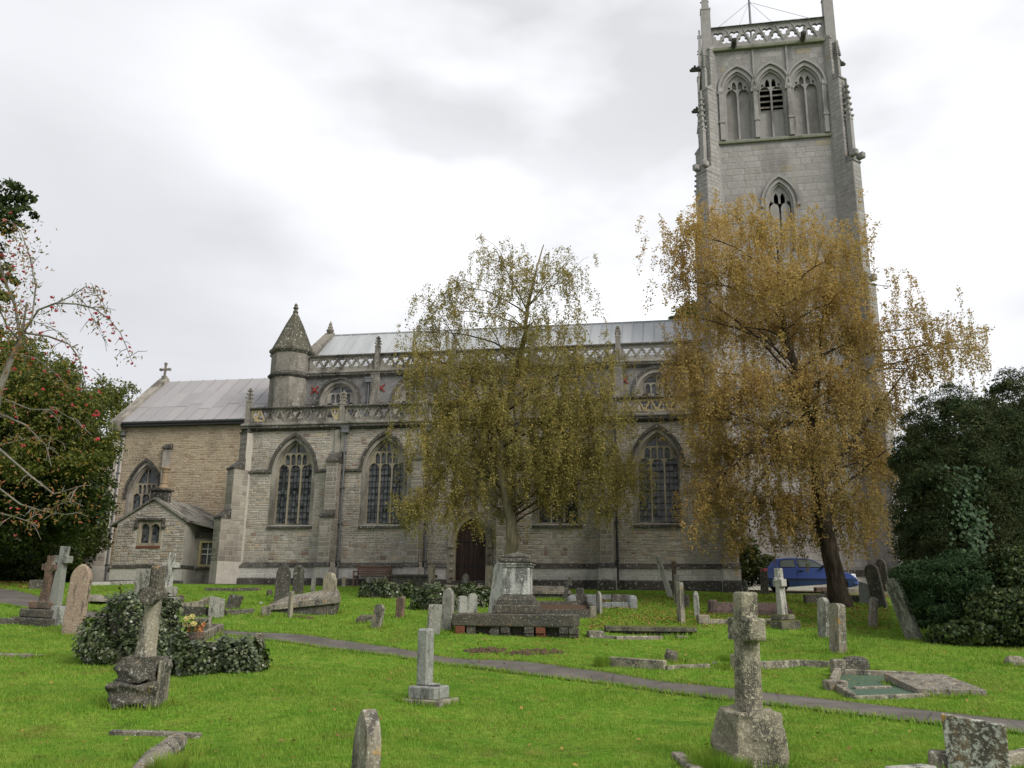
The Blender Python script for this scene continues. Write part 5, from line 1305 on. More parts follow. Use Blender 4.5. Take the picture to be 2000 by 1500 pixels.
# dark trees on the left, in several masses
clump_tree('holly_tree', 'dark broadleaf evergreen spreading behind the berried rowan', (40, 1130), [ell(70, 880, 90, 80, 37, 3), ell(20, 970, 140, 130, 37, 3), ell(140, 970, 70, 90, 37.5, 2.2), ell(0, 800, 60, 90, 36, 2.5), ell(-60, 860, 110, 180, 36, 3), ell(180, 900, 30, 50, 38, 1.5)], 1200, 75, .60, .14, 'dark_leaf', 12, .4, aspect=.7, jitter=.32, corek=.6)
clump_tree('holly_tree', 'deep shaded evergreen beside the chancel buttress', (120, 1120), [ell(60, 1030, 130, 90, 44, 3), ell(150, 1010, 55, 110, 46, 2), ell(-40, 1040, 120, 100, 43, 3), ell(30, 1085, 130, 45, 42, 2)], 800, 70, .6, .14, 'dark_leaf', 13, .3, aspect=.7, jitter=.2, corek=.6)
clump_tree('laurel_hedge', 'dark shaded laurel hedge closing the view below the evergreens', (60, 1125), [ell(-60, 1080, 110, 60, 50, 2), ell(60, 1085, 110, 55, 50, 2), ell(150, 1085, 60, 55, 50.5, 2), ell(-180, 1060, 110, 90, 50, 2), ell(20, 1020, 150, 80, 54, 2), ell(20, 1105, 80, 32, 48, 1.5), ell(-60, 1110, 80, 32, 48, 1.5), ell(15, 1124, 60, 20, 47, 1.2), ell(110, 1122, 50, 20, 47.5, 1.2)], 640, 60, .6, .15, 'dark_leaf', 19, .1, 'hedge', aspect=.7, corek=.85)
clump_tree('leafy_tree', 'lighter green mixed tree showing above the dark evergreens', (130, 1120), [ell(110, 760, 60, 70, 50, 2.5), ell(170, 800, 55, 70, 51, 2.5), ell(60, 720, 60, 60, 49, 2.5)], 260, 50, .7, .16, 'hedge_leaf', 14, .3, aspect=.7, jitter=.4, withcore=False)
clump_tree('leafy_tree', 'yellow green leafy tree between the rowan and the chancel', (150, 1120), [ell(150, 800, 55, 60, 34, 1.6), ell(195, 870, 30, 45, 35, 1.2), ell(100, 850, 60, 60, 34, 1.6), ell(115, 745, 38, 45, 34, 1.3), ell(50, 780, 55, 70, 33, 1.6), ell(150, 900, 50, 40, 34, 1.2), ell(60, 900, 60, 50, 33.5, 1.3), ell(20, 700, 40, 50, 33, 1.2)], 700, 45, .42, .11, 'hedge_leaf', 24, .12, aspect=.7, jitter=.4, withcore=False)
clump_tree('bare_tree', 'thinning grey leaved tree just beyond the chancel gable', (220, 1115), [ell(215, 780, 42, 62, 60, 2.5), ell(250, 800, 25, 50, 62, 2)], 90, 55, .7, .16, 'hedge_leaf', 15, .25, aspect=.7, jitter=.5, withcore=False)
clump_tree('oak_tree', 'dark leafy branch of a tree at the top of the rowan', (-60, 1140), [ell(15, 380, 28, 30, 22, .6), ell(50, 420, 24, 22, 22, .5), ell(-40, 400, 55, 60, 22, 1), ell(5, 425, 32, 22, 22, .5), ell(-50, 560, 70, 140, 22, 1), ell(52, 390, 9, 9, 22, .2)], 190, 70, .24, .10, 'dark_leaf', 16, .15, aspect=.7, jitter=.3, withcore=False, base=Vector((-14.6, 22.5, gzf(-14.6, 22.5))))
# background hedge and trees between the church and the right-hand evergreens, and far behind
clump_tree('distant_tree', 'green tree top showing behind the nave roof beside the tower', (1345, 1140), [ell(1345, 620, 34, 28, 75, 2.5), ell(1385, 625, 40, 40, 76, 3)], 120, 60, .7, .2, 'dark_leaf', 17, .3, aspect=.7, jitter=.3, base=Vector((15, 75, 2.35)))
def belt(name, label, pts, h, seed):
    es = []
    rs = random.Random(seed)
    for (x0, y0), (x1, y1) in zip(pts[:-1], pts[1:]):
        n = max(2, int(math.hypot(x1 - x0, y1 - y0) / 4))
        for i in range(n):
            f = i / n; x, y = x0 + (x1 - x0) * f, y0 + (y1 - y0) * f; hh = h * rs.uniform(.75, 1.2); es.append((x, y, 2.3 + hh * .45, 3.0, 2.2, hh * .62))
    o = foliage(name, es, len(es) * 30, 36, .9, .32, 'dark_leaf', None, seed, .1, .7, None, .2, .7); tag(o, label, 'trees')
    return o
belt('treeline', 'dark line of trees and hedge far behind the churchyard', [(-95, 60), (-60, 72), (-30, 78), (0, 80), (34, 66), (60, 56), (85, 40)], 4.2, 31)
clump_tree('garden_shrub', 'dark shrub growing between the church corner and the car', (1470, 1140), [ell(1462, 1090, 20, 40, 39.6, .6), ell(1470, 1118, 30, 30, 39.4, .6), ell(1500, 1115, 24, 30, 39.8, .5), ell(1447, 1110, 10, 34, 40.2, .4)], 150, 60, .22, .09, 'dark_leaf', 18, .05, 'bush', aspect=.7, base=loc2w(11.0, 1.0, 2.3))

# -- rowan with berries, close on the left
def px_tube(mb, pts, y0, y1, r0, r1, inv, n=5):
    P_ = [at_depth(x, y, y0 + (y1 - y0) * i / (len(pts) - 1)) for i, (x, y) in enumerate(pts)]
    mb.tube(P_, [.62 * (r0 + (r1 - r0) * i / (len(pts) - 1)) for i in range(len(pts))], n, False, inv); return P_
rb = Vector((-8.25, 12.6, gzf(-8.25, 12.6))); row = empty('rowan_tree', rb); tag(row, 'rowan tree with arching bare twigs and clusters of red berries', 'tree')
inv = Matrix.Translation(-rb); random.seed(5)
tr = MB(); tr.tube([rb + Vector((0, 0, -.2)), rb + Vector((.12, 0, 1.2)), at_depth(-40, 950, 12.6), at_depth(0, 760, 12.5), at_depth(22, 700, 12.4)], [.11, .09, .07, .05, .04], 9, True, inv); tr.build('trunk', M['rowan_bark'], row, smooth=True)
tb_ = MB(); tips = []
mains = [([(22, 700), (45, 640), (52, 590)], 12.4, 12.2, .05, .02), ([(22, 700), (40, 665), (30, 600), (5, 535), (-5, 500)], 12.4, 12.0, .05, .02), ([(40, 665), (15, 640), (0, 605)], 12.3, 12, .03, .015),
         ([(42, 655), (75, 605), (110, 592), (150, 594), (185, 603), (215, 625), (235, 650), (248, 680), (258, 708)], 12.3, 11.6, .03, .005), ([(110, 592), (140, 578), (166, 560), (190, 566), (203, 572)], 12.2, 11.8, .018, .004), ([(166, 560), (185, 575), (197, 585)], 11.9, 11.8, .008, .003),
         ([(150, 575), (172, 600), (180, 620), (196, 650), (205, 665)], 12, 11.7, .01, .003), ([(45, 650), (95, 657), (135, 672), (155, 700), (165, 740), (170, 770)], 12.3, 11.6, .03, .006), ([(60, 640), (70, 560), (58, 500), (40, 450), (15, 430), (-10, 440)], 12.2, 11.8, .022, .006),
         ([(30, 690), (70, 700), (110, 730), (135, 760)], 12.4, 12.6, .025, .006), ([(-20, 860), (60, 930), (105, 965), (140, 955), (165, 948)], 12.0, 11.2, .03, .006), ([(-20, 940), (40, 985), (90, 1000), (130, 1005)], 12, 11.4, .025, .005), ([(90, 1000), (118, 985), (145, 960)], 11.6, 11.4, .012, .004), ([(-20, 800), (50, 830), (90, 870), (100, 910)], 12.2, 11.6, .025, .006), ([(-10, 1000), (30, 1010), (60, 1020), (75, 1028)], 11.8, 11.3, .02, .005), ([(0, 870), (40, 860), (90, 850), (130, 868)], 12, 11.5, .016, .004),
         ([(10, 780), (60, 800), (110, 800), (150, 825), (180, 850)], 12.2, 11.4, .02, .005), ([(180, 720), (205, 740)], 12.4, 12.2, .01, .004), ([(20, 620), (60, 625), (100, 640), (125, 660)], 12.2, 11.8, .015, .004)]
for pts, y0, y1, r0, r1 in mains:
    P_ = px_tube(tb_, pts, y0, y1, r0, r1, inv); tips.append(P_)
    for i in range(1, len(P_)):
        for _ in range(3):
            a = P_[i - 1].lerp(P_[i], random.random()); l_ = random.uniform(.12, .42)
            e = a + Vector((random.uniform(-.6, .9), random.uniform(-.6, .3), random.uniform(-.9, .35))) * l_
            m_ = a.lerp(e, .5) + Vector((0, 0, .10 * l_)); tb_.tube([a, m_, e], [.006, .005, .003], 4, False, inv); tips.append([a, m_, e])
tb_.build('branches', M['rowan_bark'], row, smooth=True)
lv = []
for P_ in tips:
    if len(P_) == 3 and random.random() < .55:
        e = P_[-1]
        for q in range(random.randint(5, 11)): f = random.random(); lv.append(P_[0].lerp(e, f) + Vector((random.gauss(0, .05), random.gauss(0, .05), random.gauss(-.02, .05))))
for k_ in range(1100):
    x = random.random() ** 1.3 * 235 - 30; y = 560 + random.random() * 470
    if x > 60 + (y - 560) * .45 or x > 215: continue
    p = at_depth(x, y, 12 + random.gauss(0, .5)); lv.append(p)
for k_ in range(900):
    t = random.random(); p = at_depth(random.gauss(12, 26) + 25 * (1 - t), 430 + 300 * t, 12 + random.gauss(0, .5)); lv.append(p)
lv = np.array([[*p] for p in lv]) - np.array(rb)[None]
np_mesh('leaves', leaf_quads(lv, .055, None, aspect=.4), 4, M['rowan_leaf'], row, kind='stuff')
# berry clusters: a dozen berries each, hung one by one
bc = MB()
for k_ in range(13):
    a = random.uniform(0, 2 * PI); r_ = .032 * math.sqrt(random.random()); bc.lathe([(.003, -.011), (.010, -.005), (.010, .005), (.003, .011)], 6, Matrix.Translation((r_ * math.cos(a), r_ * math.sin(a), random.uniform(-.018, .014))))
bme = bc.build('berry_cluster', M['berry'], row)
spots = [(20, 415), (8, 430), (18, 470), (42, 480), (35, 485), (5, 498), (12, 500), (25, 498), (58, 498), (62, 520), (28, 520), (45, 530), (3, 545), (42, 545), (62, 560), (15, 535), (45, 588), (30, 605), (10, 600), (60, 610), (100, 580), (175, 562), (203, 569), (198, 584), (188, 588), (192, 594), (186, 611), (176, 624), (212, 619), (219, 633), (221, 641), (194, 632), (204, 648), (220, 651), (235, 662), (213, 664), (246, 655), (253, 678), (255, 686), (258, 709), (111, 607), (100, 600), (105, 630), (96, 615), (80, 650), (110, 664), (123, 665), (134, 677), (147, 693), (150, 701), (145, 707), (166, 717), (167, 727), (178, 742), (172, 735), (133, 725), (112, 733), (64, 700), (58, 710), (88, 725), (195, 765), (178, 776), (100, 796), (108, 803), (101, 813), (190, 804), (193, 810), (183, 810), (163, 832), (118, 835), (32, 815), (25, 825), (192, 857), (36, 993), (22, 992), (7, 1018), (30, 1045), (70, 1018), (85, 760), (10, 760), (25, 795), (70, 770), (120, 770), (140, 790), (45, 870), (15, 640), (24, 660), (40, 610), (75, 585), (90, 690), (52, 690), (5, 680), (30, 720), (155, 760), (168, 790)]
for i, (x, y) in enumerate(spots):
    o = bme if i == 0 else bme.copy()
    if i: COL.objects.link(o)
    p = at_depth(x, y, 11.9 + random.uniform(-.3, .35)); o.location = p - rb; o.rotation_euler = (random.uniform(-.5, .5), random.uniform(-.5, .5), random.uniform(0, 6)); s_ = random.uniform(.5, 1.0); o.scale = (s_, s_, s_)
# ------------------------------------------------------------------ gravestones and other things in the churchyard
random.seed(77)
GRP = 'gravestones standing in the churchyard'; GCR = 'stone crosses marking graves'; GKB = 'kerbs and slabs laid over graves'
def Rz(a): return Matrix.Rotation(R(a), 4, 'Z')
def Ry(a): return Matrix.Rotation(R(a), 4, 'Y')
def Rx(a): return Matrix.Rotation(R(a), 4, 'X')
FEET = []
def orient(o, p, yaw=0, lean=0, back=0, sink=0, rel=False):
    FEET.append((p.x, p.y))
    if rel: yaw -= math.degrees(math.atan2(p.x, p.y))
    o.matrix_world = Matrix.Translation((p.x, p.y, p.z - sink)) @ Ry(lean) @ Rx(back) @ Rz(yaw); return o
def profile(kind, w, h, z0=-.3):
    a = w / 2
    def arcp(cx, cz, r1, r2, t0, t1, n=9): return [(cx + r1 * math.cos(R(t0 + (t1 - t0) * i / n)), cz + r2 * math.sin(R(t0 + (t1 - t0) * i / n))) for i in range(n + 1)]
    if kind == 'round': return [(-a, z0), (a, z0)] + arcp(0, h - a * .85, a, a * .85, 0, 180, 12)
    if kind == 'seg': return [(-a, z0), (a, z0)] + arcp(0, h - a * .35, a, a * .35, 0, 180, 10)
    if kind == 'gothic': return [(a, z0)] + [(x, z) for x, z in reversed(arch(0, w, z0, h - a * 1.5, h, 7))][1:-1] + [(-a, z0)]
    if kind == 'shoulder': 
        s_ = h - a * 1.05
        return [(-a, z0), (a, z0), (a, s_ - .05)] + arcp(a * .93, s_ - .05 + .05, a * .07, .03, 0, 90, 3) + arcp(0, s_ + .02, a * .78, h - s_ - .02, 0, 180, 10) + arcp(-a * .93, s_, a * .07, .03, 90, 180, 3) + [(-a, s_ - .05)]
    if kind == 'ogee': return [(-a, z0), (a, z0), (a, h * .72), (a * .9, h * .80), (a * .62, h * .86), (a * .35, h * .93), (0, h), (-a * .35, h * .93), (-a * .62, h * .86), (-a * .9, h * .80), (-a, h * .72)]
    if kind == 'peak': return [(-a, z0), (a, z0), (a, h * .90), (0, h), (-a, h * .90)]
    if kind == 'slant': return [(-a, z0), (a, z0), (a, h * .86), (-a, h)]
    if kind == 'broken': return [(-a, z0), (a, z0), (a, h * .93), (a * .5, h), (-a * .1, h * .94), (-a * .6, h * .98), (-a, h * .9)]
    return [(-a, z0), (a, z0), (a, h), (-a, h)]
def stone(px, py, wpx, hpx, kind, yaw, mat, label, lean=0, back=0, thick=.11, name='headstone', cat='gravestone', group=GRP, taper=0, W=None, panel=False):
    p = gp(px, py); s = ppm(p); H = hpx / s; w = W if W else wpx / s
    prof = profile(kind, w, H)
    if taper: prof = [(x * (1 - taper * max(0, z) / H), z) for x, z in prof]
    mb = MB(); mb.plate(prof, [], -thick / 2, thick / 2)
    o = mb.build(name, M[mat], None, bevel=min(.018, thick * .15)); orient(o, p, yaw, lean, back, rel=True)
    if panel:
        q = MB(); i_ = [(x * .80, .06 * H + (z - .06 * H) * .93) for x, z in profile(kind, w, H, .25 * H)]; q.plate(i_, [], -thick / 2 - .012, -thick / 2 + .02); q.build('carved_panel', M[mat], o, bevel=.008)
    tag(o, label, cat, group); return o
def root_at(name, px, py, label, cat, group, yaw=0, lean=0, back=0):
    p = gp(px, py); o = empty(name); orient(o, p, yaw, lean, back, rel=cat in ('cross', 'grave marker', 'vase')); tag(o, label, cat, group); return o, ppm(p), p
def blk(mb_name, mat, parent, x0, x1, y0, y1, z0, z1, c=.02, wob=0, M4=None, bevel=0):
    return MB().cbox(x0, x1, y0, y1, z0, z1, c, M4, wob).build(mb_name, M[mat], parent, bevel=bevel)
def crossplate(H, z_arm, span, sw, aw, top_w=None, base_w=None, flare=0):
    bw_ = base_w or sw; tw_ = top_w or sw; a = aw / 2
    return [(-bw_ / 2, -.05), (bw_ / 2, -.05), (sw / 2, z_arm - a), (span / 2, z_arm - a - flare), (span / 2, z_arm + a + flare), (sw / 2, z_arm + a), (tw_ / 2, H), (-tw_ / 2, H), (-sw / 2, z_arm + a), (-span / 2, z_arm + a + flare), (-span / 2, z_arm - a - flare), (-sw / 2, z_arm - a)]
def bar(name, mat, parent, A, B, w, h, sink=.08, c=.012, inv=None, wob=0):
    A, B = Vector(A), Vector(B); d = B - A; L = math.hypot(d.x, d.y); ang = math.atan2(d.y, d.x); pit = math.atan2(d.z, L)
    Mx = (inv or Matrix()) @ Matrix.Translation(A) @ Matrix.Rotation(ang, 4, 'Z') @ Matrix.Rotation(-pit, 4, 'Y')
    return MB().cbox(0, d.length, -w / 2, w / 2, -sink, h, c, Mx, wob).build(name, M[mat], parent)
def kerbset(name, label, pts, w, h, mat, closed=True, posts=None, ph=.0, pw=.2, fill=None, group=GKB, cat='grave kerb', fill_z=.02, heights=None, wob=.004):
    P_ = [gp(*q) for q in pts]; c = sum(P_, Vector()) / len(P_); c.z = gzf(c.x, c.y)
    o = empty(name, c); tag(o, label, cat, group); inv = Matrix.Translation(-c)
    n = len(P_); m = n if closed else n - 1
    for i in range(m): bar('kerb_stone', mat, o, P_[i], P_[(i + 1) % n], w, heights[i] if heights else h, inv=inv, wob=wob)
    for i in (posts or []):
        q = P_[i] - c; blk('corner_post', mat, o, q.x - pw / 2, q.x + pw / 2, q.y - pw / 2, q.y + pw / 2, q.z - .1, q.z + ph, .02)
    if fill:
        mb = MB(); V = [(q.x - c.x, q.y - c.y, q.z - c.z + fill_z) for q in P_]; mb.add(V + [(x, y, z - .1) for x, y, z in V], [tuple(range(n)), tuple(range(2 * n - 1, n - 1, -1))] + [(i, (i + 1) % n, (i + 1) % n + n, i + n) for i in range(n)]); mb.build('infill', M[fill], o)
    return o
def rock(name, px, py, w, h, d, mat, label, cat='stone', seed=1, group=None, yaw=0, sub=2, rough=.16):
    rs = random.Random(seed); p = gp(px, py); bm = bmesh.new(); bmesh.ops.create_icosphere(bm, subdivisions=sub, radius=1)
    for v_ in bm.verts:
        k_ = 1 + rs.uniform(-rough, rough); q = v_.co.copy(); q = Vector([math.copysign(abs(t) ** .7, t) for t in q]); v_.co = Vector((q.x * w / 2 * k_, q.y * d / 2 * k_, q.z * h * .62 * k_ + h * .38))
    me = bpy.data.meshes.new(name); bm.to_mesh(me); bm.free()
    o = link_mesh(name, me, M[mat]); orient(o, p, yaw); tag(o, label, cat, group); return o
from mathutils import noise as mnoise
def rough_block(name, mat, parent, x0, x1, y0, y1, z0, z1, seed, amp=.035, n=5, top=1.0, bands=0):
    """rock-faced block"""
    bm = bmesh.new(); bmesh.ops.create_cube(bm, size=1); bmesh.ops.subdivide_edges(bm, edges=bm.edges, cuts=20, use_grid_fill=True)
    o_ = Vector((seed * 3.1, seed * 1.7, seed))
    for v_ in bm.verts:
        q = v_.co.copy(); tz = q.z + .5; k_ = 1 - (1 - top) * tz
        m = max(abs(q.x), abs(q.y)); 
        # soften the corners
        l_ = math.sqrt(q.x ** 2 + q.y ** 2); f = 1 - .10 * max(0, l_ / .5 - 1.12)
        P_ = Vector(((x0 + x1) / 2 + q.x * (x1 - x0) * k_ * f, (y0 + y1) / 2 + q.y * (y1 - y0) * k_ * f, z0 + tz * (z1 - z0)))
        d_ = Vector((mnoise.noise(P_ * 4 + o_), mnoise.noise(P_ * 4 + o_ * 2), mnoise.noise(P_ * 4 + o_ * 3) * .7)) * amp * 1.6 + Vector((mnoise.noise(P_ * 13 + o_), mnoise.noise(P_ * 13 + o_ * 2), mnoise.noise(P_ * 13 + o_ * 3))) * amp * .55
        if bands: P_ += Vector((q.x, q.y, 0)) * (.16 * mnoise.noise(Vector((P_.x * 2.2, P_.y * 2.2, P_.z * 7 + seed))))
        v_.co = P_ + d_
    me = bpy.data.meshes.new(name); bm.to_mesh(me); bm.free()
    for p_ in me.polygons: p_.use_smooth = True
    return link_mesh(name, me, M[mat], parent)

# ---- big lichened granite cross in front (right)
o, s, p = root_at('granite_cross', 1466, 1492, 'large lichened granite cross on a rough block close to the camera', 'cross', GCR, yaw=-64, lean=1.2)
b = rough_block('base', 'lichened', o, -.30, .30, -.30, .30, -.15, .50, 4, .03, 6, .78)
mb = MB(); mb.plate([(x, z + .46) for x, z in crossplate(1.16, .80, .50, .19, .22, .215, .25)], [], -.095, .095)
mb.build('cross_shaft', M['lichened'], o, bevel=.028)
# ---- weathered cross on rock-faced base (left front)
o, s, p = root_at('weathered_cross', 268, 1378, 'leaning weathered cross with round stub arms on dark rocky base', 'cross', GCR, yaw=-17, lean=.2)
rough_block('base', 'rock', o, -.27, .29, -.27, .27, -.12, .31, 8, .05, 5, 1.0, 1); rough_block('base_course', 'rock', o, -.26, .29, -.24, .27, .30, .62, 9, .05, 5, .93, 1)
mb = MB(); mb.cbox(.285, .315, -.25, .26, -.05, .58, .012); mb.build('smooth_side', M['kerb'], o)
mb = MB(); mb.tube([(.03, 0, .58), (.04, 0, .8), (.055, 0, 1.1), (.07, 0, 1.4), (.08, 0, 1.76)], [.15, .135, .12, .105, .10], 8); mb.build('shaft', M['kerb'], o, bevel=.02)
mb = MB(); mb.tube([(.07, .28, 1.42), (.07, .0, 1.41), (.07, -.12, 1.40), (.065, -.30, 1.40)], [.10, .11, .11, .125], 9); mb.cbox(-.01, .17, -.10, .10, 1.46, 1.82, .03); mb.build('stub_arm', M['rock'], o, bevel=.03)
# ---- broken square column on stepped base
o, s, p = root_at('column_grave_marker', 838, 1372, 'slim upright stone post on a low stepped base', 'grave marker', GRP, yaw=-32, lean=-.6)
blk('plinth', 'kerb', o, -.30, .34, -.27, .27, -.1, .06, .015, .005); blk('base', 'smooth_grey', o, -.24, .22, -.2, .2, .05, .23, .02); blk('post', 'smooth_grey', o, -.175, .02, -.10, .09, .22, 1.02, .03)
MB().lathe([(.07, .23), (.09, .25), (.07, .265), (.02, .27)], 12, Matrix.Translation((.12, -.05, 0))).build('flower_holder', M['white'], o)
# ---- edge-on pointed stone at the bottom
stone(712, 1530, 20, 138, 'gothic', -72, 'kerb', 'pointed headstone seen edge on at the front of the lawn', thick=.13, W=.42, taper=.1, lean=1.0)
# ---- blotchy square stone lower right
o, s, p = root_at('lichen_headstone', 1914, 1514, 'squat square headstone blotched with rust and pale lichen', 'gravestone', GRP, yaw=-28)
mb = MB(); mb.plate([(-.25, -.3), (.24, -.3), (.26, .45), (-.27, .52)], [], -.06, .06); mb.build('slab', M['blotchy'], o, bevel=.012); blk('foot_block', 'kerb', o, -.42, -.24, -.05, .12, -.2, .18, .02)
kerbset('grave_kerb', 'low grave kerb running out of view behind the blotched square headstone', [(1955, 1500), (2040, 1482), (2060, 1505)], .12, .12, 'kerb', closed=False)
kerbset('grave_kerb', 'corner of a pale kerb just showing at the bottom of the lawn', [(1735, 1512), (1815, 1506), (1830, 1530)], .12, .06, 'pale', closed=False)
kerbset('grave_kerb', 'end of a sunken kerb stone beside the rough cross base', [(1322, 1478), (1385, 1530)], .12, .05, 'kerb', closed=False)
kerbset('grave_kerb', 'long sunken kerb half hidden in grass behind the rounded stone', [(215, 1435), (300, 1436), (390, 1441)], .10, .05, 'ledger', closed=False)
o, s, p = root_at('rounded_kerb', 330, 1475, 'thick rounded kerb stone lying in the grass near the camera', 'grave kerb', GKB)
A_, B_ = gp(352, 1452) - p, gp(262, 1530) - p
mb = MB(); rs_ = random.Random(4); mb.tube([A_.lerp(B_, f) + Vector((rs_.uniform(-.01, .01), 0, .02 + .02 * math.sin(3 * f))) for f in (0, .04, .2, .4, .6, .8, 1)], [.05, .10, .12, .11, .12, .105, .09], 10); mb.build('kerb_stone', M['ledger'], o)
# ---- open grave with green chippings, tilted slab and bowl
Pk = [(1640, 1336), (1785, 1345), (1900, 1340), (1775, 1318)]
o = kerbset('grave_kerb', 'grave kerb with corner posts enclosing green glass chippings', [(1628, 1342), (1665, 1366), (1815, 1360), (1790, 1326), (1638, 1320)], .11, .06, 'kerb', closed=True, fill='chips', fill_z=.035, heights=[.10, .05, .05, .12, .16])
q = gp(1638, 1321) - o.location; blk('corner_post', 'kerb', o, q.x - .11, q.x + .11, q.y - .11, q.y + .11, q.z - .1, q.z + .30, .02)
q = gp(1632, 1347) - o.location; blk('corner_post', 'kerb', o, q.x - .17, q.x + .17, q.y - .13, q.y + .13, q.z - .1, q.z + .15, .02)
q1, q2 = gp(1668, 1350) - o.location, gp(1740, 1348) - o.location
bar('inner_kerb', 'ledger', o, (q1.x, q1.y, q1.z + .02), (q2.x, q2.y, q2.z + .02), .1, .05)
o, s, p = root_at('fallen_slab', 1850, 1356, 'large flat gravestone lying tilted across the end of a kerbed grave', 'gravestone', GKB, yaw=-4, back=0)
mb = MB(); mb.add([(-.50, -.12, -.02), (.56, -.12, -.02), (.38, 1.02, .12), (-.62, 1.02, .12), (-.50, -.12, .085), (.56, -.12, .085), (.38, 1.02, .24), (-.62, 1.02, .24)], [(0, 3, 2, 1), (4, 5, 6, 7), (0, 1, 5, 4), (1, 2, 6, 5), (2, 3, 7, 6), (3, 0, 4, 7)]); mb.build('slab', M['ledger'], o, bevel=.012)
o, s, p = root_at('stone_bowl', 1777, 1340, 'small round stone bowl beside the tilted slab', 'bowl', None)
mb = MB(); mb.lathe([(.05, -.02), (.07, .0), (.115, .08), (.13, .14), (.115, .145), (.10, .10), (.05, .05)], 14); mb.build('bowl', M['ledger'], o, smooth=True)
# ---- low kerbs in the middle right
kerbset('grave_kerb', 'long low mossy kerb in the grass left of the tall granite cross', [(1190, 1300), (1300, 1308), (1384, 1304)], .12, .13, 'lichened', closed=False, heights=[.16, .07])
rock('grave_vase_stone', 1311, 1293, .24, .24, .24, 'rock', 'small dark rounded stone on the lawn by a mossy kerb', 'stone', 3)
rock('field_stone', 1396, 1300, .10, .07, .10, 'granite_grey', 'tiny dark stone lying on the grass beyond the path', 'stone', 4)
kerbset('grave_kerb', 'low kerb running behind the tall granite cross to a broken rock', [(1436, 1306), (1560, 1300), (1640, 1304)], .12, .11, 'kerb', closed=False)
blk('block', 'lichened', None, 0, 1, 0, 1, 0, 1) if False else None
o, s, p = root_at('kerb_block', 1444, 1308, 'square lichened kerb block beside the granite cross shaft', 'stone', None, yaw=20); blk('block', 'lichened', o, -.13, .13, -.1, .1, -.1, .27, .02)
rock('broken_rock', 1668, 1312, .50, .26, .3, 'rock', 'broken mossy rock at the end of a low kerb', 'stone', 6, rough=.24)
rock('field_stone', 1982, 1300, .38, .20, .25, 'kerb', 'pale stone lying on the lawn below the brambles', 'stone', 7)
stone(1610, 1247, 20, 78, 'round', -62, 'grey', 'narrow headstone leaning forward behind its stouter neighbour', lean=2.5, thick=.13, W=.42)
stone(1637, 1276, 30, 95, 'seg', -58, 'kerb', 'stout narrow headstone with chipped shoulder on the right lawn', lean=3, thick=.18, W=.40, taper=.08)
stone(1704, 1224, 18, 57, 'round', -64, 'kerb', 'small reddish headstone leaning over near the dark birch trunk', lean=8, thick=.10, W=.36)
stone(1720, 1187, 28, 84, 'round', -30, 'dark', 'tall dark headstone leaning left beyond the birch trunk', lean=-9, thick=.11)
stone(1729, 1156, 22, 65, 'gothic', -35, 'dark', 'dark pointed headstone standing furthest back by the evergreens', lean=-4, thick=.11)
stone(1692, 1181, 24, 45, 'slant', -20, 'granite_grey', 'dark grey slab headstone with sloping top beside the birch', lean=1, thick=.1)
stone(1787, 1250, 34, 122, 'round', -42, 'grey', 'tall headstone leaning hard to the left against the evergreen bush', lean=-17, thick=.13)
kerbset('grave_kerb', 'dark granite kerb set immediately in front of the birch trunk', [(1572, 1178), (1618, 1176), (1690, 1180)], .14, .30, 'dark', closed=False)
o, s, p = root_at('kerb_block', 1616, 1176, 'dark square block standing on a kerb left of the birch trunk', 'stone', None); blk('block', 'dark', o, -.17, .17, -.15, .15, -.1, .40, .02)
stone(1494, 1160, 15, 44, 'flat', -10, 'dark', 'dark upright slab in front of the blue car', lean=0, thick=.12)
stone(1458, 1160, 11, 27, 'round', -50, 'dark', 'small dark headstone at the corner of the church', lean=-8, thick=.1)
stone(1530, 1166, 9, 20, 'round', -50, 'dark', 'low dark stone peeping out behind the pale cross', thick=.1)
o, s, p = root_at('red_ledger', 1610, 1156, 'low reddish block on the grass edge below the car', 'stone', None); blk('block', 'redbrown', o, -.42, .22, -.15, .15, -.1, .20, .03)
o, s, p = root_at('ledger', 1670, 1158, 'pale flat ledger on the grass edge right of the birch trunk', 'gravestone', GKB); blk('slab', 'ledger', o, -.4, .5, -.3, .3, -.1, .16, .02)
# pale cross on mossy steps
o, s, p = root_at('pale_cross', 1531, 1226, 'slim pale cross on moss covered steps in front of the car', 'cross', GCR, yaw=-52, lean=-2)
blk('step', 'mossy', o, -.33, .33, -.33, .33, -.1, .20, .03); blk('upper_step', 'mossy', o, -.24, .24, -.24, .24, .2, .36, .02)
mb = MB(); mb.plate([(x, z + .34) for x, z in crossplate(1.26, .86, .40, .17, .20, .17, .24)], [], -.09, .09); mb.build('cross_shaft', M['pale'], o, bevel=.015)
MB().lathe([(.02, -.03), (.07, -.02), (.07, .02), (.02, .03)], 10, Matrix.Translation((-.02, -.10, 1.30)) @ Rx(90)).build('boss', M['white'], o)
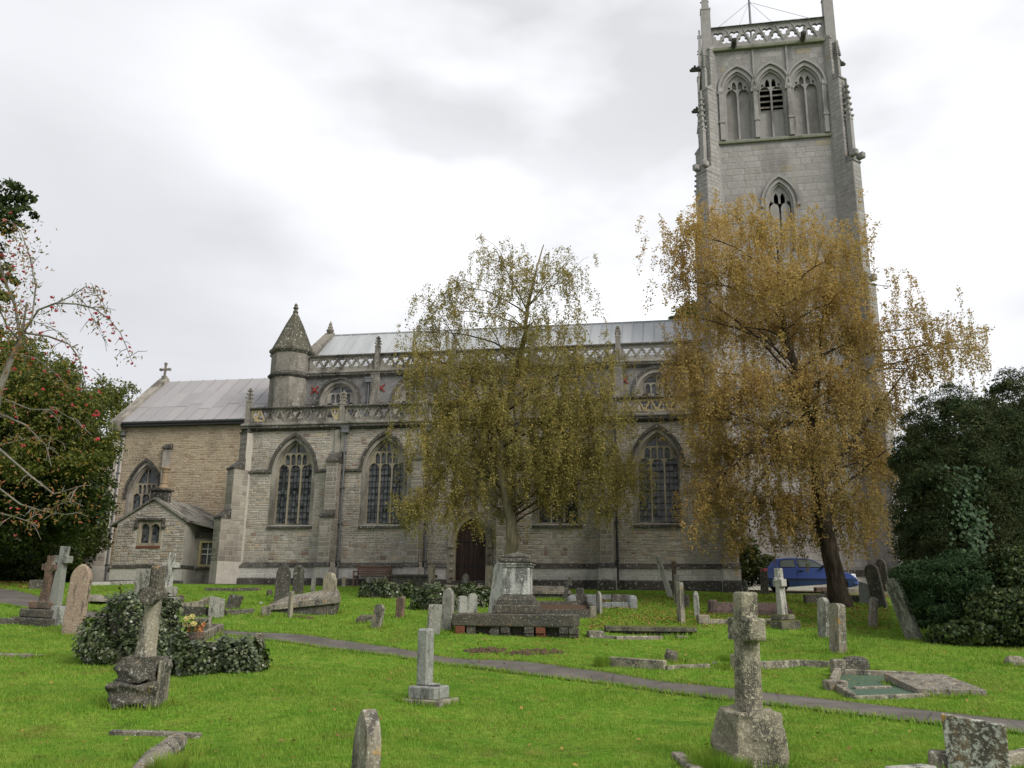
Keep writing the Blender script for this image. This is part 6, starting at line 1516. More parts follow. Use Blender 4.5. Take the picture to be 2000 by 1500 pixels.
# pink coped granite, obelisk and kerb
o, s, p = root_at('coped_granite', 1462, 1200, 'long polished pink granite tomb with coped lid behind the granite cross', 'tomb', GKB, yaw=-6)
mb = MB(); mb.cbox(-1.2, 1.35, -.36, .36, -.1, .16, .02); mb.build('plinth', M['granite_pink'], o)
mb = MB(); mb.add([(-1.1, -.3, .15), (1.25, -.3, .15), (1.25, .3, .15), (-1.1, .3, .15), (-1.1, -.2, .38), (1.25, -.2, .38), (1.25, .2, .38), (-1.1, .2, .38)], [(0, 3, 2, 1), (4, 5, 6, 7), (0, 1, 5, 4), (1, 2, 6, 5), (2, 3, 7, 6), (3, 0, 4, 7)]); mb.build('lid', M['granite_pink'], o, bevel=.02)
blk('end_block', 'granite_pink', o, -1.28, -1.02, -.34, .34, -.05, .46, .05); blk('head_block', 'granite_pink', o, .05, .25, -.2, .36, .1, .62, .04)
o, s, p = root_at('obelisk', 1362, 1207, 'thin white square post with a small cap beside a kerb', 'grave marker', GRP, lean=-1.5, yaw=-25)
blk('post', 'pale', o, -.065, .065, -.065, .065, -.1, .66, .012); mb = MB(); mb.lathe([(.085, .66), (.085, .70), (.05, .78), (.01, .80)], 8); mb.cbox(-.072, .072, -.072, .072, .58, .61, .005); mb.build('cap', M['pale'], o)
kerbset('grave_kerb', 'low pinkish kerb with a square end block right of the white post', [(1373, 1218), (1450, 1219), (1520, 1217)], .14, .13, 'kerb', closed=False, posts=[0], ph=.24, pw=.32)
# leaning narrow stones by the wall
stone(1310, 1166, 9, 84, 'flat', -55, 'pale', 'thin pale headstone leaning sharply left in front of the aisle wall', lean=-17, thick=.09, W=.26)
stone(1318, 1160, 8, 62, 'flat', -60, 'redbrown', 'thin brown upright slab just behind the sharply leaning stone', thick=.1, W=.2)
stone(1323, 1180, 9, 57, 'flat', -60, 'grey', 'green tinged upright slab seen edge on by the leaning stone', thick=.12, W=.22)
stone(1331, 1217, 10, 78, 'flat', -66, 'kerb', 'tall narrow grey slab seen edge on near the white post', thick=.12, W=.26, lean=-1)
stone(1340, 1186, 11, 24, 'round', -25, 'dark', 'little dark round topped stone behind the narrow grey slab', thick=.12)
# mossy slab and sunk ledgers
o, s, p = root_at('mossy_ledger', 1270, 1238, 'moss covered flat slab raised a little above the lawn', 'gravestone', GKB, yaw=-5, back=0); mb = MB(); mb.cbox(-1.18, 1.15, -.45, .45, .06, .20, .03, wob=.02); mb.build('slab', M['mossy'], o)
mb = MB(); mb.cbox(-.95, .95, -.36, .36, -.1, .07, .02); mb.build('support', M['rock'], o)
kerbset('grave_kerb', 'flat pink stone strip with a square end block on the lawn', [(1163, 1244), (1200, 1247), (1290, 1247)], .28, .06, 'ledger', closed=False, posts=[0], ph=.15, pw=.40)
rock('field_stone', 1330, 1246, .3, .06, .2, 'ledger', 'flat pale stone lying near the mossy slab', 'stone', 12)
# granite kerb with round posts and dark broken stones
o = kerbset('grave_kerb', 'grey granite kerb with round topped corner posts near the wall', [(1116, 1188), (1235, 1188), (1228, 1172), (1118, 1172)], .16, .20, 'granite_grey', fill='soil', fill_z=.03)
for q_ in ((1116, 1188), (1235, 1188)):
    q = gp(*q_) - o.location; MB().lathe([(.17, -.1), (.17, .30), (.15, .38), (.08, .42), (.01, .43)], 12, Matrix.Translation(q)).build('corner_post', M['granite_grey'], o)
q = gp(1157, 1189) - o.location; blk('name_block', 'granite_grey', o, q.x - .18, q.x + .16, q.y - .12, q.y + .08, q.z, q.z + .42, .02)
stone(1132, 1182, 14, 34, 'broken', -20, 'dark', 'dark broken headstone leaning beside the granite kerb', lean=3, thick=.13)
stone(1144, 1182, 11, 24, 'slant', -20, 'dark', 'lower dark fragment propped next to a broken headstone', lean=-12, thick=.13)
stone(1170, 1200, 10, 44, 'gothic', -62, 'grey', 'thin pointed stone with pale lichen in front of the granite kerb', thick=.08, W=.28)
o, s, p = root_at('kerb_block', 1210, 1178, 'dark flat block at the back of the granite kerb', 'stone', None); blk('block', 'dark', o, -.28, .26, -.12, .12, -.05, .30, .02)
o, s, p = root_at('leaning_cross', 1101, 1172, 'little dark cross leaning right in front of the aisle plinth', 'cross', GCR, yaw=-35, lean=17)
mb = MB(); mb.plate(crossplate(.85, .62, .30, .11, .10), [], -.06, .06); mb.build('cross_shaft', M['dark'], o, bevel=.01)
o, s, p = root_at('coped_tomb', 1068, 1166, 'low coped tomb slab spotted white behind the pedestal monument', 'tomb', GKB, yaw=-8)
mb = MB(); mb.add([(-.8, -.45, .1), (.95, -.45, .1), (.95, .45, .1), (-.8, .45, .1), (-.7, 0, .42), (.6, 0, .42), (-.8, -.45, .2), (.95, -.45, .2), (.95, .45, .2), (-.8, .45, .2)], [(6, 7, 5, 4), (7, 8, 5), (8, 9, 4, 5), (9, 6, 4), (0, 1, 7, 6), (1, 2, 8, 7), (2, 3, 9, 8), (3, 0, 6, 9), (0, 3, 2, 1)]); mb.build('coped_lid', M['ledger'], o, bevel=.015)
mb = MB(); mb.cbox(-.72, .85, -.38, .38, -.15, .12, .02); mb.build('base', M['dark'], o)
o = kerbset('grave_kerb', 'dark kerb filled with fallen leaves right of the pedestal monument', [(1052, 1206), (1160, 1206), (1150, 1188), (1050, 1188)], .14, .24, 'rock', fill='soil', fill_z=.12); 
q = gp(1158, 1206) - o.location; blk('corner_post', 'kerb', o, q.x - .1, q.x + .1, q.y - .1, q.y + .1, q.z - .1, q.z + .34, .015)
# ---- pedestal monument
o, s, p = root_at('pedestal_monument', 1010, 1236, 'white pedestal monument with dark cap on a big slab over bricks', 'monument', None, yaw=-9)
u = 1 / s
sl = MB(); sl.cbox(-118 * u, 118 * u, -.75, .75, .16, .47, .03, wob=.012); sl.build('slab', M['rock'], o)
for i in range(11):
    x = -1.45 + .285 * i + random.uniform(-.03, .03)
    if i in (2, 5, 8): continue
    for j in range(2):
        MB().cbox(x, x + .225, -.72 + random.uniform(-.05, .06), -.55, -.07 + j * .085, .0 + j * .085 + .075 - .07 + .07, .008, wob=.004).build('brick', M['brick' if i in (0, 7) else 'rock'], o)
mb = MB(); mb.cbox(-1.3, 1.3, -.5, .6, -.1, .17, .02); mb.build('core', M['rock'], o)
blk('lower_plinth', 'rock', o, -.56, .56, -.5, .5, .46, .68, .03); 
mb = MB(); mb.add([(-.48, -.44, .67), (.48, -.44, .67), (.48, .44, .67), (-.48, .44, .67), (-.46, -.42, .80), (.46, -.42, .80), (.46, .42, .80), (-.46, .42, .80), (-.36, -.33, .93), (.36, -.33, .93), (.36, .33, .93), (-.36, .33, .93)], [(0, 3, 2, 1), (0, 1, 5, 4), (1, 2, 6, 5), (2, 3, 7, 6), (3, 0, 4, 7), (4, 5, 9, 8), (5, 6, 10, 9), (6, 7, 11, 10), (7, 4, 8, 11), (8, 9, 10, 11)]); mb.build('moulded_plinth', M['dark'], o, bevel=.012)
blk('die', 'marble', o, -.345, .345, -.32, .32, .92, 1.62, .02)
mb = MB(); mb.cbox(-.375, .375, -.35, .35, 1.60, 1.66, .012); mb.cbox(-.40, .40, -.375, .375, 1.66, 1.71, .012); mb.build('necking', M['marble'], o)
mb = MB(); mb.cbox(-.43, .43, -.40, .40, 1.71, 1.82, .03); mb.cbox(-.36, .36, -.33, .33, 1.82, 1.90, .02); mb.add([(-.34, -.31, 1.9), (.34, -.31, 1.9), (.34, .31, 1.9), (-.34, .31, 1.9), (0, 0, 1.99)], [(0, 1, 4), (1, 2, 4), (2, 3, 4), (3, 0, 4)]); mb.build('cap', M['dark'], o)
stone(968, 1210, 34, 112, 'round', -22, 'smooth_grey', 'tall grey round topped headstone leaning right against the pedestal monument', lean=7, thick=.11)
stone(954, 1160, 12, 53, 'flat', -58, 'buff', 'yellowish upright headstone right of the church door', lean=1, thick=.16, W=.32)
stone(902, 1216, 19, 51, 'seg', -8, 'pale', 'pale short headstone standing left in a close pair', thick=.09)
stone(922, 1211, 19, 51, 'round', -8, 'pale', 'pale round topped headstone standing right in a close pair', thick=.09)
stone(846, 1240, 26, 58, 'flat', -8, 'grey', 'cracked square topped grey headstone beside a pointed one', lean=3, thick=.1)
stone(873, 1232, 23, 82, 'gothic', -30, 'grey', 'pale capped pointed headstone behind a cracked grey one', lean=1, thick=.13)
stone(842, 1150, 13, 47, 'round', -45, 'buff', 'round topped buff headstone standing left of the church door', thick=.14, W=.3)
stone(909, 1158, 13, 37, 'gothic', -38, 'grey', 'grey pointed headstone standing before the church door', thick=.12)
o, s, p = root_at('flat_tomb', 892, 1162, 'broad flat topped chest tomb low in front of the church door', 'tomb', GKB, yaw=-6); blk('lid', 'ledger', o, -1.05, 1.1, -.5, .5, .25, .37, .02); blk('chest', 'rock', o, -.95, 1.0, -.42, .42, -.1, .26, .02)
o, s, p = root_at('table_tomb', 806, 1147, 'dark long table tomb in front of the bench', 'tomb', GKB, yaw=-8); blk('top', 'rock', o, -.98, 1.0, -.42, .42, .42, .54, .02); blk('chest', 'dark', o, -.9, .92, -.36, .36, -.1, .43, .02)
# ---- ivy covered tombs
def ivy_mound(name, label, boxes, n, size, root_px, mat='ivy', seed=3):
    rng = np.random.default_rng(seed); b = gp(*root_px); o = empty(name, b); tag(o, label, 'ivy'); C_ = []; N_ = []; tombs = []
    for (x0, x1, y0, y1, z1, rr, k_) in boxes:      # world box with rounded edges
        m = int(n * k_); q = rng.uniform(-1, 1, (m, 3)); ax = rng.integers(0, 3, m); sg = rng.choice([-1, 1], m); q[np.arange(m), ax] = sg
        q[:, 2] = np.where((ax == 2), 1, q[:, 2]); r_ = np.linalg.norm(q, axis=1); q = q / (r_[:, None] ** rr)
        c = np.stack([(x0 + x1) / 2 + q[:, 0] * (x1 - x0) / 2, (y0 + y1) / 2 + q[:, 1] * (y1 - y0) / 2, 0 * q[:, 0]], -1)
        g = gz(c[:, 0], c[:, 1]); c[:, 2] = g + (q[:, 2] + 1) / 2 * z1
        lump = .09 * np.sin(c[:, 0] * 6 + c[:, 2] * 5) + .08 * np.sin(c[:, 1] * 8 + c[:, 0] * 3) + .05 * np.sin(c[:, 0] * 17 + c[:, 2] * 11) + np.where(rng.random(m) < .04, rng.uniform(0, .14, m), 0)
        c += q * (lump + rng.normal(0, .035, m))[:, None]; c[:, 2] = np.maximum(c[:, 2], g + .02); C_.append(c); nn = q.copy(); nn[:, 2] += .5; N_.append(nn)
        gzc = gzf((x0 + x1) / 2, (y0 + y1) / 2); mb = MB(); tombs.append(mb); mb.cbox(x0 + .2, x1 - .2, y0 + .17, y1 - .17, gzc - .15, gzc + z1 - .22, min(.2, z1 * .25), Matrix.Translation(-b))
    C_ = np.concatenate(C_) - np.array(b)[None]
    np_mesh('leaves', leaf_quads(C_, size, np.concatenate(N_), .8, .85, rng=rng), 4, M[mat], o, kind='stuff')
    for mb in tombs: mb.build('tomb', M['rock'], o)
    return o
a, b_ = gp(122, 1300), gp(300, 1306); w_ = b_.x - a.x
ivy_mound('ivy_mound', 'large ivy smothered tomb behind the weathered left cross', [(a.x + .3, a.x + w_, a.y + .1, a.y + 1.5, 1.15, .55, .62), (a.x + .0, a.x + 1.0, a.y, a.y + 1.3, .62, .5, .3), (a.x + .5, a.x + w_ + .05, a.y - .1, a.y + .5, .55, .5, .2)], 13000, .062, (200, 1300), seed=4)
rng = np.random.default_rng(5)
a, b_ = gp(325, 1322), gp(488, 1318)
ivy_mound('ivy_hedge', 'low ivy covered kerb right of the weathered left cross', [(a.x, b_.x, a.y + .0, a.y + .45, .46, .4, 1)], 7000, .06, (400, 1320), seed=6)
a, b_ = gp(702, 1168), gp(805, 1168); ivy_mound('ivy_hedge', 'dark ivy clad tomb in front of the bench', [(a.x, b_.x, a.y, a.y + .8, .5, .35, 1)], 3600, .08, (750, 1168), seed=7)
a, b_ = gp(806, 1192), gp(898, 1192); c_, d_ = gp(885, 1188), gp(962, 1186); ivy_mound('ivy_hedge', 'dark ivy clad tomb behind the pointed headstone and pale pair', [(a.x, b_.x, a.y, a.y + .9, .66, .35, .6), (c_.x, d_.x, c_.y + .3, c_.y + .9, .6, .35, .5)], 5000, .08, (850, 1192), seed=8)
# ---- bench and small stones at the wall
BW = loc2w(-6.35, -.62); BZ = gzf(BW.x, BW.y)
bn = empty('bench', (BW.x, BW.y, BZ), -ALPHA); tag(bn, 'weathered brown slatted bench against the aisle wall', 'bench')
for i in range(4): MB().cbox(-.8, .8, -.28 + i * .13, -.18 + i * .13, .43, .46, .006).build('seat_slat', M['bench'], bn)
for i in range(4): MB().cbox(-.8, .8, .25 + i * .025, .28 + i * .025, .52 + i * .11, .60 + i * .11, .006).build('back_slat', M['bench'], bn)
for x in (-.78, .78): MB().cbox(x - .03, x + .03, -.3, -.24, 0, .62, .006).build('leg', M['bench'], bn); MB().cbox(x - .03, x + .03, .26, .33, 0, .98, .006).build('leg', M['bench'], bn); MB().cbox(x - .04, x + .04, -.32, .3, .62, .67, .008).build('armrest', M['bench'], bn); MB().cbox(x - .03, x + .03, -.25, .27, .36, .42, .006).build('rail', M['bench'], bn)
stone(720, 1148, 13, 21, 'round', -20, 'grey', 'small grey round stone left of the bench', thick=.1)
stone(736, 1149, 6, 19, 'round', -20, 'buff', 'tiny buff stone at the near end of the bench', thick=.1)
stone(671, 1146, 7, 19, 'round', -20, 'buff', 'tiny stone at the foot of the drainpipe', thick=.1)
stone(611, 1156, 7, 27, 'round', -20, 'grey', 'slim little stone between two dark headstones and the wall', thick=.1)
# ---- headstones left of centre
stone(549, 1178, 28, 78, 'ogee', -18, 'dark', 'tall dark headstone with shaped pointed top before the first aisle window', lean=1, thick=.13)
stone(581, 1160, 19, 56, 'gothic', -32, 'dark', 'dark pointed headstone with pale edge beside the taller dark one', thick=.22)
stone(641, 1198, 24, 78, 'shoulder', -34, 'buff', 'buff shouldered headstone with dark side by the coped tomb', thick=.20)
o, s, p = root_at('coped_tomb', 592, 1197, 'long dark coped tomb with white spotted sloping lid', 'tomb', GKB, yaw=4)
mb = MB(); mb.add([(-1.0, -.5, .05), (1.1, -.5, .30), (1.1, .5, .32), (-1.0, .5, .12), (-1.0, -.5, .22), (1.1, -.5, .52), (1.05, .55, .58), (-.75, .55, .34), (-.55, .05, .50), (1.0, .05, .78)], [(4, 5, 9, 8), (5, 6, 9), (6, 7, 8, 9), (7, 4, 8), (0, 1, 5, 4), (1, 2, 6, 5), (2, 3, 7, 6), (3, 0, 4, 7), (0, 3, 2, 1)]); mb.build('coped_lid', M['ledger'], o, bevel=.02)
mb = MB(); mb.cbox(-.95, 1.05, -.4, .45, -.15, .32, .02); mb.build('chest', M['rock'], o)
stone(566, 1206, 9, 50, 'flat', -62, 'kerb', 'thin upright slab edge on in front of the coped tomb', thick=.09, W=.16)
stone(519, 1202, 17, 18, 'peak', -20, 'kerb', 'low pointed stone in the grass left of the coped tomb', thick=.14)
stone(735, 1227, 21, 46, 'round', -38, 'kerb', 'small round headstone tilted right on the grass slope', lean=7, thick=.11)
rock('earth_lump', 716, 1216, .55, .22, .4, 'rock', 'dark earthy lump beside the tilted small headstone', 'stone', 21)
stone(781, 1207, 16, 41, 'round', -30, 'redbrown', 'small brown round topped headstone below the ivy tomb', thick=.12)
stone(421, 1206, 29, 41, 'slant', -6, 'grey', 'square grey headstone with sloping top left of the coped tomb', thick=.08, lean=1)
o, s, p = root_at('broken_kerb_block', 452, 1190, 'tilted broken stone block behind the sloping square headstone', 'stone', None, yaw=-15, lean=6); mb = MB(); mb.plate([(-.22, -.1), (.16, -.1), (.30, .44), (-.08, .46)], [], -.14, .14); mb.build('block', M['rock'], o, bevel=.03)
kerbset('grave_kerb', 'crumbling dark kerb behind the sloping square headstone', [(356, 1202), (405, 1204), (440, 1202), (495, 1198)], .16, .24, 'rock', closed=False, heights=[.26, .2, .14], wob=.02)
kerbset('grave_kerb', 'dark kerb with small blocks between the far cross and square headstone', [(312, 1194), (345, 1192), (392, 1186), (405, 1178)], .16, .2, 'kerb', closed=False, wob=.02)
rock('flower_clump', 352, 1178, .22, .26, .2, 'redbrown', 'small clump of faded red flowers among the kerbs', 'flowers', 22, sub=3)
kerbset('grave_kerb', 'thin dark kerb low in the grass near the annex', [(400, 1154), (455, 1155), (508, 1153)], .14, .12, 'rock', closed=False)
rock('field_stone', 509, 1180, .10, .08, .1, 'white', 'tiny white stone on the grass left of the tall dark headstone', 'stone', 23)
rock('small_shrub_stone', 526, 1164, .22, .22, .2, 'rock', 'dark little mound left of the tall dark headstone', 'stone', 24)
# far pale cross with headstone
o, s, p = root_at('far_cross', 322, 1182, 'pale far cross on stepped base before the vestry plinth', 'cross', GCR, yaw=-28, lean=3)
blk('step', 'grey', o, -.38, .38, -.35, .35, -.1, .28, .03); blk('upper_step', 'grey', o, -.26, .26, -.25, .25, .28, .62, .03)
mb = MB(); mb.plate([(x, z + .6) for x, z in crossplate(1.12, .72, .58, .17, .17, .17, .26)], [], -.09, .09); mb.build('cross_shaft', M['pale'], o, bevel=.012)
stone(276, 1166, 28, 54, 'flat', -14, 'grey', 'plain square pale headstone left of the far cross', thick=.14)
o, s, p = root_at('kerb_block', 255, 1180, 'low grey foot slab in front of the plain square headstone', 'stone', None); blk('slab', 'grey', o, -.5, .5, -.2, .2, -.1, .16, .03)
kerbset('grave_kerb', 'long low pale slab at the foot of the chancel wall', [(163, 1143), (215, 1142), (268, 1140)], .5, .12, 'pale', closed=False)
o, s, p = root_at('ledger', 178, 1176, 'pinkish hipped ledger on the grass behind the pink headstone', 'gravestone', GKB, yaw=-15); mb = MB(); mb.add([(-.7, -.4, .02), (.75, -.4, .02), (.6, .4, .02), (-.7, .4, .02), (-.7, -.35, .22), (.2, -.35, .22), (.1, .3, .26), (-.7, .3, .26)], [(0, 3, 2, 1), (4, 5, 6, 7), (0, 1, 5, 4), (1, 2, 6, 5), (2, 3, 7, 6), (3, 0, 4, 7)]); mb.build('slab', M['ledger'], o, bevel=.015)
kerbset('grave_kerb', 'dark kerb near the wood edge behind the grey cross', [(56, 1150), (105, 1149)], .2, .34, 'dark', closed=False)
# ---- three big markers at the far left
o, s, p = root_at('wheel_head_cross', 80, 1217, 'reddish brown wheel headed cross on three dark steps', 'cross', GCR, yaw=-40, lean=2)
blk('step', 'rock', o, -.52, .52, -.52, .52, -.1, .14, .03); blk('step', 'rock', o, -.40, .40, -.40, .40, .14, .36, .03); blk('upper_step', 'redbrown', o, -.28, .28, -.28, .28, .36, .56, .03)
mb = MB(); mb.plate([(x, z + .55) for x, z in crossplate(1.20, .90, .42, .15, .16, .17, .25)], [], -.09, .09); mb.build('cross_shaft', M['redbrown'], o, bevel=.012)
mb = MB(); rg = [(.17 * math.cos(2 * PI * i / 24), 1.45 + .17 * math.sin(2 * PI * i / 24)) for i in range(24)]; ri = [(.11 * math.cos(2 * PI * i / 24), 1.45 + .11 * math.sin(2 * PI * i / 24)) for i in range(24)]; mb.plate(rg, [ri], -.06, .06); mb.build('wheel', M['kerb'], o)
o, s, p = root_at('grey_cross', 100, 1218, 'tall smooth grey cross on a sloping base beside the pink headstone', 'cross', GCR, yaw=-38, lean=3)
mb = MB(); mb.add([(-.40, -.26, -.1), (.40, -.26, -.1), (.40, .26, -.1), (-.40, .26, -.1), (-.24, -.15, .46), (.24, -.15, .46), (.24, .15, .46), (-.24, .15, .46)], [(0, 3, 2, 1), (4, 5, 6, 7), (0, 1, 5, 4), (1, 2, 6, 5), (2, 3, 7, 6), (3, 0, 4, 7)]); mb.build('base', M['smooth_grey'], o, bevel=.02)
mb = MB(); mb.plate([(x, z + .44) for x, z in crossplate(1.58, 1.24, .46, .16, .19, .19, .30)], [], -.10, .10); mb.build('cross_shaft', M['smooth_grey'], o, bevel=.018)
stone(140, 1240, 40, 136, 'gothic', -34, 'pink', 'tall pink pointed headstone spotted with lichen near the ivy tomb', lean=2.5, thick=.16)
kerbset('grave_kerb', 'dark kerb at the edge of view left of the wheel headed cross', [(-10, 1218), (48, 1218)], .2, .14, 'rock', closed=False)
o, s, p = root_at('ledger', 5, 1282, 'flat grey ledger lying in the grass at the edge of view', 'gravestone', GKB, yaw=-5); blk('slab', 'ledger', o, -.5, .45, -.02, .28, -.08, .05, .015)
rock('field_stone', 68, 1281, .5, .03, .16, 'ledger', 'sunken flat stone near the grey ledger', 'stone', 31)
# ---- kerbed graves with flowers
kerbset('grave_kerb', 'pale kerbed grave with corner posts behind the ivy covered kerb', [(300, 1296), (478, 1300), (505, 1270), (320, 1268)], .11, .16, 'kerb', fill='soil', fill_z=.05, posts=[1, 2], ph=.34, pw=.18)
kerbset('grave_kerb', 'second kerbed grave beside the path behind the flower vase', [(300, 1250), (392, 1252), (432, 1232), (305, 1230)], .11, .17, 'kerb', fill='lawn', fill_z=.06)
o, s, p = root_at('kerb_block', 394, 1240, 'square pale stone block on the kerbed grave by the path', 'stone', None, yaw=-32); blk('block', 'kerb', o, -.17, .17, -.14, .14, -.05, .40, .02)
o, s, p = root_at('flower_vase', 381, 1270, 'tapered brown stone vase holding orange and yellow flowers', 'vase', None, yaw=-20)
mb = MB(); mb.add([(-.19, -.17, -.05), (.19, -.17, -.05), (.19, .17, -.05), (-.19, .17, -.05), (-.12, -.11, .36), (.12, -.11, .36), (.12, .11, .36), (-.12, .11, .36)], [(0, 3, 2, 1), (4, 5, 6, 7), (0, 1, 5, 4), (1, 2, 6, 5), (2, 3, 7, 6), (3, 0, 4, 7)]); mb.build('vase_body', M['redbrown'], o, bevel=.01)
random.seed(3); stm = MB()
fl = [(-.20, .62, 0), (-.10, .66, 0), (-.24, .50, 0), (-.02, .52, 0), (-.12, .50, 0), (-.02, .42, 1), (.06, .46, 1), (.10, .40, 1), (-.14, .40, 1), (.0, .36, 1), (.14, .50, 1)]
for (x, z, t) in fl:
    y = random.uniform(-.14, .05); stm.tube([(x * .2, 0, .3), (x * .7, y * .5, (z + .3) / 2), (x, y, z)], .006, 4)
    f = MB()
    for r_, q in ((.055, 0), (.04, .02), (.025, .035)):
        for k_ in range(6):
            a = PI / 3 * k_ + q * 30; f.add([(0, 0, q - .02), (r_ * math.cos(a - .5), r_ * math.sin(a - .5), q), (r_ * 1.15 * math.cos(a), r_ * 1.15 * math.sin(a), q + .02), (r_ * math.cos(a + .5), r_ * math.sin(a + .5), q)], [(0, 1, 2, 3)])
    f.build('flower', M['petal_o' if t else 'petal_y'], o, loc=(x, y, z), rot=(R(60), 0, random.uniform(-.5, .5)))
stm.build('stems', M['stem'], o)
lv = np.array([[random.gauss(-.06, .11), random.gauss(-.04, .08), random.uniform(.34, .6)] for _ in range(60)]); np_mesh('leaves', leaf_quads(lv, .07), 4, M['bramble'], o, kind='stuff')
# ivy sprig standing up from the mound
p0 = gp(240, 1290); sp_ = empty('ivy_sprig', p0); tag(sp_, 'tall sprig of young ivy rising above the ivy smothered tomb', 'ivy'); top = at_depth(236, 1150, p0.y + .6) - p0; mid = at_depth(243, 1190, p0.y + .6) - p0
MB().tube([(0, .5, .2), mid, top], [.015, .01, .004], 5).build('stem', M['twig'], sp_)
c_ = np.concatenate([np.array(mid)[None] + RNG.normal(0, 1, (70, 3)) * [.13, .1, .12], np.array(top)[None] + RNG.normal(0, 1, (16, 3)) * [.04, .04, .07]]); np_mesh('leaves', leaf_quads(c_, .06), 4, M['hedge_leaf'], sp_, kind='stuff')
# ---- bare soil and molehills
def soil(px, py, rx, ry, h, n, label):
    p = gp(px, py); rs = np.random.default_rng(int(px)); mb = MB()
    for k_ in range(n):
        a = rs.uniform(0, 2 * PI); q = math.sqrt(rs.random()); x, y = rx * q * math.cos(a), ry * q * math.sin(a); r_ = rs.uniform(.03, .09); z = gzf(p.x + x, p.y + y) - p.z
        mb.lathe([(r_ * .6, -.03), (r_, .0), (r_ * .7, h * (1 - q) + r_ * .4), (.005, h * (1 - q) + r_ * .7)], 6, Matrix.Translation((x, y, z)))
    o = mb.build('bare_soil', M['soil'], None, loc=p); o['kind'] = 'stuff'; o['label'] = label
soil(1040, 1276, .62, .42, .03, 60, 'patch of bare earth in front of the pedestal monument'); soil(950, 1272, .45, .3, .03, 40, 'small patch of bare earth left of the larger one'); soil(588, 1207, .32, .2, .03, 30, 'worn brown patch on the slope below the coped tomb')
out = []
for (fx, fy) in FEET:
    if fy > 34: continue
    n = int(260 if fy < 20 else 130); r_ = .22 + .2 * RNG.random(n); a = RNG.uniform(0, 2 * PI, n); x = fx + r_ * np.cos(a) * 1.15; y = fy + r_ * np.sin(a)
    c = np.stack([x, y, gz(x, y)], -1); h = RNG.uniform(.04, .13, n); q = RNG.uniform(0, 2 * PI, n); w = .004 + .0006 * fy
    bb = np.stack([np.cos(q), np.sin(q), 0 * q], -1) * w; t = c + np.stack([np.cos(a), np.sin(a), 0 * a], -1) * (h * RNG.uniform(-.2, .7, n))[:, None]; t[:, 2] += h
    out.append(np.stack([c - bb, c + bb, t], 1).reshape(-1, 3))
o = np_mesh('long_grass', np.concatenate(out), 3, M['blade'], kind='stuff'); o['label'] = 'longer unmown grass round the feet of the stones'

# ------------------------------------------------------------------ blue hatchback
CW_ = loc2w(12.72, -.02); cz = gzf(CW_.x, CW_.y) + .02
car = empty('parked_car', (CW_.x, CW_.y, cz), -ALPHA); tag(car, 'blue three door hatchback parked behind the dark birch trunk', 'car')
Lh = 1.86   # rear at -x, front at +x ; near side at -y
lower = [(-1.86, .42), (-1.84, .62), (-1.80, .86), (-1.68, .98), (-1.0, 1.0), (.0, .98), (.62, .96), (1.15, .88), (1.62, .76), (1.80, .62), (1.86, .45), (1.82, .26), (1.50, .2), (-1.55, .2), (-1.82, .28)]
def wheel_arch(pts):
    out = []
    for i, q in enumerate(pts):
        out.append(q)
        if q == (1.50, .2):
            for xc in (1.15, -1.18): out += [(xc + .34 * math.cos(t), .28 + .34 * math.sin(t)) for t in [PI * k_ / 8 - .2 + .4 * k_ / 8 * 0 for k_ in range(9)]]
    return out
def car_side(name, prof, hw0, hw1, z0, z1, mat, parent, bev=.05):
    """profile lofted across the width; half width runs from hw0 at z0 to hw1 at z1"""
    hw = lambda z: hw0 + (hw1 - hw0) * min(1, max(0, (z - z0) / (z1 - z0)))
    mb = MB(); n = len(prof); tri = tessellate_polygon([[Vector((p[0], p[1], 0)) for p in prof]])
    V = [(x, -hw(z), z) for x, z in prof] + [(x, hw(z), z) for x, z in prof]
    mb.add(V, [tuple(t) for t in tri] + [tuple(i + n for i in reversed(t)) for t in tri] + [(i, (i + 1) % n, (i + 1) % n + n, i + n) for i in range(n)])
    return mb.build(name, M[mat], parent, bevel=bev)
upper = [(-1.845, .54), (-1.84, .62), (-1.80, .86), (-1.68, .98), (-1.0, 1.0), (.0, .98), (.62, .96), (1.15, .88), (1.62, .76), (1.80, .62), (1.84, .54)]
body = car_side('body', upper, .815, .765, .54, 1, 'carblue', car, .04)
under = [(-1.84, .535), (1.84, .535), (1.86, .45), (1.82, .26), (1.50, .2), (-1.55, .2), (-1.82, .28)]
car_side('lower_body', wheel_arch(under), .68, .815, .2, .535, 'carblue', car, .02)
roofp = [(-1.72, .97), (-1.46, 1.27), (-1.32, 1.37), (-.85, 1.41), (-.2, 1.40), (.12, 1.34), (.45, 1.16), (.80, .94)]
cab = car_side('cabin', roofp, .77, .60, .95, 1.42, 'carblue', car, .05)
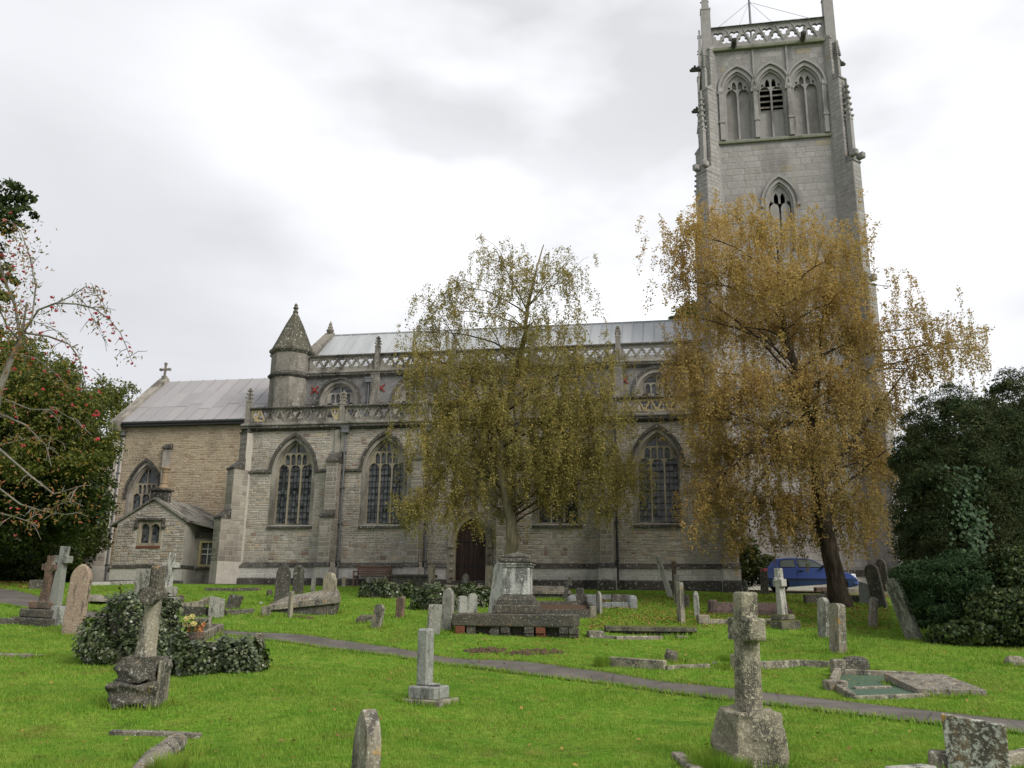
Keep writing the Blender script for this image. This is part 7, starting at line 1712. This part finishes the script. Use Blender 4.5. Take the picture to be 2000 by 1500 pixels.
for s_ in (-1, 1):
    hw = lambda z: (.77 + (.60 - .77) * (z - .95) / .47) + .012
    for nm, pts in (('door_window', [(-.42, 1.02), (.56, 1.02), (.36, 1.18), (.06, 1.325), (-.48, 1.345)]), ('rear_window', [(-1.18, 1.02), (-.54, 1.02), (-.60, 1.34), (-1.02, 1.33), (-1.16, 1.26)])):
        mb = MB(); n = len(pts); V = [(x, s_ * hw(z), z) for x, z in pts] + [(x, s_ * (hw(z) - .03), z) for x, z in pts]
        mb.add(V, [tuple(range(n)), tuple(range(2 * n - 1, n - 1, -1))] + [(i, (i + 1) % n, (i + 1) % n + n, i + n) for i in range(n)]); w_ = mb.build(nm, M['carglass'], car)
        fr = MB(); fr.tube([(x, s_ * (hw(z) + .002), z) for x, z in pts + pts[:1]], .012, 4, False); fr.build('window_seal', M['plastic'], w_)
    MB().box(-1.5, 1.5, s_ * .80 - .012, s_ * .80 + .012, .50, .56).build('rubbing_strip', M['plastic'], car)
    MB().cbox(-.42, -.26, s_ * .80 - .02, s_ * .80 + .02, .84, .89, .008).build('door_handle', M['plastic'], car)
    MB().cbox(.46, .62, s_ * .86 - .07, s_ * .86 + .07, 1.0, 1.10, .03).build('wing_mirror', M['plastic'], car)
    sm = MB()
    for x in (.66, -.50): sm.box(x - .006, x + .006, s_ * .803 - .004, s_ * .803 + .004, .28, .97)
    sm.build('door_seam', M['plastic'], car)
    MB().cbox(-1.88, -1.70, s_ * .68 - .12, s_ * .68 + .125, .72, .96, .02).build('tail_light', M['redlens'], car)
    MB().cbox(1.58, 1.80, s_ * .62 - .16, s_ * .62 + .185, .60, .76, .03).build('headlight', M['clearlens'], car)
    for x in (1.15, -1.18):
        wh = MB(); wh.lathe([(.16, -.09), (.27, -.09), (.285, -.05), (.285, .05), (.27, .09), (.16, .09)], 20, Matrix.Translation((x, s_ * .70, .285)) @ Rx(90)); wo_ = wh.build('wheel', M['rubber'], car, smooth=False)
        MB().lathe([(.03, -.1), (.15, -.085), (.17, -.095), (.17, .095), (.15, .085), (.03, .1)], 14, Matrix.Translation((x, s_ * .70, .285)) @ Rx(90)).build('rim', M['rim'], wo_)
MB().cbox(-1.90, -1.60, -.80, .80, .30, .52, .05).build('rear_bumper', M['plastic'], car); MB().cbox(1.66, 1.90, -.79, .79, .28, .50, .06).build('front_bumper', M['carblue'], car)
mb = MB(); mb.add([(-1.735, -.6, 1.0), (-1.735, .6, 1.0), (-1.49, .5, 1.275), (-1.49, -.5, 1.275)], [(0, 1, 2, 3)]); mb.build('tailgate_window', M['carglass'], car)
mb = MB(); mb.add([(.80, -.62, .965), (.80, .62, .965), (.17, .52, 1.335), (.17, -.52, 1.335)], [(0, 1, 2, 3)]); mb.build('windscreen', M['carglass'], car)
bpy.context.view_layer.update()
